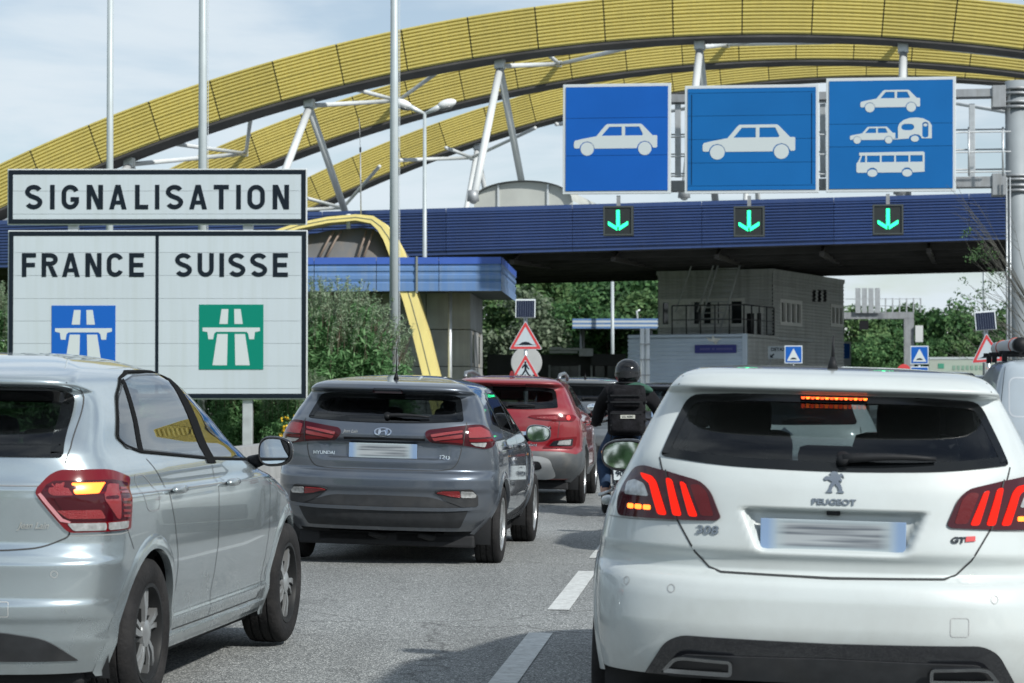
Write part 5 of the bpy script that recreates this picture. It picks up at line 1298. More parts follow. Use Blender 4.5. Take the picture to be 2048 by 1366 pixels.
def wheel(car, style, x, y, r, w=.2, steer=0.0, rimr=None):
    key = (style, round(r, 3), w, rimr); sg = 1 if x > 0 else -1
    if key not in WHEELS:
        rr = rimr or r*.655; hw = w/2
        ty = MB().lathe([(rr, -hw*.86), (rr+.02, -hw*.99), (r-.055, -hw*1.03), (r-.022, -hw*.97), (r-.006, -hw*.84), (r, -hw*.6), (r, -hw*.52), (r-.009, -hw*.50), (r-.009, -hw*.44), (r, -hw*.42), (r, -hw*.06), (r-.009, -hw*.04), (r-.009, hw*.04), (r, hw*.06), (r, hw*.42), (r-.009, hw*.44), (r-.009, hw*.50), (r, hw*.52), (r, hw*.6), (r-.006, hw*.84), (r-.022, hw*.97), (r-.055, hw*1.03), (rr+.02, hw*.99), (rr, hw*.86)], n=48)
        rim = MB().lathe([(rr+.004, hw*.85), (rr+.004, hw*.93), (rr-.012, hw*.93), (rr-.02, hw*.75), (rr-.03, -hw*.7)], n=48)
        sp = MB(); dk = MB(); nsp = {'polo': 5, 'i20': 5, 'plain': 7, 'kona': 5}[style]
        xo = hw*.80
        for k in range(nsp):
            a = 2*math.pi*k/nsp
            def blade(a_, w0, w1, x0, x1, lean, tgt):
                v = []
                for q, ww, xx in ((.045, w0, x0), (rr*.55, (w0+w1)/2, (x0+x1)/2+.006), (rr-.012, w1, x1)):
                    an = a_+lean*(q/rr)
                    for sd in (-1, 1):
                        for dep in (0, -.035):
                            pz = q*math.cos(an)-sd*ww/2*math.sin(an); py = q*math.sin(an)+sd*ww/2*math.cos(an); v.append((xx+dep, py, pz))
                f = []
                for i in range(2):
                    b = i*4; f += [(b, b+2, b+6, b+4), (b+1, b+5, b+7, b+3), (b, b+4, b+5, b+1), (b+2, b+3, b+7, b+6)]
                tgt.add(v, f)
            if style == 'polo':
                blade(a-.13, .016, .034, xo, xo-.004, .25, sp); blade(a+.20, .013, .022, xo-.004, xo-.01, .25, sp); blade(a+.04, .05, .075, xo-.014, xo-.024, .25, dk)
            elif style == 'i20':
                blade(a-.16, .032, .05, xo, xo, -.1, sp); blade(a+.16, .032, .05, xo, xo, .1, sp); blade(a, .04, .05, xo-.018, xo-.02, 0, dk)
            else:
                blade(a, .05, .055, xo, xo, 0, sp); blade(a+.3, .03, .03, xo-.012, xo-.015, 0, dk)
        hub = MB().lathe([(0, xo+.012), (.032, xo+.010), (.055, xo+.002), (.06, xo-.04)], n=24)
        disc = MB().lathe([(.05, -.005), (rr*.58, -.005), (rr*.58, -.02)], n=32); back = MB().lathe([(0.0, -.045), (rr-.025, -.045)], n=32)
        WHEELS[key] = (ty, rim, sp, dk, hub, disc, back, {})
    ty, rim, sp, dk, hub, disc, back, me = WHEELS[key]
    def mk(nm, mb, m, parent):
        if nm not in me:
            o = mb.build(nm, m, parent, True); fix_normals(o); auto_smooth(o, 40); me[nm] = o.data; return o
        o = bpy.data.objects.new(nm, me[nm]); COL.objects.link(o); o.parent = parent; return o
    t = mk('wheel', ty, M_TYRE, car.t); t.location = (x, y, r); t.rotation_euler = (random.random()*0+.3*y, 0, (math.pi if sg < 0 else 0)-steer)
    if style == 'none': return t
    mk('rim', rim, M_RIM if style != 'polo' else M_RIMD, t); mk('spokes', sp, M_RIM, t); mk('spoke_inlays', dk, M_RIMD, t); mk('hub_cap', hub, M_RIM, t); mk('brake_disc', disc, M_RIMD, t); mk('rim_well', back, M_DARK, t)
    return t
def mirror(car, sg, x, y, z, w=.22, h=.145, m=None, glass_tilt=0.0, pitch=1.1):
    """door mirror: rounded housing, rim and glass facing back"""
    t = MB()
    t.ball((0, 0, 0), (w/2, .075, h/2), 20, 14, .72); t.v = [Vector((p.x*(1-.16*(p.z/(h/2))*sg*0), p.y if p.y > -.02 else -.02+(p.y+.02)*.25, p.z*(1+.22*sg*p.x/(w/2)*-1*.4))) for p in t.v]
    o = t.build('mirror_housing', m or M_GLOSSBLACK, car.t, True); o.location = (sg*x, y, z); o.rotation_euler = (0, 0, sg*R_(4))
    a = MB().tube([(-sg*w*.42, .02, -h*.28), (-sg*(w*.5+.05), .05, -h*.42)], [.03, .038], 8).build('mirror_arm', M_BLACK, o, True)
    pts = [(w*.43*math.copysign(abs(math.cos(k))**.72, math.cos(k)), h*.41*math.copysign(abs(math.sin(k))**.72, math.sin(k))) for k in np.linspace(0, 2*math.pi, 36)[:-1]]
    pts = [(p[0], p[1]*(1-.088*sg*p[0]/(w/2))) for p in pts]
    v = [(p[0], -.052, p[1]) for p in pts]+[(p[0]*1.07, -.054, p[1]*1.09) for p in pts]+[(p[0]*1.07, -.015, p[1]*1.09) for p in pts]; n = len(pts)
    g_ = obj('mirror_glass', v[:n], [tuple(range(n))], M_MIRROR, o); g_.rotation_euler = (R_(-pitch), 0, glass_tilt)
    obj('mirror_rim', v, [(i, (i+1) % n, n+(i+1) % n, n+i) for i in range(n)]+[(n+i, n+(i+1) % n, 2*n+(i+1) % n, 2*n+i) for i in range(n)], M_BLACK, o)
    return o
def interior(car, yr, hb=.92, w=.62, front=2.15, people=False):
    """floor, rear bench, front seats with headrests, dashboard, steering wheel"""
    MB().box((0, car.L*.5, .26), (2*w+.1, car.L*.72, .12)).build('floor_pan', M_DARK, car.t)
    mb = MB()
    mb.box((0, yr+.62, .72), (2*w-.12, .16, .62), Matrix.Rotation(R_(-16), 3, 'X'), .05); mb.box((0, yr+.95, .46), (2*w-.12, .55, .2), None, .05)
    mb.build('rear_bench', M_SEAT, car.t, True)
    MB().box((0, yr+.36, hb), (2*w-.06, .42, .03), None, .01).build('parcel_shelf', M_DARK, car.t)
    for x in (-.36, 0, .36): MB().box((x, yr+.49, 1.08), (.24, .09, .13), None, .035).build('headrest', M_SEAT, car.t, True)
    for x in (-.36, .36):
        st_ = MB().box((x, front-.25, .86), (.46, .14, .66), Matrix.Rotation(R_(-12), 3, 'X'), .06).build('front_seat', M_SEAT, car.t, True)
        MB().box((x, front+.05, .5), (.48, .5, .18), None, .06).build('seat_cushion', M_SEAT, st_, True)
        MB().box((x, front-.35, 1.24), (.27, .10, .17), Matrix.Rotation(R_(-8), 3, 'X'), .045).build('headrest', M_SEAT, st_, True)
    MB().box((0, front+.85, .86), (2*w, .5, .22), None, .06).build('dashboard', M_SEAT, car.t, True)
    MB().lathe([(.165, -.012), (.18, 0), (.165, .012), (.15, 0), (.165, -.012)], (-.36, 0, 0), 'y', 24).xf(Matrix.Translation((0, front+.48, .93)) @ Matrix.Rotation(R_(-25), 4, 'X')).build('steering_wheel', M_BLACK, car.t, True)
    if people:
        for x in people:
            p = MB(); p.ball((x, front-.12, 1.17), (.085, .105, .13), 14, 10); p.tube([(x, front-.14, 1.08), (x, front-.16, .98)], [.055, .07], 10); p.ball((x, front-.2, .82), (.22, .13, .22), 14, 10)
            p.build('driver_silhouette', M_DARK, car.t, True)
def wind_screen(car, z0, z1, yfun=None):
    zz = np.linspace(z0, z1, 8); V = []; F_ = []; nx = 12
    for z in zz:
        u, x, y, i0, i1 = car.outline(z); k = np.argmax(y > car.L*.4)
        yy = y[i1:]; xx = x[i1:]; o_ = np.argsort(xx)
        for i in range(nx+1):
            xq = (-1+2*i/nx)*xx.max()*.96; V.append((xq, float(np.interp(abs(xq), xx[o_], yy[o_]))+.004, z))
    for j in range(7):
        for i in range(nx): a = j*(nx+1)+i; F_.append((a, a+1, a+nx+2, a+nx+1))
    return obj('windscreen', V, F_, M_GLASS_C, car.t, True)
def place_car(name, label, x, y, head, roll=.02, group=None, dz=0.0, cat='car'):
    return thing(name, label, cat, (x, y, gz(x, y)+dz), (0, roll, -R_(head)), group)
def wiper(car, u0, z0, u1, z1, off=.02, w=.016):
    a = car.mp('rear', (u0, z0), 1, .0); t = MB().tube([a, car.mp('rear', (u0, z0), 1, .035)], .024, 12)
    o = t.build('wiper_pivot', M_BLACK, car.t, True)
    pts = [car.mp('rear', (u0+(u1-u0)*k, z0+(z1-z0)*k), 1, off+.012*math.sin(k*3.14)) for k in np.linspace(0, 1, 10)]
    MB().tube(pts, [w*(1-.55*k) for k in np.linspace(0, 1, 10)], 6).build('wiper_arm', M_BLACK, o, True)
    return o
def antenna(car, y, z, h, lean=.12, r=.0045):
    o = MB().tube([(0, y, z-.01), (0, y+.005, z+.045)], [.024, .009], 12).build('antenna', M_BLACK, car.t, True)
    MB().tube([(0, y+.005, z+.03), (0, y-lean*.0, z+h)], [r*1.5, r*.6], 8).build('antenna_rod', M_BLACK, o, True); return o
def underbody(car, y0, y1, w, z=.19):
    MB().box((0, (y0+y1)/2, z), (2*w, y1-y0, .10), None, .02).build('underbody', M_DARK, car.t)
def badge_text(car, s, size, u, z, m, sx=1.0, bold=.001, align='CENTER', shear=0.0, off=.006, name='badge'):
    """raised lettering laid on the rear surface"""
    o = text(name, s, size, m, car.t, 0, 0, 0, .004, bold, sx, align, shear); me = o.data
    for v in me.vertices:
        d = -v.co.y; v.co = car.mp('rear', (u+v.co.x, z+v.co.z), 1, off+d*1.0)
    me.update(); return o
def badge_shape(car, loops, u, z, k, m, name='emblem', off=.006, th=.006):
    o = flat(name, loops, m, car.t, 0, th); me = o.data
    bm = bmesh.new(); bm.from_mesh(me); bmesh.ops.subdivide_edges(bm, edges=[e for e in bm.edges if e.calc_length()*k > .05], cuts=1); bm.to_mesh(me); bm.free()
    for v in me.vertices: d = -v.co.y; v.co = car.mp('rear', (u+v.co.x*k, z+v.co.z*k), 1, off+d)
    me.update(); return o
def handle(car, sg, y, z, m, w=.19):
    q = car.side(y, z, sg)
    hd = MB().ball((0, 0, 0), (.022, w/2, .019), 10, 12, .8).build('door_handle', m, car.t, True); hd.location = q+Vector((sg*.024, 0, 0))
    car.panel('handle_cup', [(y+.06*math.cos(a), z+.032*math.sin(a)) for a in np.linspace(0, 6.283, 18)[:-1]], 'side', sg, .0015, M_SEAM if m is M_BLACK else mat('handle_shade', (.16, .17, .18), .4, .3), hd, .001) if False else None
    return hd
# ================================================================== the cars in the queue
def sm(e0, e1, x):
    t = np.clip((x-e0)/(e1-e0), 0, 1); return t*t*(3-2*t)
P_WHITE = paint('white_pearl_paint', (.50, .545, .545), 0, .4, gamt=.34); P_SILVER = paint('silver_paint', (.46, .53, .56), .75, .22, gamt=.15)
P_GREY = paint('slate_grey_paint', (.095, .115, .145), .6, .28, gamt=.2); P_RED = paint('red_paint', (.21, .006, .013), .1, .38, gamt=.15)
P_DGREY = paint('dark_grey_paint', (.10, .115, .13), .4, .35); P_NAVY = paint('navy_paint', (.02, .028, .045), .3, .35); P_VAN = paint('van_white_paint', (.38, .44, .49), 0, .4)
def generic_side(car, wins, glass, frames=True, sides=(-1, 1), frit=.025, trim=None):
    for sg in sides:
        for w in wins: car.window('side_window', w, 'side', sg, glass, frit, M_FRIT, .003)
# ---------------------------------------------------------------- white hatchback, front right
t = place_car('white_hatchback', 'white hatchback with lit claw shaped brake lights, nearest car on the right', 1.123, 8.2, 6.3, .026)
def disp308(u, z):
    a = .335-.065*np.clip((.93-z)/.15, 0, 1)
    d = (1-sm(a-.035, a, u))*sm(.772, .80, z)*(1-sm(.922, .934, z))*.055
    return d
c308 = Car(t, W=[(.20, .84), (.30, .862), (.40, .878), (.50, .888), (.62, .893), (.76, .884), (.80, .878), (.90, .855), (.97, .83), (1.04, .79), (1.12, .75), (1.2, .712), (1.3, .66), (1.36, .625), (1.39, .602), (1.42, .565), (1.437, .52)],
    YR=[(.20, .16), (.28, .09), (.36, .045), (.44, .016), (.52, 0), (.60, 0), (.65, .01), (.683, .035), (.692, .058), (.705, .083), (.74, .078), (.768, .058), (.785, .050), (.88, .06), (1.0, .078), (1.055, .098), (1.10, .125), (1.34, .375), (1.349, .365), (1.355, .30), (1.366, .272), (1.39, .288), (1.42, .345), (1.437, .43)],
    YF=[(.20, 4.1), (.35, 4.2), (.5, 4.25), (.65, 4.22), (.75, 4.12), (.82, 3.85), (.9, 3.45), (.97, 3.12), (1.0, 3.05), (1.2, 2.6), (1.36, 2.25), (1.437, 2.1)],
    ze=1.437, h=.030, ymid=1.75, AR=[(.2, .46), (.5, .56), (.8, .64), (1.0, .54), (1.1, .40), (1.35, .22), (1.437, .22)], NR=[(.2, 3.1), (.5, 2.9), (.9, 2.6), (1.1, 2.8), (1.437, 3.0)], disp=disp308, z0=.315)
c308.ws = (1.01, 1.385, 1.9, .56)
gl = rpoly([(-.655, 1.105), (-.40, 1.078), (0, 1.067), (.40, 1.078), (.655, 1.105), (.545, 1.335), (.30, 1.347), (-.30, 1.347), (-.545, 1.335)], [.02, .2, .2, .2, .02, .05, .1, .1, .05])
rw = c308.window('rear_window', gl, 'rear', 1, M_GLASS_D, .032)
generic_side(c308, [[(.78, 1.06), (.80, 1.10), (1.10, 1.30), (1.45, 1.345), (1.72, 1.35), (1.72, 1.0)], [(1.80, 1.0), (1.80, 1.35), (2.1, 1.34), (2.45, 1.2), (2.75, 1.0)]], M_GLASS_D)
for yw in (.79, 3.41): c308.wheel_arch(yw, .32, .365, P_WHITE)
c308.body('body', P_WHITE, 70, 84, 14, .0085)
wind_screen(c308, 1.01, 1.39)
interior(c308, .42, .98, .62, 2.1, (-.36, .36))
underbody(c308, .35, 3.9, .70)
# black diffuser with two exhaust trims
dif = c308.panel('diffuser', rpoly([(-.68, .317), (-.60, .44), (-.54, .468), (0, .462), (.54, .468), (.60, .44), (.68, .317)], [.0, .05, .05, 0, .05, .05, 0]), 'rear', 1, .006, M_GLOSSBLACK, skirt=.02)
c308.panel('diffuser_insert', rpoly([(-.60, .317), (-.535, .40), (0, .408), (.535, .40), (.60, .317)], .03), 'rear', 1, .012, M_PLASTIC, dif, skirt=.01)
for sg in (-1, 1):
    o_ = rpoly([(sg*.345, .400), (sg*.345, .345), (sg*.60, .345), (sg*.555, .398), (sg*.52, .405)], .018); o_ = densify(o_, .02)
    ex_ = c308.strip('exhaust_trim', o_, inset(o_, .013), 'rear', 1, .045, .040, mat('dark_chrome', (.30, .31, .32), .18, 1.0), dif)
    c308.panel('exhaust_mouth', inset(o_, .010), 'rear', 1, .020, M_DARK, ex_, .004)
# tail lights
def tail308(sg):
    out = rpoly([(.405, .892), (.42, .880), (.60, .875), (.89, .874), (.915, .93), (.875, 1.0), (.81, 1.055), (.74, 1.068), (.62, 1.05), (.485, 1.02), (.445, .985)], [.01, .02, 0, .03, .05, .06, .05, .05, .0, .05, .04])
    f = lambda l: [(sg*p[0], p[1]) for p in l]
    o = c308.panel('tail_light', f(out), 'rear', 1, .009, M_LAMPD, skirt=.012)
    lit = lambda l, m, nm, of=.0125: c308.panel(nm, f(rpoly(l, .012)), 'rear', 1, of, m, o, .003, .02)
    lit([(.69, 1.030), (.755, 1.040), (.74, 1.020), (.70, 1.000), (.655, .890), (.615, .890), (.655, .985), (.668, 1.01)], M_LITR, 'brake_claw')
    lit([(.598, 1.022), (.625, 1.026), (.590, .890), (.553, .890)], M_LITR, 'brake_claw')
    lit([(.543, 1.010), (.566, 1.016), (.525, .890), (.490, .890)], M_LITR, 'brake_claw')
    lit([(.43, .895), (.48, .895), (.525, 1.005), (.49, 1.008), (.46, .985)], mat('inner_lens', (.10, .004, .006), .25, spec=.3, coat=.3, bump=.12, bscale=60), 'inner_lens', .0105)
    lit([(.70, .955), (.85, .955), (.845, 1.0), (.79, 1.012), (.73, 1.0)], M_LAMPW, 'reversing_lens', .0105)
    for k in range(3): lit([(.69+.045*k, .905), (.725+.045*k, .905), (.725+.045*k, .923), (.69+.045*k, .923)], M_LITO, 'amber_lamp', .013)
    c308.line('lamp_split', f([(.625, 1.055), (.612, 1.0), (.575, .875)]), 'rear', 1, .006, M_SEAM, o, .012)
for sg in (-1, 1): tail308(sg)
c308.line('tailgate_gap', [(-.66, 1.10), (-.645, 1.05), (-.575, .875), (-.50, .765), (-.445, .712), (-.40, .696), (0, .690), (.40, .696), (.445, .712), (.50, .765), (.575, .875), (.645, 1.05), (.66, 1.10)], 'rear', 1, .007, M_SEAM)
for sg in (-1, 1):
    c308.line('bumper_gap', [(sg*.575, .872), (sg*.80, .868), (sg*1.0, .868)], 'rear', 1, .004, mat('soft_gap', (.25, .26, .26), .7))
    c308.line('roof_channel', [(sg*.585, 1.345), (sg*.60, 1.37), (sg*.60, 1.405)], 'rear', 1, .006, M_SEAM)
plate(c308, .841, c308.rear(0, .84).y-.014, R_(-3))
rc = MB().box((0, c308.rear(0, .925).y-.01, .922), (.05, .03, .018), None, .006).build('rear_camera', M_BLACK, t)
LION = [(.03, .72), (.0, .63), (.08, .56), (.22, .60), (.3, .56), (.40, .50), (.33, .40), (.28, .25), (.2, .1), (.13, .06), (.14, 0), (.42, 0), (.40, .08), (.36, .1), (.44, .26), (.55, .40), (.68, .25), (.74, .1), (.66, .06), (.66, 0), (.96, 0), (.97, .06), (.9, .1), (.88, .25), (.80, .42), (.70, .5), (.72, .58), (.85, .50), (.88, .6), (.80, .72), (.9, .8), (.97, .7), (.93, .85), (.82, .93), (.72, .85), (.65, .96), (.5, 1.0), (.36, .97), (.26, .87), (.34, .82), (.24, .75), (.12, .78)]
badge_shape(c308, [[(p[0]-.5, p[1]) for p in LION]], 0, .995, .074, M_BADGE, 'lion_emblem')
badge_text(c308, 'PEUGEOT', .028, 0, .953, M_BADGE, 1.28, .0008)
badge_text(c308, '308', .042, -.455, .832, M_BADGE, 1.35, .0006, shear=.08)
badge_text(c308, 'GT', .030, .445, .828, M_GLOSSBLACK, 1.3, .0012, shear=.2)
badge_shape(c308, [[(0, 0), (1, .08), (1, .55), (.06, .5)]], .475, .832, .038, M_RED, 'badge_stripe')
bl = c308.panel('high_brake_light', rrect(-.125, 1.322, .125, 1.343, .006), 'rear', 1, .03, M_LAMPD, skirt=.03)
for k in range(14): c308.panel('brake_led', rrect(-.121+.0175*k, 1.325, -.121+.0175*k+.015, 1.340, .004), 'rear', 1, .034, M_LITO if k % 2 else mat('lit_red_amber', (.6, .05, .01), .3, emit=(1, .09, .02), estr=3.2), bl, .003, .01)
wiper(c308, .03, 1.105, .36, 1.112, .02, .02)
antenna(c308, .62, 1.447, .125, .0, .005)
for u_, z_ in ((-.585, .632), (-.79, .645), (.585, .632), (.79, .645)):
    c308.line('parking_sensor', circ(u_, z_, .014, 16), 'rear', 1, .003, mat('sensor_ring', (.35, .36, .36), .5), closed=True)
c308.line('tow_cover', rrect(.42, .50, .487, .566, .010, 3), 'rear', 1, .003, mat('soft_gap2', (.38, .39, .39), .6), closed=True)
for x_, y_ in ((-.775, .79), (.775, .79), (-.775, 3.41), (.775, 3.41)): wheel(c308, 'plain', x_, y_, .318, .225)
for sg in (-1, 1):
    mirror(c308, sg, .90, 2.52, 1.035, .225, .155, M_GLOSSBLACK, 0, 2.0)
    handle(c308, sg, 1.0, .90, P_WHITE); handle(c308, sg, 1.95, .90, P_WHITE)

# ---------------------------------------------------------------- silver hatchback, front left
t = place_car('silver_hatchback', 'silver hatchback cut by the left edge, nearest car on the left', -2.445, 8.95, 7.4, .015, None, .015)
cpo = Car(t, W=[(.20, .80), (.26, .825), (.30, .838), (.335, .848), (.36, .842), (.5, .862), (.65, .876), (.8, .874), (.893, .868), (.907, .853), (.98, .834), (1.03, .808), (1.05, .795), (1.2, .732), (1.3, .682), (1.36, .645), (1.385, .615), (1.40, .58)],
    YR=[(.20, .09), (.30, .055), (.36, .035), (.41, .02), (.425, .006), (.475, .0), (.50, .012), (.58, .015), (.635, .012), (.65, .022), (.66, .034), (.70, .05), (.72, .056), (.93, .05), (.945, .062), (1.06, .09), (1.095, .115), (1.30, .33), (1.315, .30), (1.325, .20), (1.345, .175), (1.362, .19), (1.38, .28), (1.40, .42)],
    YF=[(.20, 3.9), (.35, 4.0), (.5, 4.05), (.65, 4.03), (.75, 3.95), (.82, 3.7), (.9, 3.35), (.97, 3.02), (1.0, 2.95), (1.2, 2.58), (1.36, 2.25), (1.40, 2.1)],
    ze=1.40, h=.078, ymid=1.75, AR=[(.2, .42), (.5, .40), (.8, .36), (1.0, .32), (1.1, .28), (1.3, .22), (1.40, .22)], NR=[(.2, 2.8), (.5, 3.0), (.9, 3.2), (1.1, 3.2), (1.40, 3.2)], z0=.20)
cpo.ws = (.99, 1.38, 1.9, .56)
cpo.window('rear_window', rpoly([(-.665, 1.05), (.665, 1.05), (.625, 1.30), (.56, 1.318), (-.56, 1.318), (-.625, 1.30)], [.02, .02, .03, .05, .05, .03]), 'rear', 1, M_GLASS_DD, .05)
q1 = rpoly([(.745, 1.07), (.60, 1.075), (.545, 1.12), (.73, 1.275), (.915, 1.345)], [.01, .03, .03, .05, .01]); q2 = [(.785, 1.065), (.955, 1.355), (1.15, 1.378), (1.40, 1.386), (1.69, 1.386), (1.69, 1.01)]; q3 = rpoly([(1.79, 1.005), (1.78, 1.386), (2.02, 1.37), (2.30, 1.315), (2.56, 1.18), (2.76, 1.04), (2.83, .97)], [.01, .02, .1, .1, .1, .05, .01])
for sg in (-1, 1):
    cpo.window('quarter_window', q1, 'side', sg, M_GLASS_C, .005); cpo.window('rear_door_window', q2, 'side', sg, M_GLASS_C, .006); cpo.window('front_door_window', q3, 'side', sg, M_GLASS_C, .006)
    dlo = densify(rpoly([(.60, 1.085), (.53, 1.12), (.535, 1.135), (.73, 1.29), (.93, 1.37), (1.15, 1.396), (1.45, 1.4), (1.78, 1.4), (2.04, 1.386), (2.33, 1.33), (2.60, 1.19), (2.80, 1.035), (2.87, .96), (1.74, 1.0), (.77, 1.055)], .03), .04)
    cpo.strip('window_surround', inset(dlo, -.001), inset(dlo, .008), 'side', sg, .006, .007, mat('satin_trim', (.012, .013, .014), .95, spec=.03))
    cpo.panel('centre_pillar', [(1.675, .985), (1.675, 1.392), (1.795, 1.392), (1.805, .98)], 'side', sg, .007, MATS['satin_trim']); cpo.panel('rear_pillar', [(.738, 1.066), (.912, 1.352), (.962, 1.362), (.792, 1.06)], 'side', sg, .007, MATS['satin_trim'])
for yw in (.70, 3.25): cpo.wheel_arch(yw, .312, .352, P_SILVER, .06, .010)
cpo.body('body', P_SILVER, 44, 110, 14, .010)
wind_screen(cpo, .99, 1.38); interior(cpo, .40, .98, .62, 2.05); underbody(cpo, .3, 3.8, .70)
def tailpolo(sg):
    f = lambda l: [(sg*(p[0]-.022), p[1]-.03) for p in l]
    out = rpoly([(.590, .945), (.635, 1.01), (.675, 1.032), (.88, 1.032), (1.085, .995), (1.08, .96), (1.035, .795), (.72, .790), (.68, .835)], [.02, .04, .04, .06, .02, .02, .01, .02, .02])
    o = cpo.panel('tail_light', f(out), 'rear', 1, .012, M_LAMP, skirt=.014)
    lit = lambda l, m, nm, of=.016, r=.01: cpo.panel(nm, f(rpoly(l, r)), 'rear', 1, of, m, o, .003, .02)
    lit([(.615, .948), (.655, .988), (.90, .992), (1.055, .975), (1.02, .835), (.70, .832)], M_LAMPD, 'dark_lens', .0145)
    lit([(.64, .950), (.66, .980), (.705, .982), (.74, .930), (.66, .932)], M_LAMPR, 'reflector')
    lit([(.725, .978), (.865, .981), (.835, .936), (.745, .935)], M_LITO, 'lit_lamp', .0165)
    lit([(.665, .925), (.835, .928), (.865, .845), (.72, .845)], M_LAMPD, 'lens_block', .0175); lit([(.675, .878), (.845, .880), (.865, .845), (.72, .845)], M_LAMPR, 'reflector', .019)
    lit([(.88, .975), (.95, .972), (.945, .84), (.925, .84), (.86, .92)], M_LAMPR, 'reflector', .0165)
    lit([(.715, .828), (.74, .798), (.87, .798), (.87, .828)], M_LAMPW, 'clear_lens'); lit([(.88, .828), (.88, .798), (1.0, .800), (1.01, .829)], M_LAMPW, 'clear_lens')
    for k in range(6): lit([(.965, .96-.021*k), (1.045-.005*k, .957-.021*k), (1.043-.005*k, .948-.021*k), (.965, .950-.021*k)], M_LAMPR, 'light_rib', .017, .001)
    lit([(.615, .945), (.70, .846), (.73, .834), (.725, .828), (.69, .835), (.605, .938)], mat('pink_edge', (.5, .22, .24), .2), 'light_edge', .016, .002)
for sg in (-1, 1): tailpolo(sg)
cpo.line('tailgate_gap', [(.645, 1.345), (.665, 1.31), (.685, 1.09), (.675, 1.03)], 'rear', 1, .006, M_SEAM); cpo.line('tailgate_gap', [(-.645, 1.345), (-.665, 1.31), (-.685, 1.09), (-.675, 1.03)], 'rear', 1, .006, M_SEAM)
cpo.line('tailgate_gap', rpoly([(-.705, .79), (-.705, .745), (-.60, .700), (-.45, .688), (.45, .688), (.60, .700), (.705, .745), (.705, .79)], .05)[3:-3], 'rear', 1, .006, M_SEAM)
cpo.line('tailgate_crease', [(-.62, .94), (.62, .94)], 'rear', 1, .004, mat('crease_grey', (.20, .21, .22), .5))
for sg in (-1, 1):
    cpo.line('bumper_gap', [(sg*.705, .748), (sg*.95, .748), (sg*1.02, .755)], 'rear', 1, .004, mat('soft_gap', (.25, .26, .26), .7))
    cpo.line('bumper_gap', [(.335, .795), (.44, .68)], 'side', sg, .004, M_SEAM)
    cpo.line('door_gap', [(.79, 1.03), (.90, .93), (1.0, .75), (1.08, .55), (1.09, .30)], 'side', sg, .005, M_SEAM); cpo.line('door_gap', [(1.74, .975), (1.735, .80), (1.72, .29)], 'side', sg, .005, M_SEAM)
    cpo.line('door_gap', [(1.09, .30), (1.12, .285), (1.72, .283), (2.66, .283), (2.72, .32), (2.76, .60), (2.78, .93)], 'side', sg, .005, M_SEAM)
    cpo.line('fuel_flap' if sg > 0 else 'wing_crease', rpoly([(.53, .97), (.66, .97), (.78, .90), (.78, .82), (.62, .82)], .04), 'side', sg, .004, mat('flap_gap', (.22, .23, .24), .6), closed=True)
    cpo.line('side_crease', [(.34, .90), (1.2, .895), (2.7, .88), (3.1, .86)], 'side', sg, .004, mat('crease_grey', (.20, .21, .22), .5), None, .001)
    cpo.panel('sill', rpoly([(1.06, .265), (1.06, .235), (2.85, .235), (2.85, .265)], .01), 'side', sg, .012, P_SILVER)
    handle(cpo, sg, 1.02, .895, P_SILVER); handle(cpo, sg, 1.93, .89, P_SILVER)
    mirror(cpo, sg, .925, 2.64, 1.015, .175, .150, M_GLOSSBLACK, -sg*R_(4), 1.8)
for x_, y_ in ((-.765, .70), (.765, .70), (-.765, 3.25), (.765, 3.25)): wheel(cpo, 'polo', x_, y_, .312, .2)
cpo.panel('bumper_insert', rpoly([(-.74, .255), (-.62, .345), (-.45, .372), (.45, .372), (.62, .345), (.74, .255)], [0, .05, .05, .05, .05, 0]), 'rear', 1, .006, M_PLASTIC)
cpo.line('tow_cover', rrect(.42, .435, .49, .492, .008, 3), 'rear', 1, .003, mat('soft_gap2', (.38, .39, .39), .6), closed=True)
cpo.line('parking_sensor', circ(.66, .60, .013, 16), 'rear', 1, .003, mat('sensor_ring', (.35, .36, .36), .5), closed=True)
plate(cpo, .83, None, 0); badge_text(cpo, 'Jean Lain', .036, .565, .775, mat('sticker_grey', (.30, .31, .30), .5), .9, .0, shear=.4, name='dealer_lettering')
wiper(cpo, 0, 1.13, -.33, 1.14, .02, .02)

# ---------------------------------------------------------------- slate grey hatchback, middle left
t = place_car('grey_hatchback', 'slate grey hatchback with red tail lights beside the border sign', -1.005, 17.28, 6.2, .026)
def dispi(u, z):
    return (1-sm(.40, .52, u))*sm(.80, .83, z)*(1-sm(.93, .965, z))*.028
ci = Car(t, W=[(.20, .74), (.30, .79), (.42, .842), (.55, .864), (.7, .86), (.85, .852), (.95, .835), (1.02, .80), (1.1, .765), (1.2, .72), (1.3, .66), (1.35, .62), (1.375, .585), (1.39, .55)],
    YR=[(.20, .20), (.30, .12), (.36, .07), (.42, .05), (.44, .035), (.52, .03), (.56, .025), (.60, .0), (.66, .0), (.71, .03), (.735, .062), (.78, .06), (.92, .07), (.99, .055), (1.04, .075), (1.09, .10), (1.30, .33), (1.312, .31), (1.322, .22), (1.34, .205), (1.365, .22), (1.39, .34)],
    YF=[(.20, 3.9), (.35, 4.0), (.5, 4.03), (.65, 4.0), (.75, 3.9), (.82, 3.65), (.9, 3.3), (.97, 3.0), (1.0, 2.95), (1.2, 2.55), (1.35, 2.25), (1.39, 2.1)],
    ze=1.39, h=.062, ymid=1.75, AR=[(.2, .5), (.6, .46), (.9, .40), (1.1, .30), (1.39, .24)], NR=[(.2, 2.6), (.6, 2.6), (1.0, 2.9), (1.39, 3.0)], disp=dispi, z0=.27)
ci.ws = (.99, 1.375, 1.9, .56)
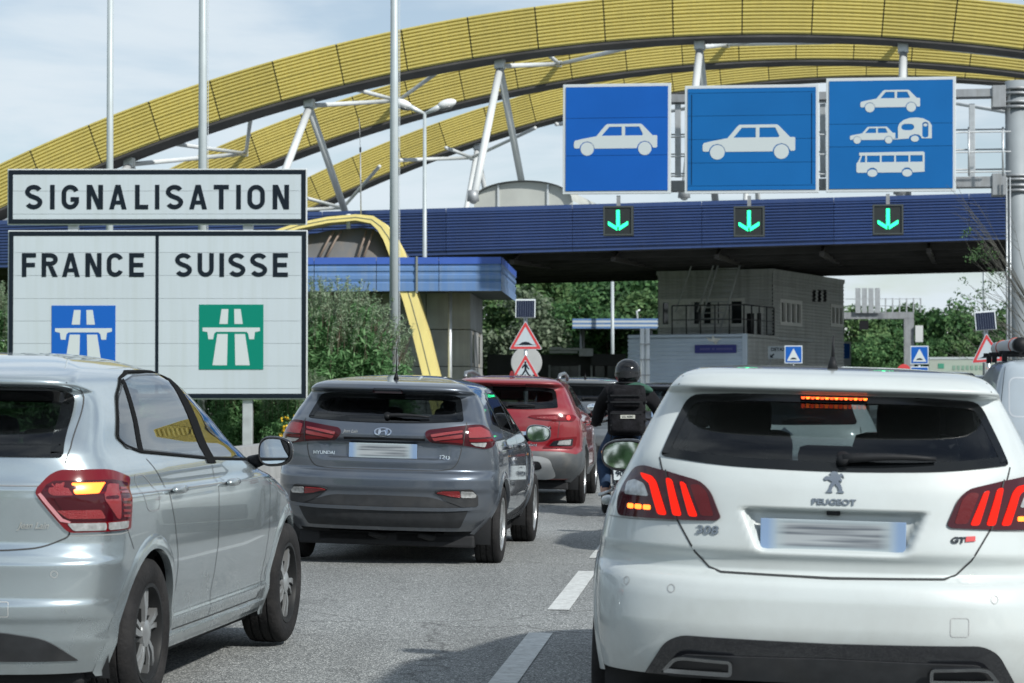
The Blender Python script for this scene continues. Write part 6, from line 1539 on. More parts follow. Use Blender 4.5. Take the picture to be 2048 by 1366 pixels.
ci.window('rear_window', rpoly([(-.605, 1.105), (-.3, 1.085), (0, 1.08), (.3, 1.085), (.605, 1.105), (.545, 1.29), (.40, 1.306), (-.40, 1.306), (-.545, 1.29)], [.02, .1, .1, .1, .02, .04, .1, .1, .04]), 'rear', 1, M_GLASS_DD, .045)
generic_side(ci, [[(.62, 1.08), (.64, 1.13), (.80, 1.25), (.90, 1.05)], [(.95, 1.04), (.88, 1.28), (1.2, 1.345), (1.62, 1.355), (1.66, .99)], [(1.74, .985), (1.72, 1.355), (2.05, 1.34), (2.45, 1.2), (2.78, .97)]], M_GLASS_D)
for yw in (.73, 3.30): ci.wheel_arch(yw, .31, .35, P_GREY)
ci.body('body', P_GREY, 44, 84, 14, .011); wind_screen(ci, .99, 1.37); interior(ci, .40, .98, .60, 2.05, (-.36,)); underbody(ci, .35, 3.8, .68)
def taili(sg):
    f = lambda l: [(sg*p[0], p[1]) for p in l]
    o = ci.panel('tail_light', f(rpoly([(.32, 1.015), (.345, 1.035), (.62, 1.075), (.76, 1.085), (.89, 1.03), (.93, .975), (.88, .92), (.79, .90), (.62, .925), (.36, .952), (.325, .985)], [.02, .03, .1, .06, .06, .04, .04, .04, .05, .03, .02])), 'rear', 1, .012, M_LAMPD, skirt=.014)
    lit = lambda l, m, nm, of=.016, r=.01: ci.panel(nm, f(rpoly(l, r)), 'rear', 1, of, m, o, .003, .02)
    lit([(.36, 1.0), (.60, 1.035), (.60, 1.018), (.37, .985)], M_LAMPR, 'light_blade'); lit([(.37, .978), (.60, 1.005), (.60, .985), (.39, .962)], M_LAMPR, 'light_blade'); lit([(.42, .960), (.605, .975), (.605, .945), (.55, .95)], M_LAMP, 'light_blade')
    lit([(.64, 1.055), (.74, 1.065), (.84, 1.03), (.86, .99), (.65, .985)], M_LAMPR, 'outer_lens'); lit([(.65, .975), (.87, .98), (.87, .96), (.655, .958)], M_LAMP, 'light_blade')
    lit([(.66, .95), (.80, .953), (.78, .915), (.70, .925)], M_LAMPW, 'clear_lens')
    ci.line('lamp_split', f([(.625, 1.08), (.605, .92)]), 'rear', 1, .006, M_SEAM, o, .016)
    # fog lamp pocket
    pk = ci.panel('fog_lamp_pocket', f(rpoly([(.40, .575), (.46, .592), (.70, .60), (.745, .55), (.75, .468), (.62, .462), (.50, .505)], .02)), 'rear', 1, .010, M_PLASTIC, skirt=.02)
    ci.panel('red_reflector', f(rpoly([(.42, .574), (.46, .585), (.60, .588), (.60, .535), (.52, .545)], .01)), 'rear', 1, .017, M_LAMPR, pk, .006, .02); ci.panel('reversing_lamp', f(rpoly([(.604, .588), (.71, .585), (.73, .56), (.72, .535), (.604, .535)], .012)), 'rear', 1, .017, M_LAMPW, pk, .006, .02)
ci.panel('lower_bumper', rpoly([(-.60, .30), (-.68, .46), (-.50, .50), (-.38, .535), (0, .54), (.38, .535), (.50, .50), (.68, .46), (.60, .30)], [.02, .05, .08, .08, 0, .08, .08, .05, .02]), 'rear', 1, .004, M_PLASTIC)
ci.line('bumper_step', [(-.70, .452), (-.5, .445), (0, .442), (.5, .445), (.70, .452)], 'rear', 1, .022, P_GREY, None, .010)
for sg in (-1, 1):
    taili(sg); handle(ci, sg, .98, .90, P_GREY); handle(ci, sg, 1.90, .89, P_GREY); mirror(ci, sg, .93, 2.62, .98, .215, .15, P_GREY, 0, 1.8)
    ci.line('door_gap', [(.80, 1.04), (.90, .93), (1.02, .75), (1.10, .55), (1.11, .32), (1.7, .30), (2.70, .31), (2.78, .6), (2.8, .95)], 'side', sg, .006, M_SEAM); ci.line('door_gap', [(1.70, .98), (1.70, .30)], 'side', sg, .006, M_SEAM)
    ci.line('tailgate_gap', [(sg*.625, 1.10), (sg*.63, 1.08)], 'rear', 1, .006, M_SEAM)
ci.line('tailgate_gap', rpoly([(-.605, .925), (-.575, .80), (-.53, .745), (-.40, .73), (.40, .73), (.53, .745), (.575, .80), (.605, .925)], .05)[2:-2], 'rear', 1, .007, M_SEAM)
ci.line('handle_ledge', [(-.30, .962), (.32, .962)], 'rear', 1, .016, M_BLACK, None, .004)
plate(ci, .872, None, 0)
el = lambda a, b, n=32: [(a*math.cos(2*math.pi*i/n), b*math.sin(2*math.pi*i/n)) for i in range(n)]
em = badge_shape(ci, [el(.068, .032), el(.056, .0245)], 0, 1.012, 1.0, M_CHROME, 'oval_emblem', .008)
badge_shape(ci, [[(-.036, -.019), (-.026, -.021), (-.012, -.003), (.014, .004), (.018, -.021), (.034, -.018), (.038, .018), (.026, .021), (.012, .012), (-.012, .004), (-.02, .022), (-.034, .017)]], 0, 1.012, 1.0, M_CHROME, 'slanted_letter', .008)
badge_text(ci, 'HYUNDAI', .036, -.455, .833, M_CHROME, 1.05, .0008); badge_text(ci, 'i20', .050, .47, .816, M_CHROME, 1.35, .001); badge_text(ci, 'Jean Lain', .034, -.25, 1.0, mat('sticker_silver', (.25, .27, .28), .4), .9, 0, shear=.4, name='dealer_lettering')
ci.panel('high_brake_light', rpoly([(-.115, 1.318), (.115, 1.318), (.10, 1.342), (-.10, 1.342)], .006), 'rear', 1, .006, M_LAMPD, skirt=.02)
wiper(ci, .02, 1.122, .34, 1.118, .02, .018); antenna(ci, .62, 1.417, .24, .0, .004)
for x_, y_ in ((-.755, .73), (.755, .73), (-.755, 3.30), (.755, 3.30)): wheel(ci, 'i20', x_, y_, .308, .2)
for xx in (-.12, .26): MB().tube([(xx, .28, .235), (xx+.08, .32, .215), (xx+.18, .5, .21)], [.02, .028, .028], 8).build('exhaust_pipe', M_DARK, t, True)
for sg in (-1, 1): MB().box((sg*.3, .6, .2), (.5, .5, .1), None, .03).build('rear_axle_cover', M_DARK, t)

# ---------------------------------------------------------------- red crossover
t = place_car('red_crossover', 'red crossover with grey lower cladding ahead of the grey hatchback', -.10, 26.6, 5.0, .024)
ck_ = Car(t, W=[(.24, .80), (.36, .86), (.45, .90), (.6, .90), (.68, .885), (.85, .885), (1.0, .86), (1.06, .82), (1.15, .775), (1.25, .72), (1.35, .665), (1.41, .625), (1.44, .59), (1.46, .55)],
    YR=[(.24, .20), (.34, .10), (.42, .04), (.5, 0), (.6, 0), (.64, .03), (.70, .05), (.9, .05), (1.0, .06), (1.09, .09), (1.13, .12), (1.37, .36), (1.385, .34), (1.395, .25), (1.415, .23), (1.435, .25), (1.46, .36)],
    YF=[(.24, 4.0), (.5, 4.18), (.7, 4.15), (.85, 4.0), (.95, 3.5), (1.0, 3.1), (1.05, 3.0), (1.25, 2.6), (1.42, 2.25), (1.46, 2.1)],
    ze=1.46, h=.05, ymid=1.75, AR=[(.24, .5), (.6, .46), (.95, .40), (1.15, .30), (1.46, .24)], NR=[(.24, 2.6), (1.0, 2.8), (1.46, 3.0)], z0=.30)
ck_.ws = (1.06, 1.44, 1.9, .56)
ck_.window('rear_window', rpoly([(-.60, 1.135), (-.3, 1.11), (.3, 1.11), (.60, 1.135), (.55, 1.345), (.40, 1.372), (-.40, 1.372), (-.55, 1.345)], [.02, .1, .1, .02, .05, .1, .1, .05]), 'rear', 1, M_GLASS_DD, .045)
generic_side(ck_, [[(.75, 1.15), (1.05, 1.36), (1.6, 1.40), (1.68, 1.07)], [(1.76, 1.065), (1.76, 1.40), (2.1, 1.38), (2.5, 1.24), (2.8, 1.05)]], M_GLASS_D)
M_CLADG = mat('grey_body_cladding', (.07, .078, .085), .5, var=.15, vscale=8, dirt=((.16, .15, .13), .5, 5))
for yw in (.78, 3.38): ck_.wheel_arch(yw, .335, .375, P_RED, .09, .018, M_CLADG)
ck_.body('body', P_RED, 28, 70, 10, .016); wind_screen(ck_, 1.06, 1.44); interior(ck_, .42, 1.0, .62, 2.1, (-.36,)); underbody(ck_, .35, 3.9, .72, .23)
ck_.panel('bumper_cladding', rpoly([(-1.08, .32), (-1.08, .66), (-.86, .60), (-.62, .625), (0, .628), (.62, .625), (.86, .60), (1.08, .66), (1.08, .32)], .03), 'rear', 1, .010, M_CLADG, skirt=.02, step=.05)
ck_.panel('skid_plate', rpoly([(-.60, .345), (-.52, .545), (-.40, .575), (.40, .575), (.52, .545), (.60, .345), (.50, .315), (-.50, .315)], .05), 'rear', 1, .022, mat('silver_skid', (.5, .52, .53), .35, .6), skirt=.02); ck_.panel('skid_opening', rpoly([(-.44, .45), (-.40, .515), (.40, .515), (.44, .45), (.38, .425), (-.38, .425)], .03), 'rear', 1, .028, M_BLACK, skirt=.01)
for sg in (-1, 1):
    f = lambda l: [(sg*p[0], p[1]) for p in l]
    o = ck_.panel('tail_light', f(rpoly([(.25, 1.025), (.30, 1.045), (.60, 1.06), (.80, 1.055), (.86, 1.03), (.80, .985), (.58, .985), (.36, 1.0)], .02)), 'rear', 1, .012, M_LAMP, skirt=.014); ck_.panel('lens', f(rpoly([(.34, 1.022), (.60, 1.04), (.60, 1.0), (.42, 1.008)], .01)), 'rear', 1, .016, M_LAMPR, o, .004, .03)
    ck_.panel('lens', f(circ(.73, 1.022, .026, 14)), 'rear', 1, .017, mat('lit_low_red', (.4, .02, .02), .3, emit=(1, .05, .04), estr=.8), o, .004, .02)
    o = ck_.panel('lower_lamp', f(rpoly([(.43, .665), (.52, .765), (.60, .79), (.86, .81), (.84, .70), (.80, .665)], .015)), 'rear', 1, .014, M_LAMP, skirt=.02); ck_.panel('lower_lens', f(rpoly([(.50, .69), (.56, .755), (.80, .785), (.79, .70)], .015)), 'rear', 1, .019, M_GLOSSBLACK, o, .005, .03); ck_.panel('lower_clear_lens', f(rpoly([(.60, .71), (.62, .755), (.77, .772), (.76, .712)], .01)), 'rear', 1, .023, M_LAMPW, o, .004, .03)
    MB().tube([(sg*.56, .75, 1.47), (sg*.565, .85, 1.525), (sg*.57, 1.6, 1.545), (sg*.56, 2.3, 1.51), (sg*.55, 2.4, 1.47)], .022, 8).build('roof_rail', mat('rail_grey', (.18, .20, .22), .35, .5), t, True)
    mirror(ck_, sg, .96, 2.62, 1.08, .235, .165, P_RED); handle(ck_, sg, 1.0, .97, P_RED); handle(ck_, sg, 1.95, .96, P_RED)
    ck_.line('door_gap', [(.9, 1.1), (1.05, .8), (1.15, .42), (1.72, .40), (2.7, .42), (2.8, 1.0)], 'side', sg, .007, M_SEAM); ck_.line('door_gap', [(1.72, 1.06), (1.72, .4)], 'side', sg, .007, M_SEAM)
    ck_.panel('sill_cladding', [(1.1, .305), (1.1, .40), (2.95, .40), (2.95, .305)], 'side', sg, .012, M_CLADG, step=.06)
    ck_.line('tailgate_gap', [(sg*.60, 1.06), (sg*.625, .98), (sg*.60, .66)], 'rear', 1, .007, M_SEAM)
badge_text(ck_, 'KONA', .042, .46, .895, M_CHROME, 1.15, .001); badge_text(ck_, 'hybrid', .045, .31, .69, M_CHROME, 1.0, .0005)
badge_shape(ck_, [el(.06, .03), el(.05, .022)], 0, 1.02, 1.0, M_CHROME, 'oval_emblem', .008); plate(ck_, .80, None, 0)
ck_.panel('high_brake_light', rrect(-.2, 1.388, .2, 1.402, .005), 'rear', 1, .006, M_LAMP, skirt=.02); wiper(ck_, 0, 1.14, .33, 1.145, .02, .018)
MB().prism([(-.03, 0), (.03, 0), (.012, .06), (-.012, .06)], -.05, .08).xf(Matrix.Translation((0, .75, 1.497))).build('shark_fin', P_RED, t)
for x_, y_ in ((-.79, .78), (.79, .78), (-.79, 3.38), (.79, 3.38)): wheel(ck_, 'kona', x_, y_, .335, .215)

# ---------------------------------------------------------------- simpler cars further on
def simple_car(name, label, x, y, head, p, H=1.47, Wd=.88, lit=False, light='wide', van=False, roof_ant=False, glass=None, scale=1.0, group=None, roll=.018):
    t = place_car(name, label, x, y, head, roll, group); k = H/1.47
    z = lambda q: q*k
    c = Car(t, W=[(z(.22), Wd-.10), (z(.36), Wd-.03), (z(.5), Wd), (z(.75), Wd-.005), (z(.92), Wd-.03), (z(1.0), Wd-.07), (z(1.15), Wd-.14), (z(1.3), Wd-.22), (z(1.37), Wd-.27), (z(1.40), Wd-.32)],
        YR=[(z(.22), .2), (z(.32), .1), (z(.42), .02), (z(.5), 0), (z(.6), 0), (z(.66), .04), (z(.70), .06), (z(.95), .07), (z(1.06), .10), (z(1.10), .13), (z(1.33), .36), (z(1.342), .32), (z(1.35), .25), (z(1.37), .24), (z(1.40), .34)],
        YF=[(z(.22), 3.9), (z(.5), 4.1), (z(.7), 4.05), (z(.82), 3.7), (z(.92), 3.2), (z(1.0), 3.0), (z(1.2), 2.6), (z(1.36), 2.25), (z(1.40), 2.1)], ze=z(1.40), h=.06, ymid=1.75, AR=[(z(.22), .45), (z(.9), .40), (z(1.4), .25)], NR=[(z(.22), 2.7), (z(1.4), 3.0)], z0=z(.26))
    c.ws = (z(1.0), z(1.38), 1.9, Wd-.30)
    c.window('rear_window', rpoly([(-Wd+.27, z(1.10)), (0, z(1.085)), (Wd-.27, z(1.10)), (Wd-.33, z(1.315)), (-Wd+.33, z(1.315))], [.03, .1, .03, .05, .05]), 'rear', 1, glass or M_GLASS_DD, .04)
    generic_side(c, [[(.75, z(1.10)), (1.05, z(1.32)), (1.66, z(1.345)), (1.68, z(1.02))], [(1.76, z(1.015)), (1.76, z(1.345)), (2.1, z(1.33)), (2.45, z(1.2)), (2.8, z(1.0))]], M_GLASS_D)
    for yw in (.76, 3.32): c.wheel_arch(yw, .32*k, .36*k, p)
    c.body('body', p, 20, 54, 8, .022); wind_screen(c, z(1.0), z(1.38)); interior(c, .42, z(.98), .6, 2.1, (-.36,)); underbody(c, .35, 3.8, .70)
    for sg in (-1, 1):
        f = lambda l: [(sg*q[0], z(q[1])) for q in l]
        if light == 'wide': o = c.panel('tail_light', f(rpoly([(.36, .90), (.38, 1.0), (.80, 1.03), (.90, .98), (.84, .88), (.55, .875)], .03)), 'rear', 1, .012, M_LITR if lit else M_LAMP, skirt=.014, step=.05)
        else: o = c.panel('tail_light', f(rpoly([(.66, .80), (.64, 1.02), (.80, 1.04), (.92, 1.0), (.90, .82)], .03)), 'rear', 1, .012, M_LITR if lit else M_LAMP, skirt=.014, step=.05)
        c.panel('lens', f(rpoly([(.70, .90), (.70, .93), (.80, .93), (.80, .90)], .008)), 'rear', 1, .017, M_LAMPW, o, .004, .03)
        mirror(c, sg, Wd+.07, 2.6, z(1.0), .21, .15, p)
    plate(c, z(.80), None, 0); c.panel('lower_bumper', rpoly([(-.6, z(.28)), (-.62, z(.44)), (.62, z(.44)), (.6, z(.28))], .05), 'rear', 1, .006, M_PLASTIC, step=.05)
    c.line('tailgate_gap', [(-.62, z(1.08)), (-.63, z(.88)), (-.58, z(.70)), (.58, z(.70)), (.63, z(.88)), (.62, z(1.08))], 'rear', 1, .007, M_SEAM); wiper(c, 0, z(1.12), .32, z(1.125), .02, .018)
    if roof_ant: antenna(c, .7, z(1.40)+.035, .08)
    for x_, y_ in ((-Wd+.11, .76), (Wd-.11, .76), (-Wd+.11, 3.32), (Wd-.11, 3.32)): wheel(c, 'plain', x_, y_, .318*k, .21)
    return c
cc = simple_car('white_compact', 'white compact car seen through the rear window of the white hatchback', 2.15, 18.3, 5.5, P_WHITE, 1.47, .86, False, 'tall')
for dz_ in (0, .045): badge_shape(cc, [[(-.07, -.025), (0, .03), (.07, -.025), (.05, -.03), (0, .008), (-.05, -.03)]], 0, .99+dz_, 1.0, M_BADGE, 'chevron', .008)
simple_car('grey_suv', 'dark grey sport utility car ahead of the motorcyclist', 1.08, 36.0, 5.0, P_DGREY, 1.56, .91, False, 'wide', roof_ant=True)
simple_car('dark_estate', 'dark car half hidden just right of the motorcyclist', 3.15, 48.0, 5.0, P_NAVY, 1.52, .88, False, 'wide')
simple_car('white_small_car', 'small white car far ahead between motorcyclist and white hatchback', 4.55, 62.0, 5.0, P_WHITE, 1.46, .86)
simple_car('black_car', 'black car with a lit red light between the white roof and the van', 9.1, 45.0, 5.5, P_NAVY, 1.50, .90, True, 'tall')
# ================================================================== white panel van at the right edge, two more far off
def van(x, y, head, label):
    t = place_car('white_van', label, x, y, head, .015, 'white vans', 0, 'van')
    c = Car(t, W=[(.26, .82), (.4, .89), (.6, .91), (.9, .905), (1.1, .88), (1.35, .83), (1.55, .78), (1.66, .74), (1.72, .70), (1.75, .66)],
        YR=[(.26, .12), (.4, .02), (.5, 0), (.62, 0), (.68, .05), (1.0, .07), (1.4, .12), (1.65, .19), (1.72, .24), (1.75, .30)],
        YF=[(.26, 4.2), (.5, 4.35), (.8, 4.3), (1.0, 3.9), (1.1, 3.5), (1.3, 3.2), (1.6, 2.75), (1.75, 2.4)], ze=1.75, h=.06, ymid=1.9, AR=[(.26, .3), (1.0, .26), (1.75, .28)], NR=[(.26, 3.2), (1.75, 3.4)], z0=.30, front_taper=.1)
    c.ws = (1.12, 1.66, 2.2, .62)
    generic_side(c, [[(2.28, 1.06), (2.28, 1.58), (2.75, 1.56), (3.05, 1.35), (3.35, 1.06)]], M_GLASS_D)
    for yw in (.85, 3.55): c.wheel_arch(yw, .33, .37, P_VAN)
    c.body('body', P_VAN, 20, 60, 8, .024); wind_screen(c, 1.12, 1.66); underbody(c, .3, 4.0, .75, .25)
    MB().box((0, 1.4, .8), (1.4, 1.6, 1.2)).build('load_space', M_DARK, t)
    for sg in (-1, 1):
        f = lambda l: [(sg*p[0], p[1]) for p in l]
        o = c.panel('tail_light', f(rpoly([(.80, .64), (.80, 1.0), (.90, 1.0), (1.06, .88), (1.06, .82), (.92, .64)], .03)), 'rear', 1, .012, M_LAMPD, skirt=.015, step=.05)
        c.panel('lit_bracket', f(rpoly([(.83, .985), (.90, .985), (1.04, .875), (1.02, .80), (.98, .80), (.985, .865), (.90, .93)], .015)), 'rear', 1, .017, M_LITR, o, .004, .03); c.panel('lit_bracket', f(rpoly([(.84, .66), (.92, .655), (.98, .73), (.94, .74)], .01)), 'rear', 1, .017, M_LITR, o, .004, .03)
        c.panel('clear_lens', f(rpoly([(.82, .70), (.82, .90), (.90, .90), (.93, .85), (.91, .72)], .015)), 'rear', 1, .016, M_LAMPW, o, .004, .03)
        c.line('door_gap', [(2.2, .42), (2.2, 1.62), (2.9, 1.6)], 'side', sg, .007, M_SEAM); c.line('corner_gap', f([(.775, .60), (.765, 1.2), (.72, 1.68)]), 'rear', 1, .007, M_SEAM)
        mirror(c, sg, .99, 3.15, 1.18, .22, .24, M_BLACK); MB().box((sg*.80, .05, 1.1), (.05, .05, .10), None, .015).build('hinge', P_VAN, t)
    c.line('door_gap', [(0, .6), (0, 1.7)], 'rear', 1, .008, M_SEAM)
    for sg in (-1, 1): c.line('door_pressing', rrect(sg*.4-.26, 1.08, sg*.4+.26, 1.55, .08), 'rear', 1, .02, mat('pressing_edge', (.5, .54, .58), .4), closed=True)
    plate(c, .78, None, 0)
    for x_, y_ in ((-.78, .85), (.78, .85), (-.78, 3.55), (.78, 3.55)): wheel(c, 'plain', x_, y_, .325, .21)
    return t, c
vt_, cv = van(6.63, 27.6, 6.0, 'white panel van with roof rack at the right picture edge')
for lb_, px, d in (('white van far ahead just above the white hatchback roof', 1912, 82), ('white van farthest away in front of the lorry trailer', 1962, 100)):
    k = copy_tree(vt_); b = P(px, HOR, d); k.location = (b.x, b.y, 0); k.rotation_euler = (0, 0, -R_(5)); tag(k, lb_, 'van', 'white vans'); k.scale = (1, 1, 1.12)
rk = thing('roof_rack', 'black roof rack with a grey pipe and white ladder on the van', 'roof rack', vt_.location, vt_.rotation_euler)
for yy in (.7, 1.9, 3.0 - .4): MB().box((0, yy, 1.86), (1.46, .05, .045), None, .008).build('crossbar', M_BLACK, rk)
for sg in (-1, 1):
    for yy in (.7, 1.9, 2.6): MB().box((sg*.66, yy, 1.81), (.06, .10, .12), None, .01).build('foot', M_BLACK, rk)
pp_ = MB().tube([(-.50, .35, 1.955), (-.50, 3.1, 1.955)], .088, 20, False).build('pipe', mat('pipe_grey', (.36, .38, .40), .45), rk, True)
MB().tube([(-.50, .34, 1.955), (-.50, .55, 1.955)], .09, 20).build('pipe_cap', M_BLACK, pp_, True)
for yy in (.9, 2.4): MB().tube([(-.50+.094*math.cos(a), yy, 1.955+.094*math.sin(a)) for a in np.linspace(0, 6.283, 20)], .006, 5).build('red_strap', mat('strap_red', (.45, .10, .07), .7), pp_, True)
for xx in (-.25, .12): MB().box((xx, 1.8, 2.0), (.05, 3.0, .07), None, .008).build('ladder_stile', M_ALU, rk)
for i in range(10): MB().box((-.065, .45+.3*i, 2.0), (.42, .045, .04), None, .006).build('ladder_rung', M_SIGNW2, rk)

# ================================================================== motorcycle and rider
MX, MY = 1.225, 24.55
RZ = -R_(5.2)
mo = thing('motorcycle', 'dark motorcycle stopped between the lanes under its rider', 'motorcycle', (MX, MY, gz(MX, MY)), (0, R_(-2), RZ))
def mwheel(y, r, w):
    o = MB().lathe([(r-.085, -w*.30), (r-.06, -w*.47), (r-.02, -w*.40), (r, -w*.12), (r, w*.12), (r-.02, w*.40), (r-.06, w*.47), (r-.085, w*.30)], (0, y, r), 'x', 40).build('wheel', M_TYRE, mo, True)
    MB().lathe([(r-.10, -.02), (r-.08, -.035), (r-.08, .035), (r-.10, .02), (r-.10, -.02)], (0, y, r), 'x', 40).build('rim', M_RIMD, o, True)
    sp = MB()
    for k in range(5): a = k*2*math.pi/5; sp.bar((0, y, r), (0, y+(r-.09)*math.cos(a), r+(r-.09)*math.sin(a)), .03, .035)
    sp.build('spokes', M_RIMD, o); MB().lathe([(.05, .05), (.12, .05), (.12, .055), (.05, .055)], (0, y, r), 'x', 24).build('brake_disc', M_STEEL, o, True); return o
mwheel(.0, .31, .17); mwheel(1.42, .30, .13)
MB().ball((0, .72, .86), (.17, .34, .15), 18, 12, .85).build('fuel_tank', M_GLOSSBLACK, mo, True)
MB().box((0, .12, .80), (.26, .70, .10), Matrix.Rotation(R_(4), 3, 'X'), .04).build('seat', M_BLACK, mo, True)
MB().box((0, .70, .48), (.34, .46, .40), None, .06).build('engine', M_STEELD, mo, True)
for k in range(5): MB().box((0, .72, .50+k*.035), (.40, .34, .012)).build('cooling_fin', M_STEELD, mo)
MB().box((0, -.20, .66), (.17, .34, .07), Matrix.Rotation(R_(16), 3, 'X'), .025).build('rear_mudguard', M_BLACK, mo, True)
tl = MB().box((0, -.36, .70), (.15, .03, .05), None, .012).build('tail_lamp', M_LAMPD, mo, True); MB().box((0, -.378, .70), (.11, .006, .025)).build('tail_lens', M_LAMP, tl)
mp_ = MB().box((0, -.41, .485), (.21, .008, .16), Matrix.Rotation(R_(-8), 3, 'X'), .003).build('number_plate', M_SIGNW2, mo)
text('plate_mark', '909', .085, M_LETTER, mp_, -.085, .445, -.424, .004, .001, 1.05)
MB().tube([(0, -.30, .64), (0, -.40, .53)], .02, 8).build('plate_bracket', M_BLACK, mo, True)
for sg in (-1, 1):
    MB().tube([(sg*.085, 0, .31), (sg*.10, .5, .40)], .032, 10).build('swing_arm', M_RIMD, mo, True); MB().tube([(sg*.10, -.02, .36), (sg*.11, -.12, .68)], .024, 10).build('shock_absorber', M_CHROME, mo, True)
    MB().tube([(sg*.10, 1.40, .30), (sg*.10, 1.12, .95)], .028, 10).build('fork', M_STEEL, mo, True); MB().tube([(0, 1.05, .99), (sg*.20, 1.03, 1.02), (sg*.40, .88, .985)], .014, 8).build('handlebar', M_BLACK, mo, True)
    MB().tube([(sg*.30, .95, 1.01), (sg*.34, .93, 1.15)], .007, 6).build('mirror_stem', M_BLACK, mo, True); MB().ball((sg*.37, .93, 1.17), (.07, .02, .045), 14, 8).build('mirror', M_MIRROR, mo, True)
    q = MB().tube([(sg*.13, -.24, .70), (sg*.19, -.25, .70)], .008, 6); q.ball((sg*.21, -.25, .70), (.028, .035, .022), 10, 8); q.build('indicator', mat('indicator_amber', (.5, .2, .03), .3), mo, True)
    MB().box((sg*.22, .42, .30), (.12, .04, .025), None, .008).build('foot_peg', M_STEEL, mo)
MB().tube([(.10, .95, .35), (.14, .6, .24), (.16, .1, .32), (.17, -.28, .42)], [.028, .03, .05, .055], 14).build('exhaust', M_CHROME, mo, True)
MB().tube([(-.14, -.05, .31), (-.13, .5, .36)], .012, 6).build('chain', M_STEELD, mo, True)
MB().ball((0, 1.20, 1.0), (.11, .10, .11), 16, 10).build('headlamp', M_BLACK, mo, True)
MB().tube([(-.10, .10, .30), (-.30, .05, .235)], [.012, .02], 6).build('side_stand', M_ALU, mo, True)
def skin_mesh(name, verts, edges, radii, mats, mfun, parent, sub=2, root=0):
    me = bpy.data.meshes.new(name); me.from_pydata(verts, edges, []); o = bpy.data.objects.new('tmp_skin', me); COL.objects.link(o)
    o.modifiers.new('s', 'SKIN'); ss = o.modifiers.new('d', 'SUBSURF'); ss.levels = sub; ss.render_levels = sub
    for i, r in enumerate(radii): me.skin_vertices[0].data[i].radius = (r, r) if not isinstance(r, tuple) else r
    me.skin_vertices[0].data[root].use_root = True
    dg = bpy.context.evaluated_depsgraph_get(); m2 = bpy.data.meshes.new_from_object(o.evaluated_get(dg)); bpy.data.objects.remove(o)
    m2.name = name; m2.materials.clear()
    for q in mats: m2.materials.append(q)
    for p in m2.polygons: p.material_index = mfun(p.center); p.use_smooth = True
    r = bpy.data.objects.new(name, m2); COL.objects.link(r); r.parent = parent; return r
rd = thing('person', 'motorcyclist in black jacket, jeans and black helmet seen from behind', 'person', mo.location, (0, 0, RZ))
bv = [(0, .16, .90), (0, .15, 1.05), (0, .17, 1.20), (0, .21, 1.32), (0, .25, 1.42), (0, .27, 1.50),          # pelvis .. head
      (-.19, .22, 1.325), (-.30, .36, 1.17), (-.345, .50, 1.02), (-.375, .72, .985), (-.385, .83, .985),              # left arm
      (.19, .22, 1.325), (.31, .36, 1.17), (.36, .50, 1.03), (.385, .72, .99), (.39, .83, .985),                     # right arm
      (-.12, .20, .84), (-.24, .50, .68), (-.285, .62, .57), (-.25, .40, .32), (-.235, .30, .12), (-.245, .40, .05), (-.25, .50, .045),       # left leg
      (.12, .20, .84), (.23, .52, .68), (.26, .62, .58), (.235, .42, .42), (.225, .36, .36), (.235, .45, .325), (.235, .54, .32)]
be = [(0, 1), (1, 2), (2, 3), (3, 4), (4, 5), (3, 6), (6, 7), (7, 8), (8, 9), (9, 10), (3, 11), (11, 12), (12, 13), (13, 14), (14, 15), (0, 16), (16, 17), (17, 18), (18, 19), (19, 20), (20, 21), (21, 22), (0, 23), (23, 24), (24, 25), (25, 26), (26, 27), (27, 28), (28, 29)]
br = [(.19, .15), (.17, .135), (.20, .14), (.20, .12), .065, .09, .095, .078, .068, .05, .045, .095, .078, .068, .05, .045, .115, .10, .085, .062, .055, .05, .04, .115, .10, .085, .062, .052, .048, .04]
M_JACKET = mat('black_jacket', (.010, .010, .012), .85, spec=.15, var=.5, vscale=6, bump=.6, bscale=12); M_JEANS = mat('blue_jeans', (.025, .045, .085), .85, spec=.15, var=.35, vscale=10, bump=.4, bscale=14); M_BOOT = mat('black_boot', (.012, .012, .012), .5); M_SKIN = mat('skin', (.45, .26, .19), .5)
def pm(c):
    if c.z < .885 and c.y < .78:
        if c.z < .235 and c.x < 0: return 2
        if c.x > .1 and c.z < .40: return 2
        if c.x < 0 and c.z < .30 and c.z > .235: return 3
        return 1
    return 2 if (abs(c.x) > .33 and c.y > .76) else 0
skin_mesh('body', bv, be, br, [M_JACKET, M_JEANS, M_BOOT, M_SKIN], pm, rd)
for sg in (-1, 1):    # fingers closed round the grips
    for k in range(4):
        x_ = sg*(.345+.022*k); MB().tube([(x_, .845, 1.015), (x_, .895, 1.012), (x_, .905, .975), (x_, .875, .962)], [.012, .012, .011, .009], 8).build('finger', M_BOOT, rd, True)
    MB().tube([(sg*.335, .83, .99), (sg*.325, .86, .962), (sg*.345, .89, .955)], [.014, .012, .010], 8).build('thumb', M_BOOT, rd, True)
hm = MB().ball((0, .27, 1.535), (.140, .165, .150), 28, 18, .93)
hm.v = [Vector((p.x*(1-.10*max(0, (1.50-p.z)/.12)), p.y, p.z)) for p in hm.v]
he = hm.build('helmet', mat('helmet_black', (.010, .011, .013), .12, spec=.25, coat=.25), rd, True)
vz = MB(); 
for k, (zc, zh, rr) in enumerate(((1.515, .04, 1.012),)):
    v = []; f = []
    for i in range(17):
        a = math.pi+math.pi*i/16
        for s_ in (-1, 1): v.append((.142*math.cos(a)*1.0, .27+.168*math.sin(a), zc+s_*zh*(1-.45*abs(math.cos(a)))))
    for i in range(16): f.append((2*i, 2*i+2, 2*i+3, 2*i+1))
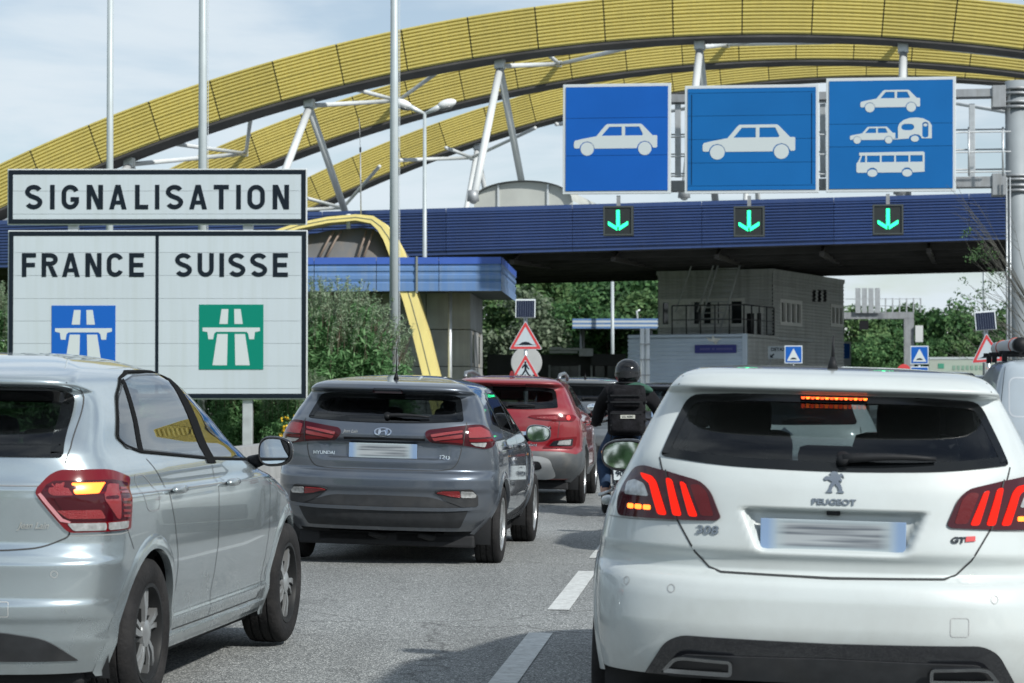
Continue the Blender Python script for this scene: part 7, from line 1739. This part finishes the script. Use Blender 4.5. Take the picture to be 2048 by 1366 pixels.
obj('helmet_band', v, f, mat('helmet_band', (.02, .021, .024), .2, spec=.25), he, True)
MB().ball((0, .15, 1.60), (.05, .04, .018), 12, 8).build('vent', M_BLACK, he, True); MB().tube([(.12*math.cos(a), .27+.145*math.sin(a), 1.425) for a in np.linspace(math.pi, 2*math.pi, 14)], .012, 6).build('neck_roll', M_BLACK, he, True)
hd = MB().ball((.09, .16, 1.375), (.155, .12, .055), 18, 12); hd.v = [Vector((p.x+.06*math.sin(p.y*20), p.y, p.z-.25*max(0, p.x-.1))) for p in hd.v]
hd.build('hood', mat('green_hood', (.025, .085, .06), .85, var=.3, vscale=10, bump=.5, bscale=18), rd, True)
bk_ = thing('backpack', 'black rucksack with pale patch on the motorcyclist back', 'backpack', mo.location, (0, 0, RZ))
M_BAG = mat('rucksack_cloth', (.009, .009, .011), .85, spec=.15, var=.5, vscale=14, bump=.7, bscale=26)
MB().box((0, -.05, 1.13), (.40, .22, .54), Matrix.Rotation(R_(-4), 3, 'X'), .06).build('main_bag', M_BAG, bk_, True)
MB().box((0, -.19, 1.01), (.34, .10, .23), Matrix.Rotation(R_(-4), 3, 'X'), .035).build('lower_pocket', M_BAG, bk_, True); MB().box((0, -.175, 1.26), (.30, .08, .20), Matrix.Rotation(R_(-4), 3, 'X'), .035).build('upper_pocket', M_BAG, bk_, True)
pt = MB().box((.02, -.246, 1.065), (.155, .006, .038)).build('patch', mat('patch_pale', (.45, .45, .40), .8), bk_)
text('patch_lettering', 'U.S. ARMY', .028, M_LETTER, pt, .02, 1.056, -.251, .003, .0004, .95, 'CENTER')
for z_ in (.93, .975, 1.10, 1.22, 1.29): MB().box((0, -.232, z_), (.33, .012, .016)).build('webbing', M_BLACK, bk_)
for sg in (-1, 1):
    MB().tube([(sg*.12, .02, 1.35), (sg*.13, .12, 1.40), (sg*.15, .30, 1.33), (sg*.16, .34, 1.15), (sg*.17, .08, .96)], .018, 6).build('shoulder_strap', M_BLACK, bk_, True)
    for z_ in (1.02, 1.12, 1.22): MB().box((sg*.205, -.08, z_), (.02, .16, .022), None, .004).build('side_strap', M_BLACK, bk_)
    MB().tube([(sg*.15, -.10, .93), (sg*.17, -.12, .80), (sg*.165, -.11, .72)], .007, 5).build('loose_strap', M_BLACK, bk_, True)
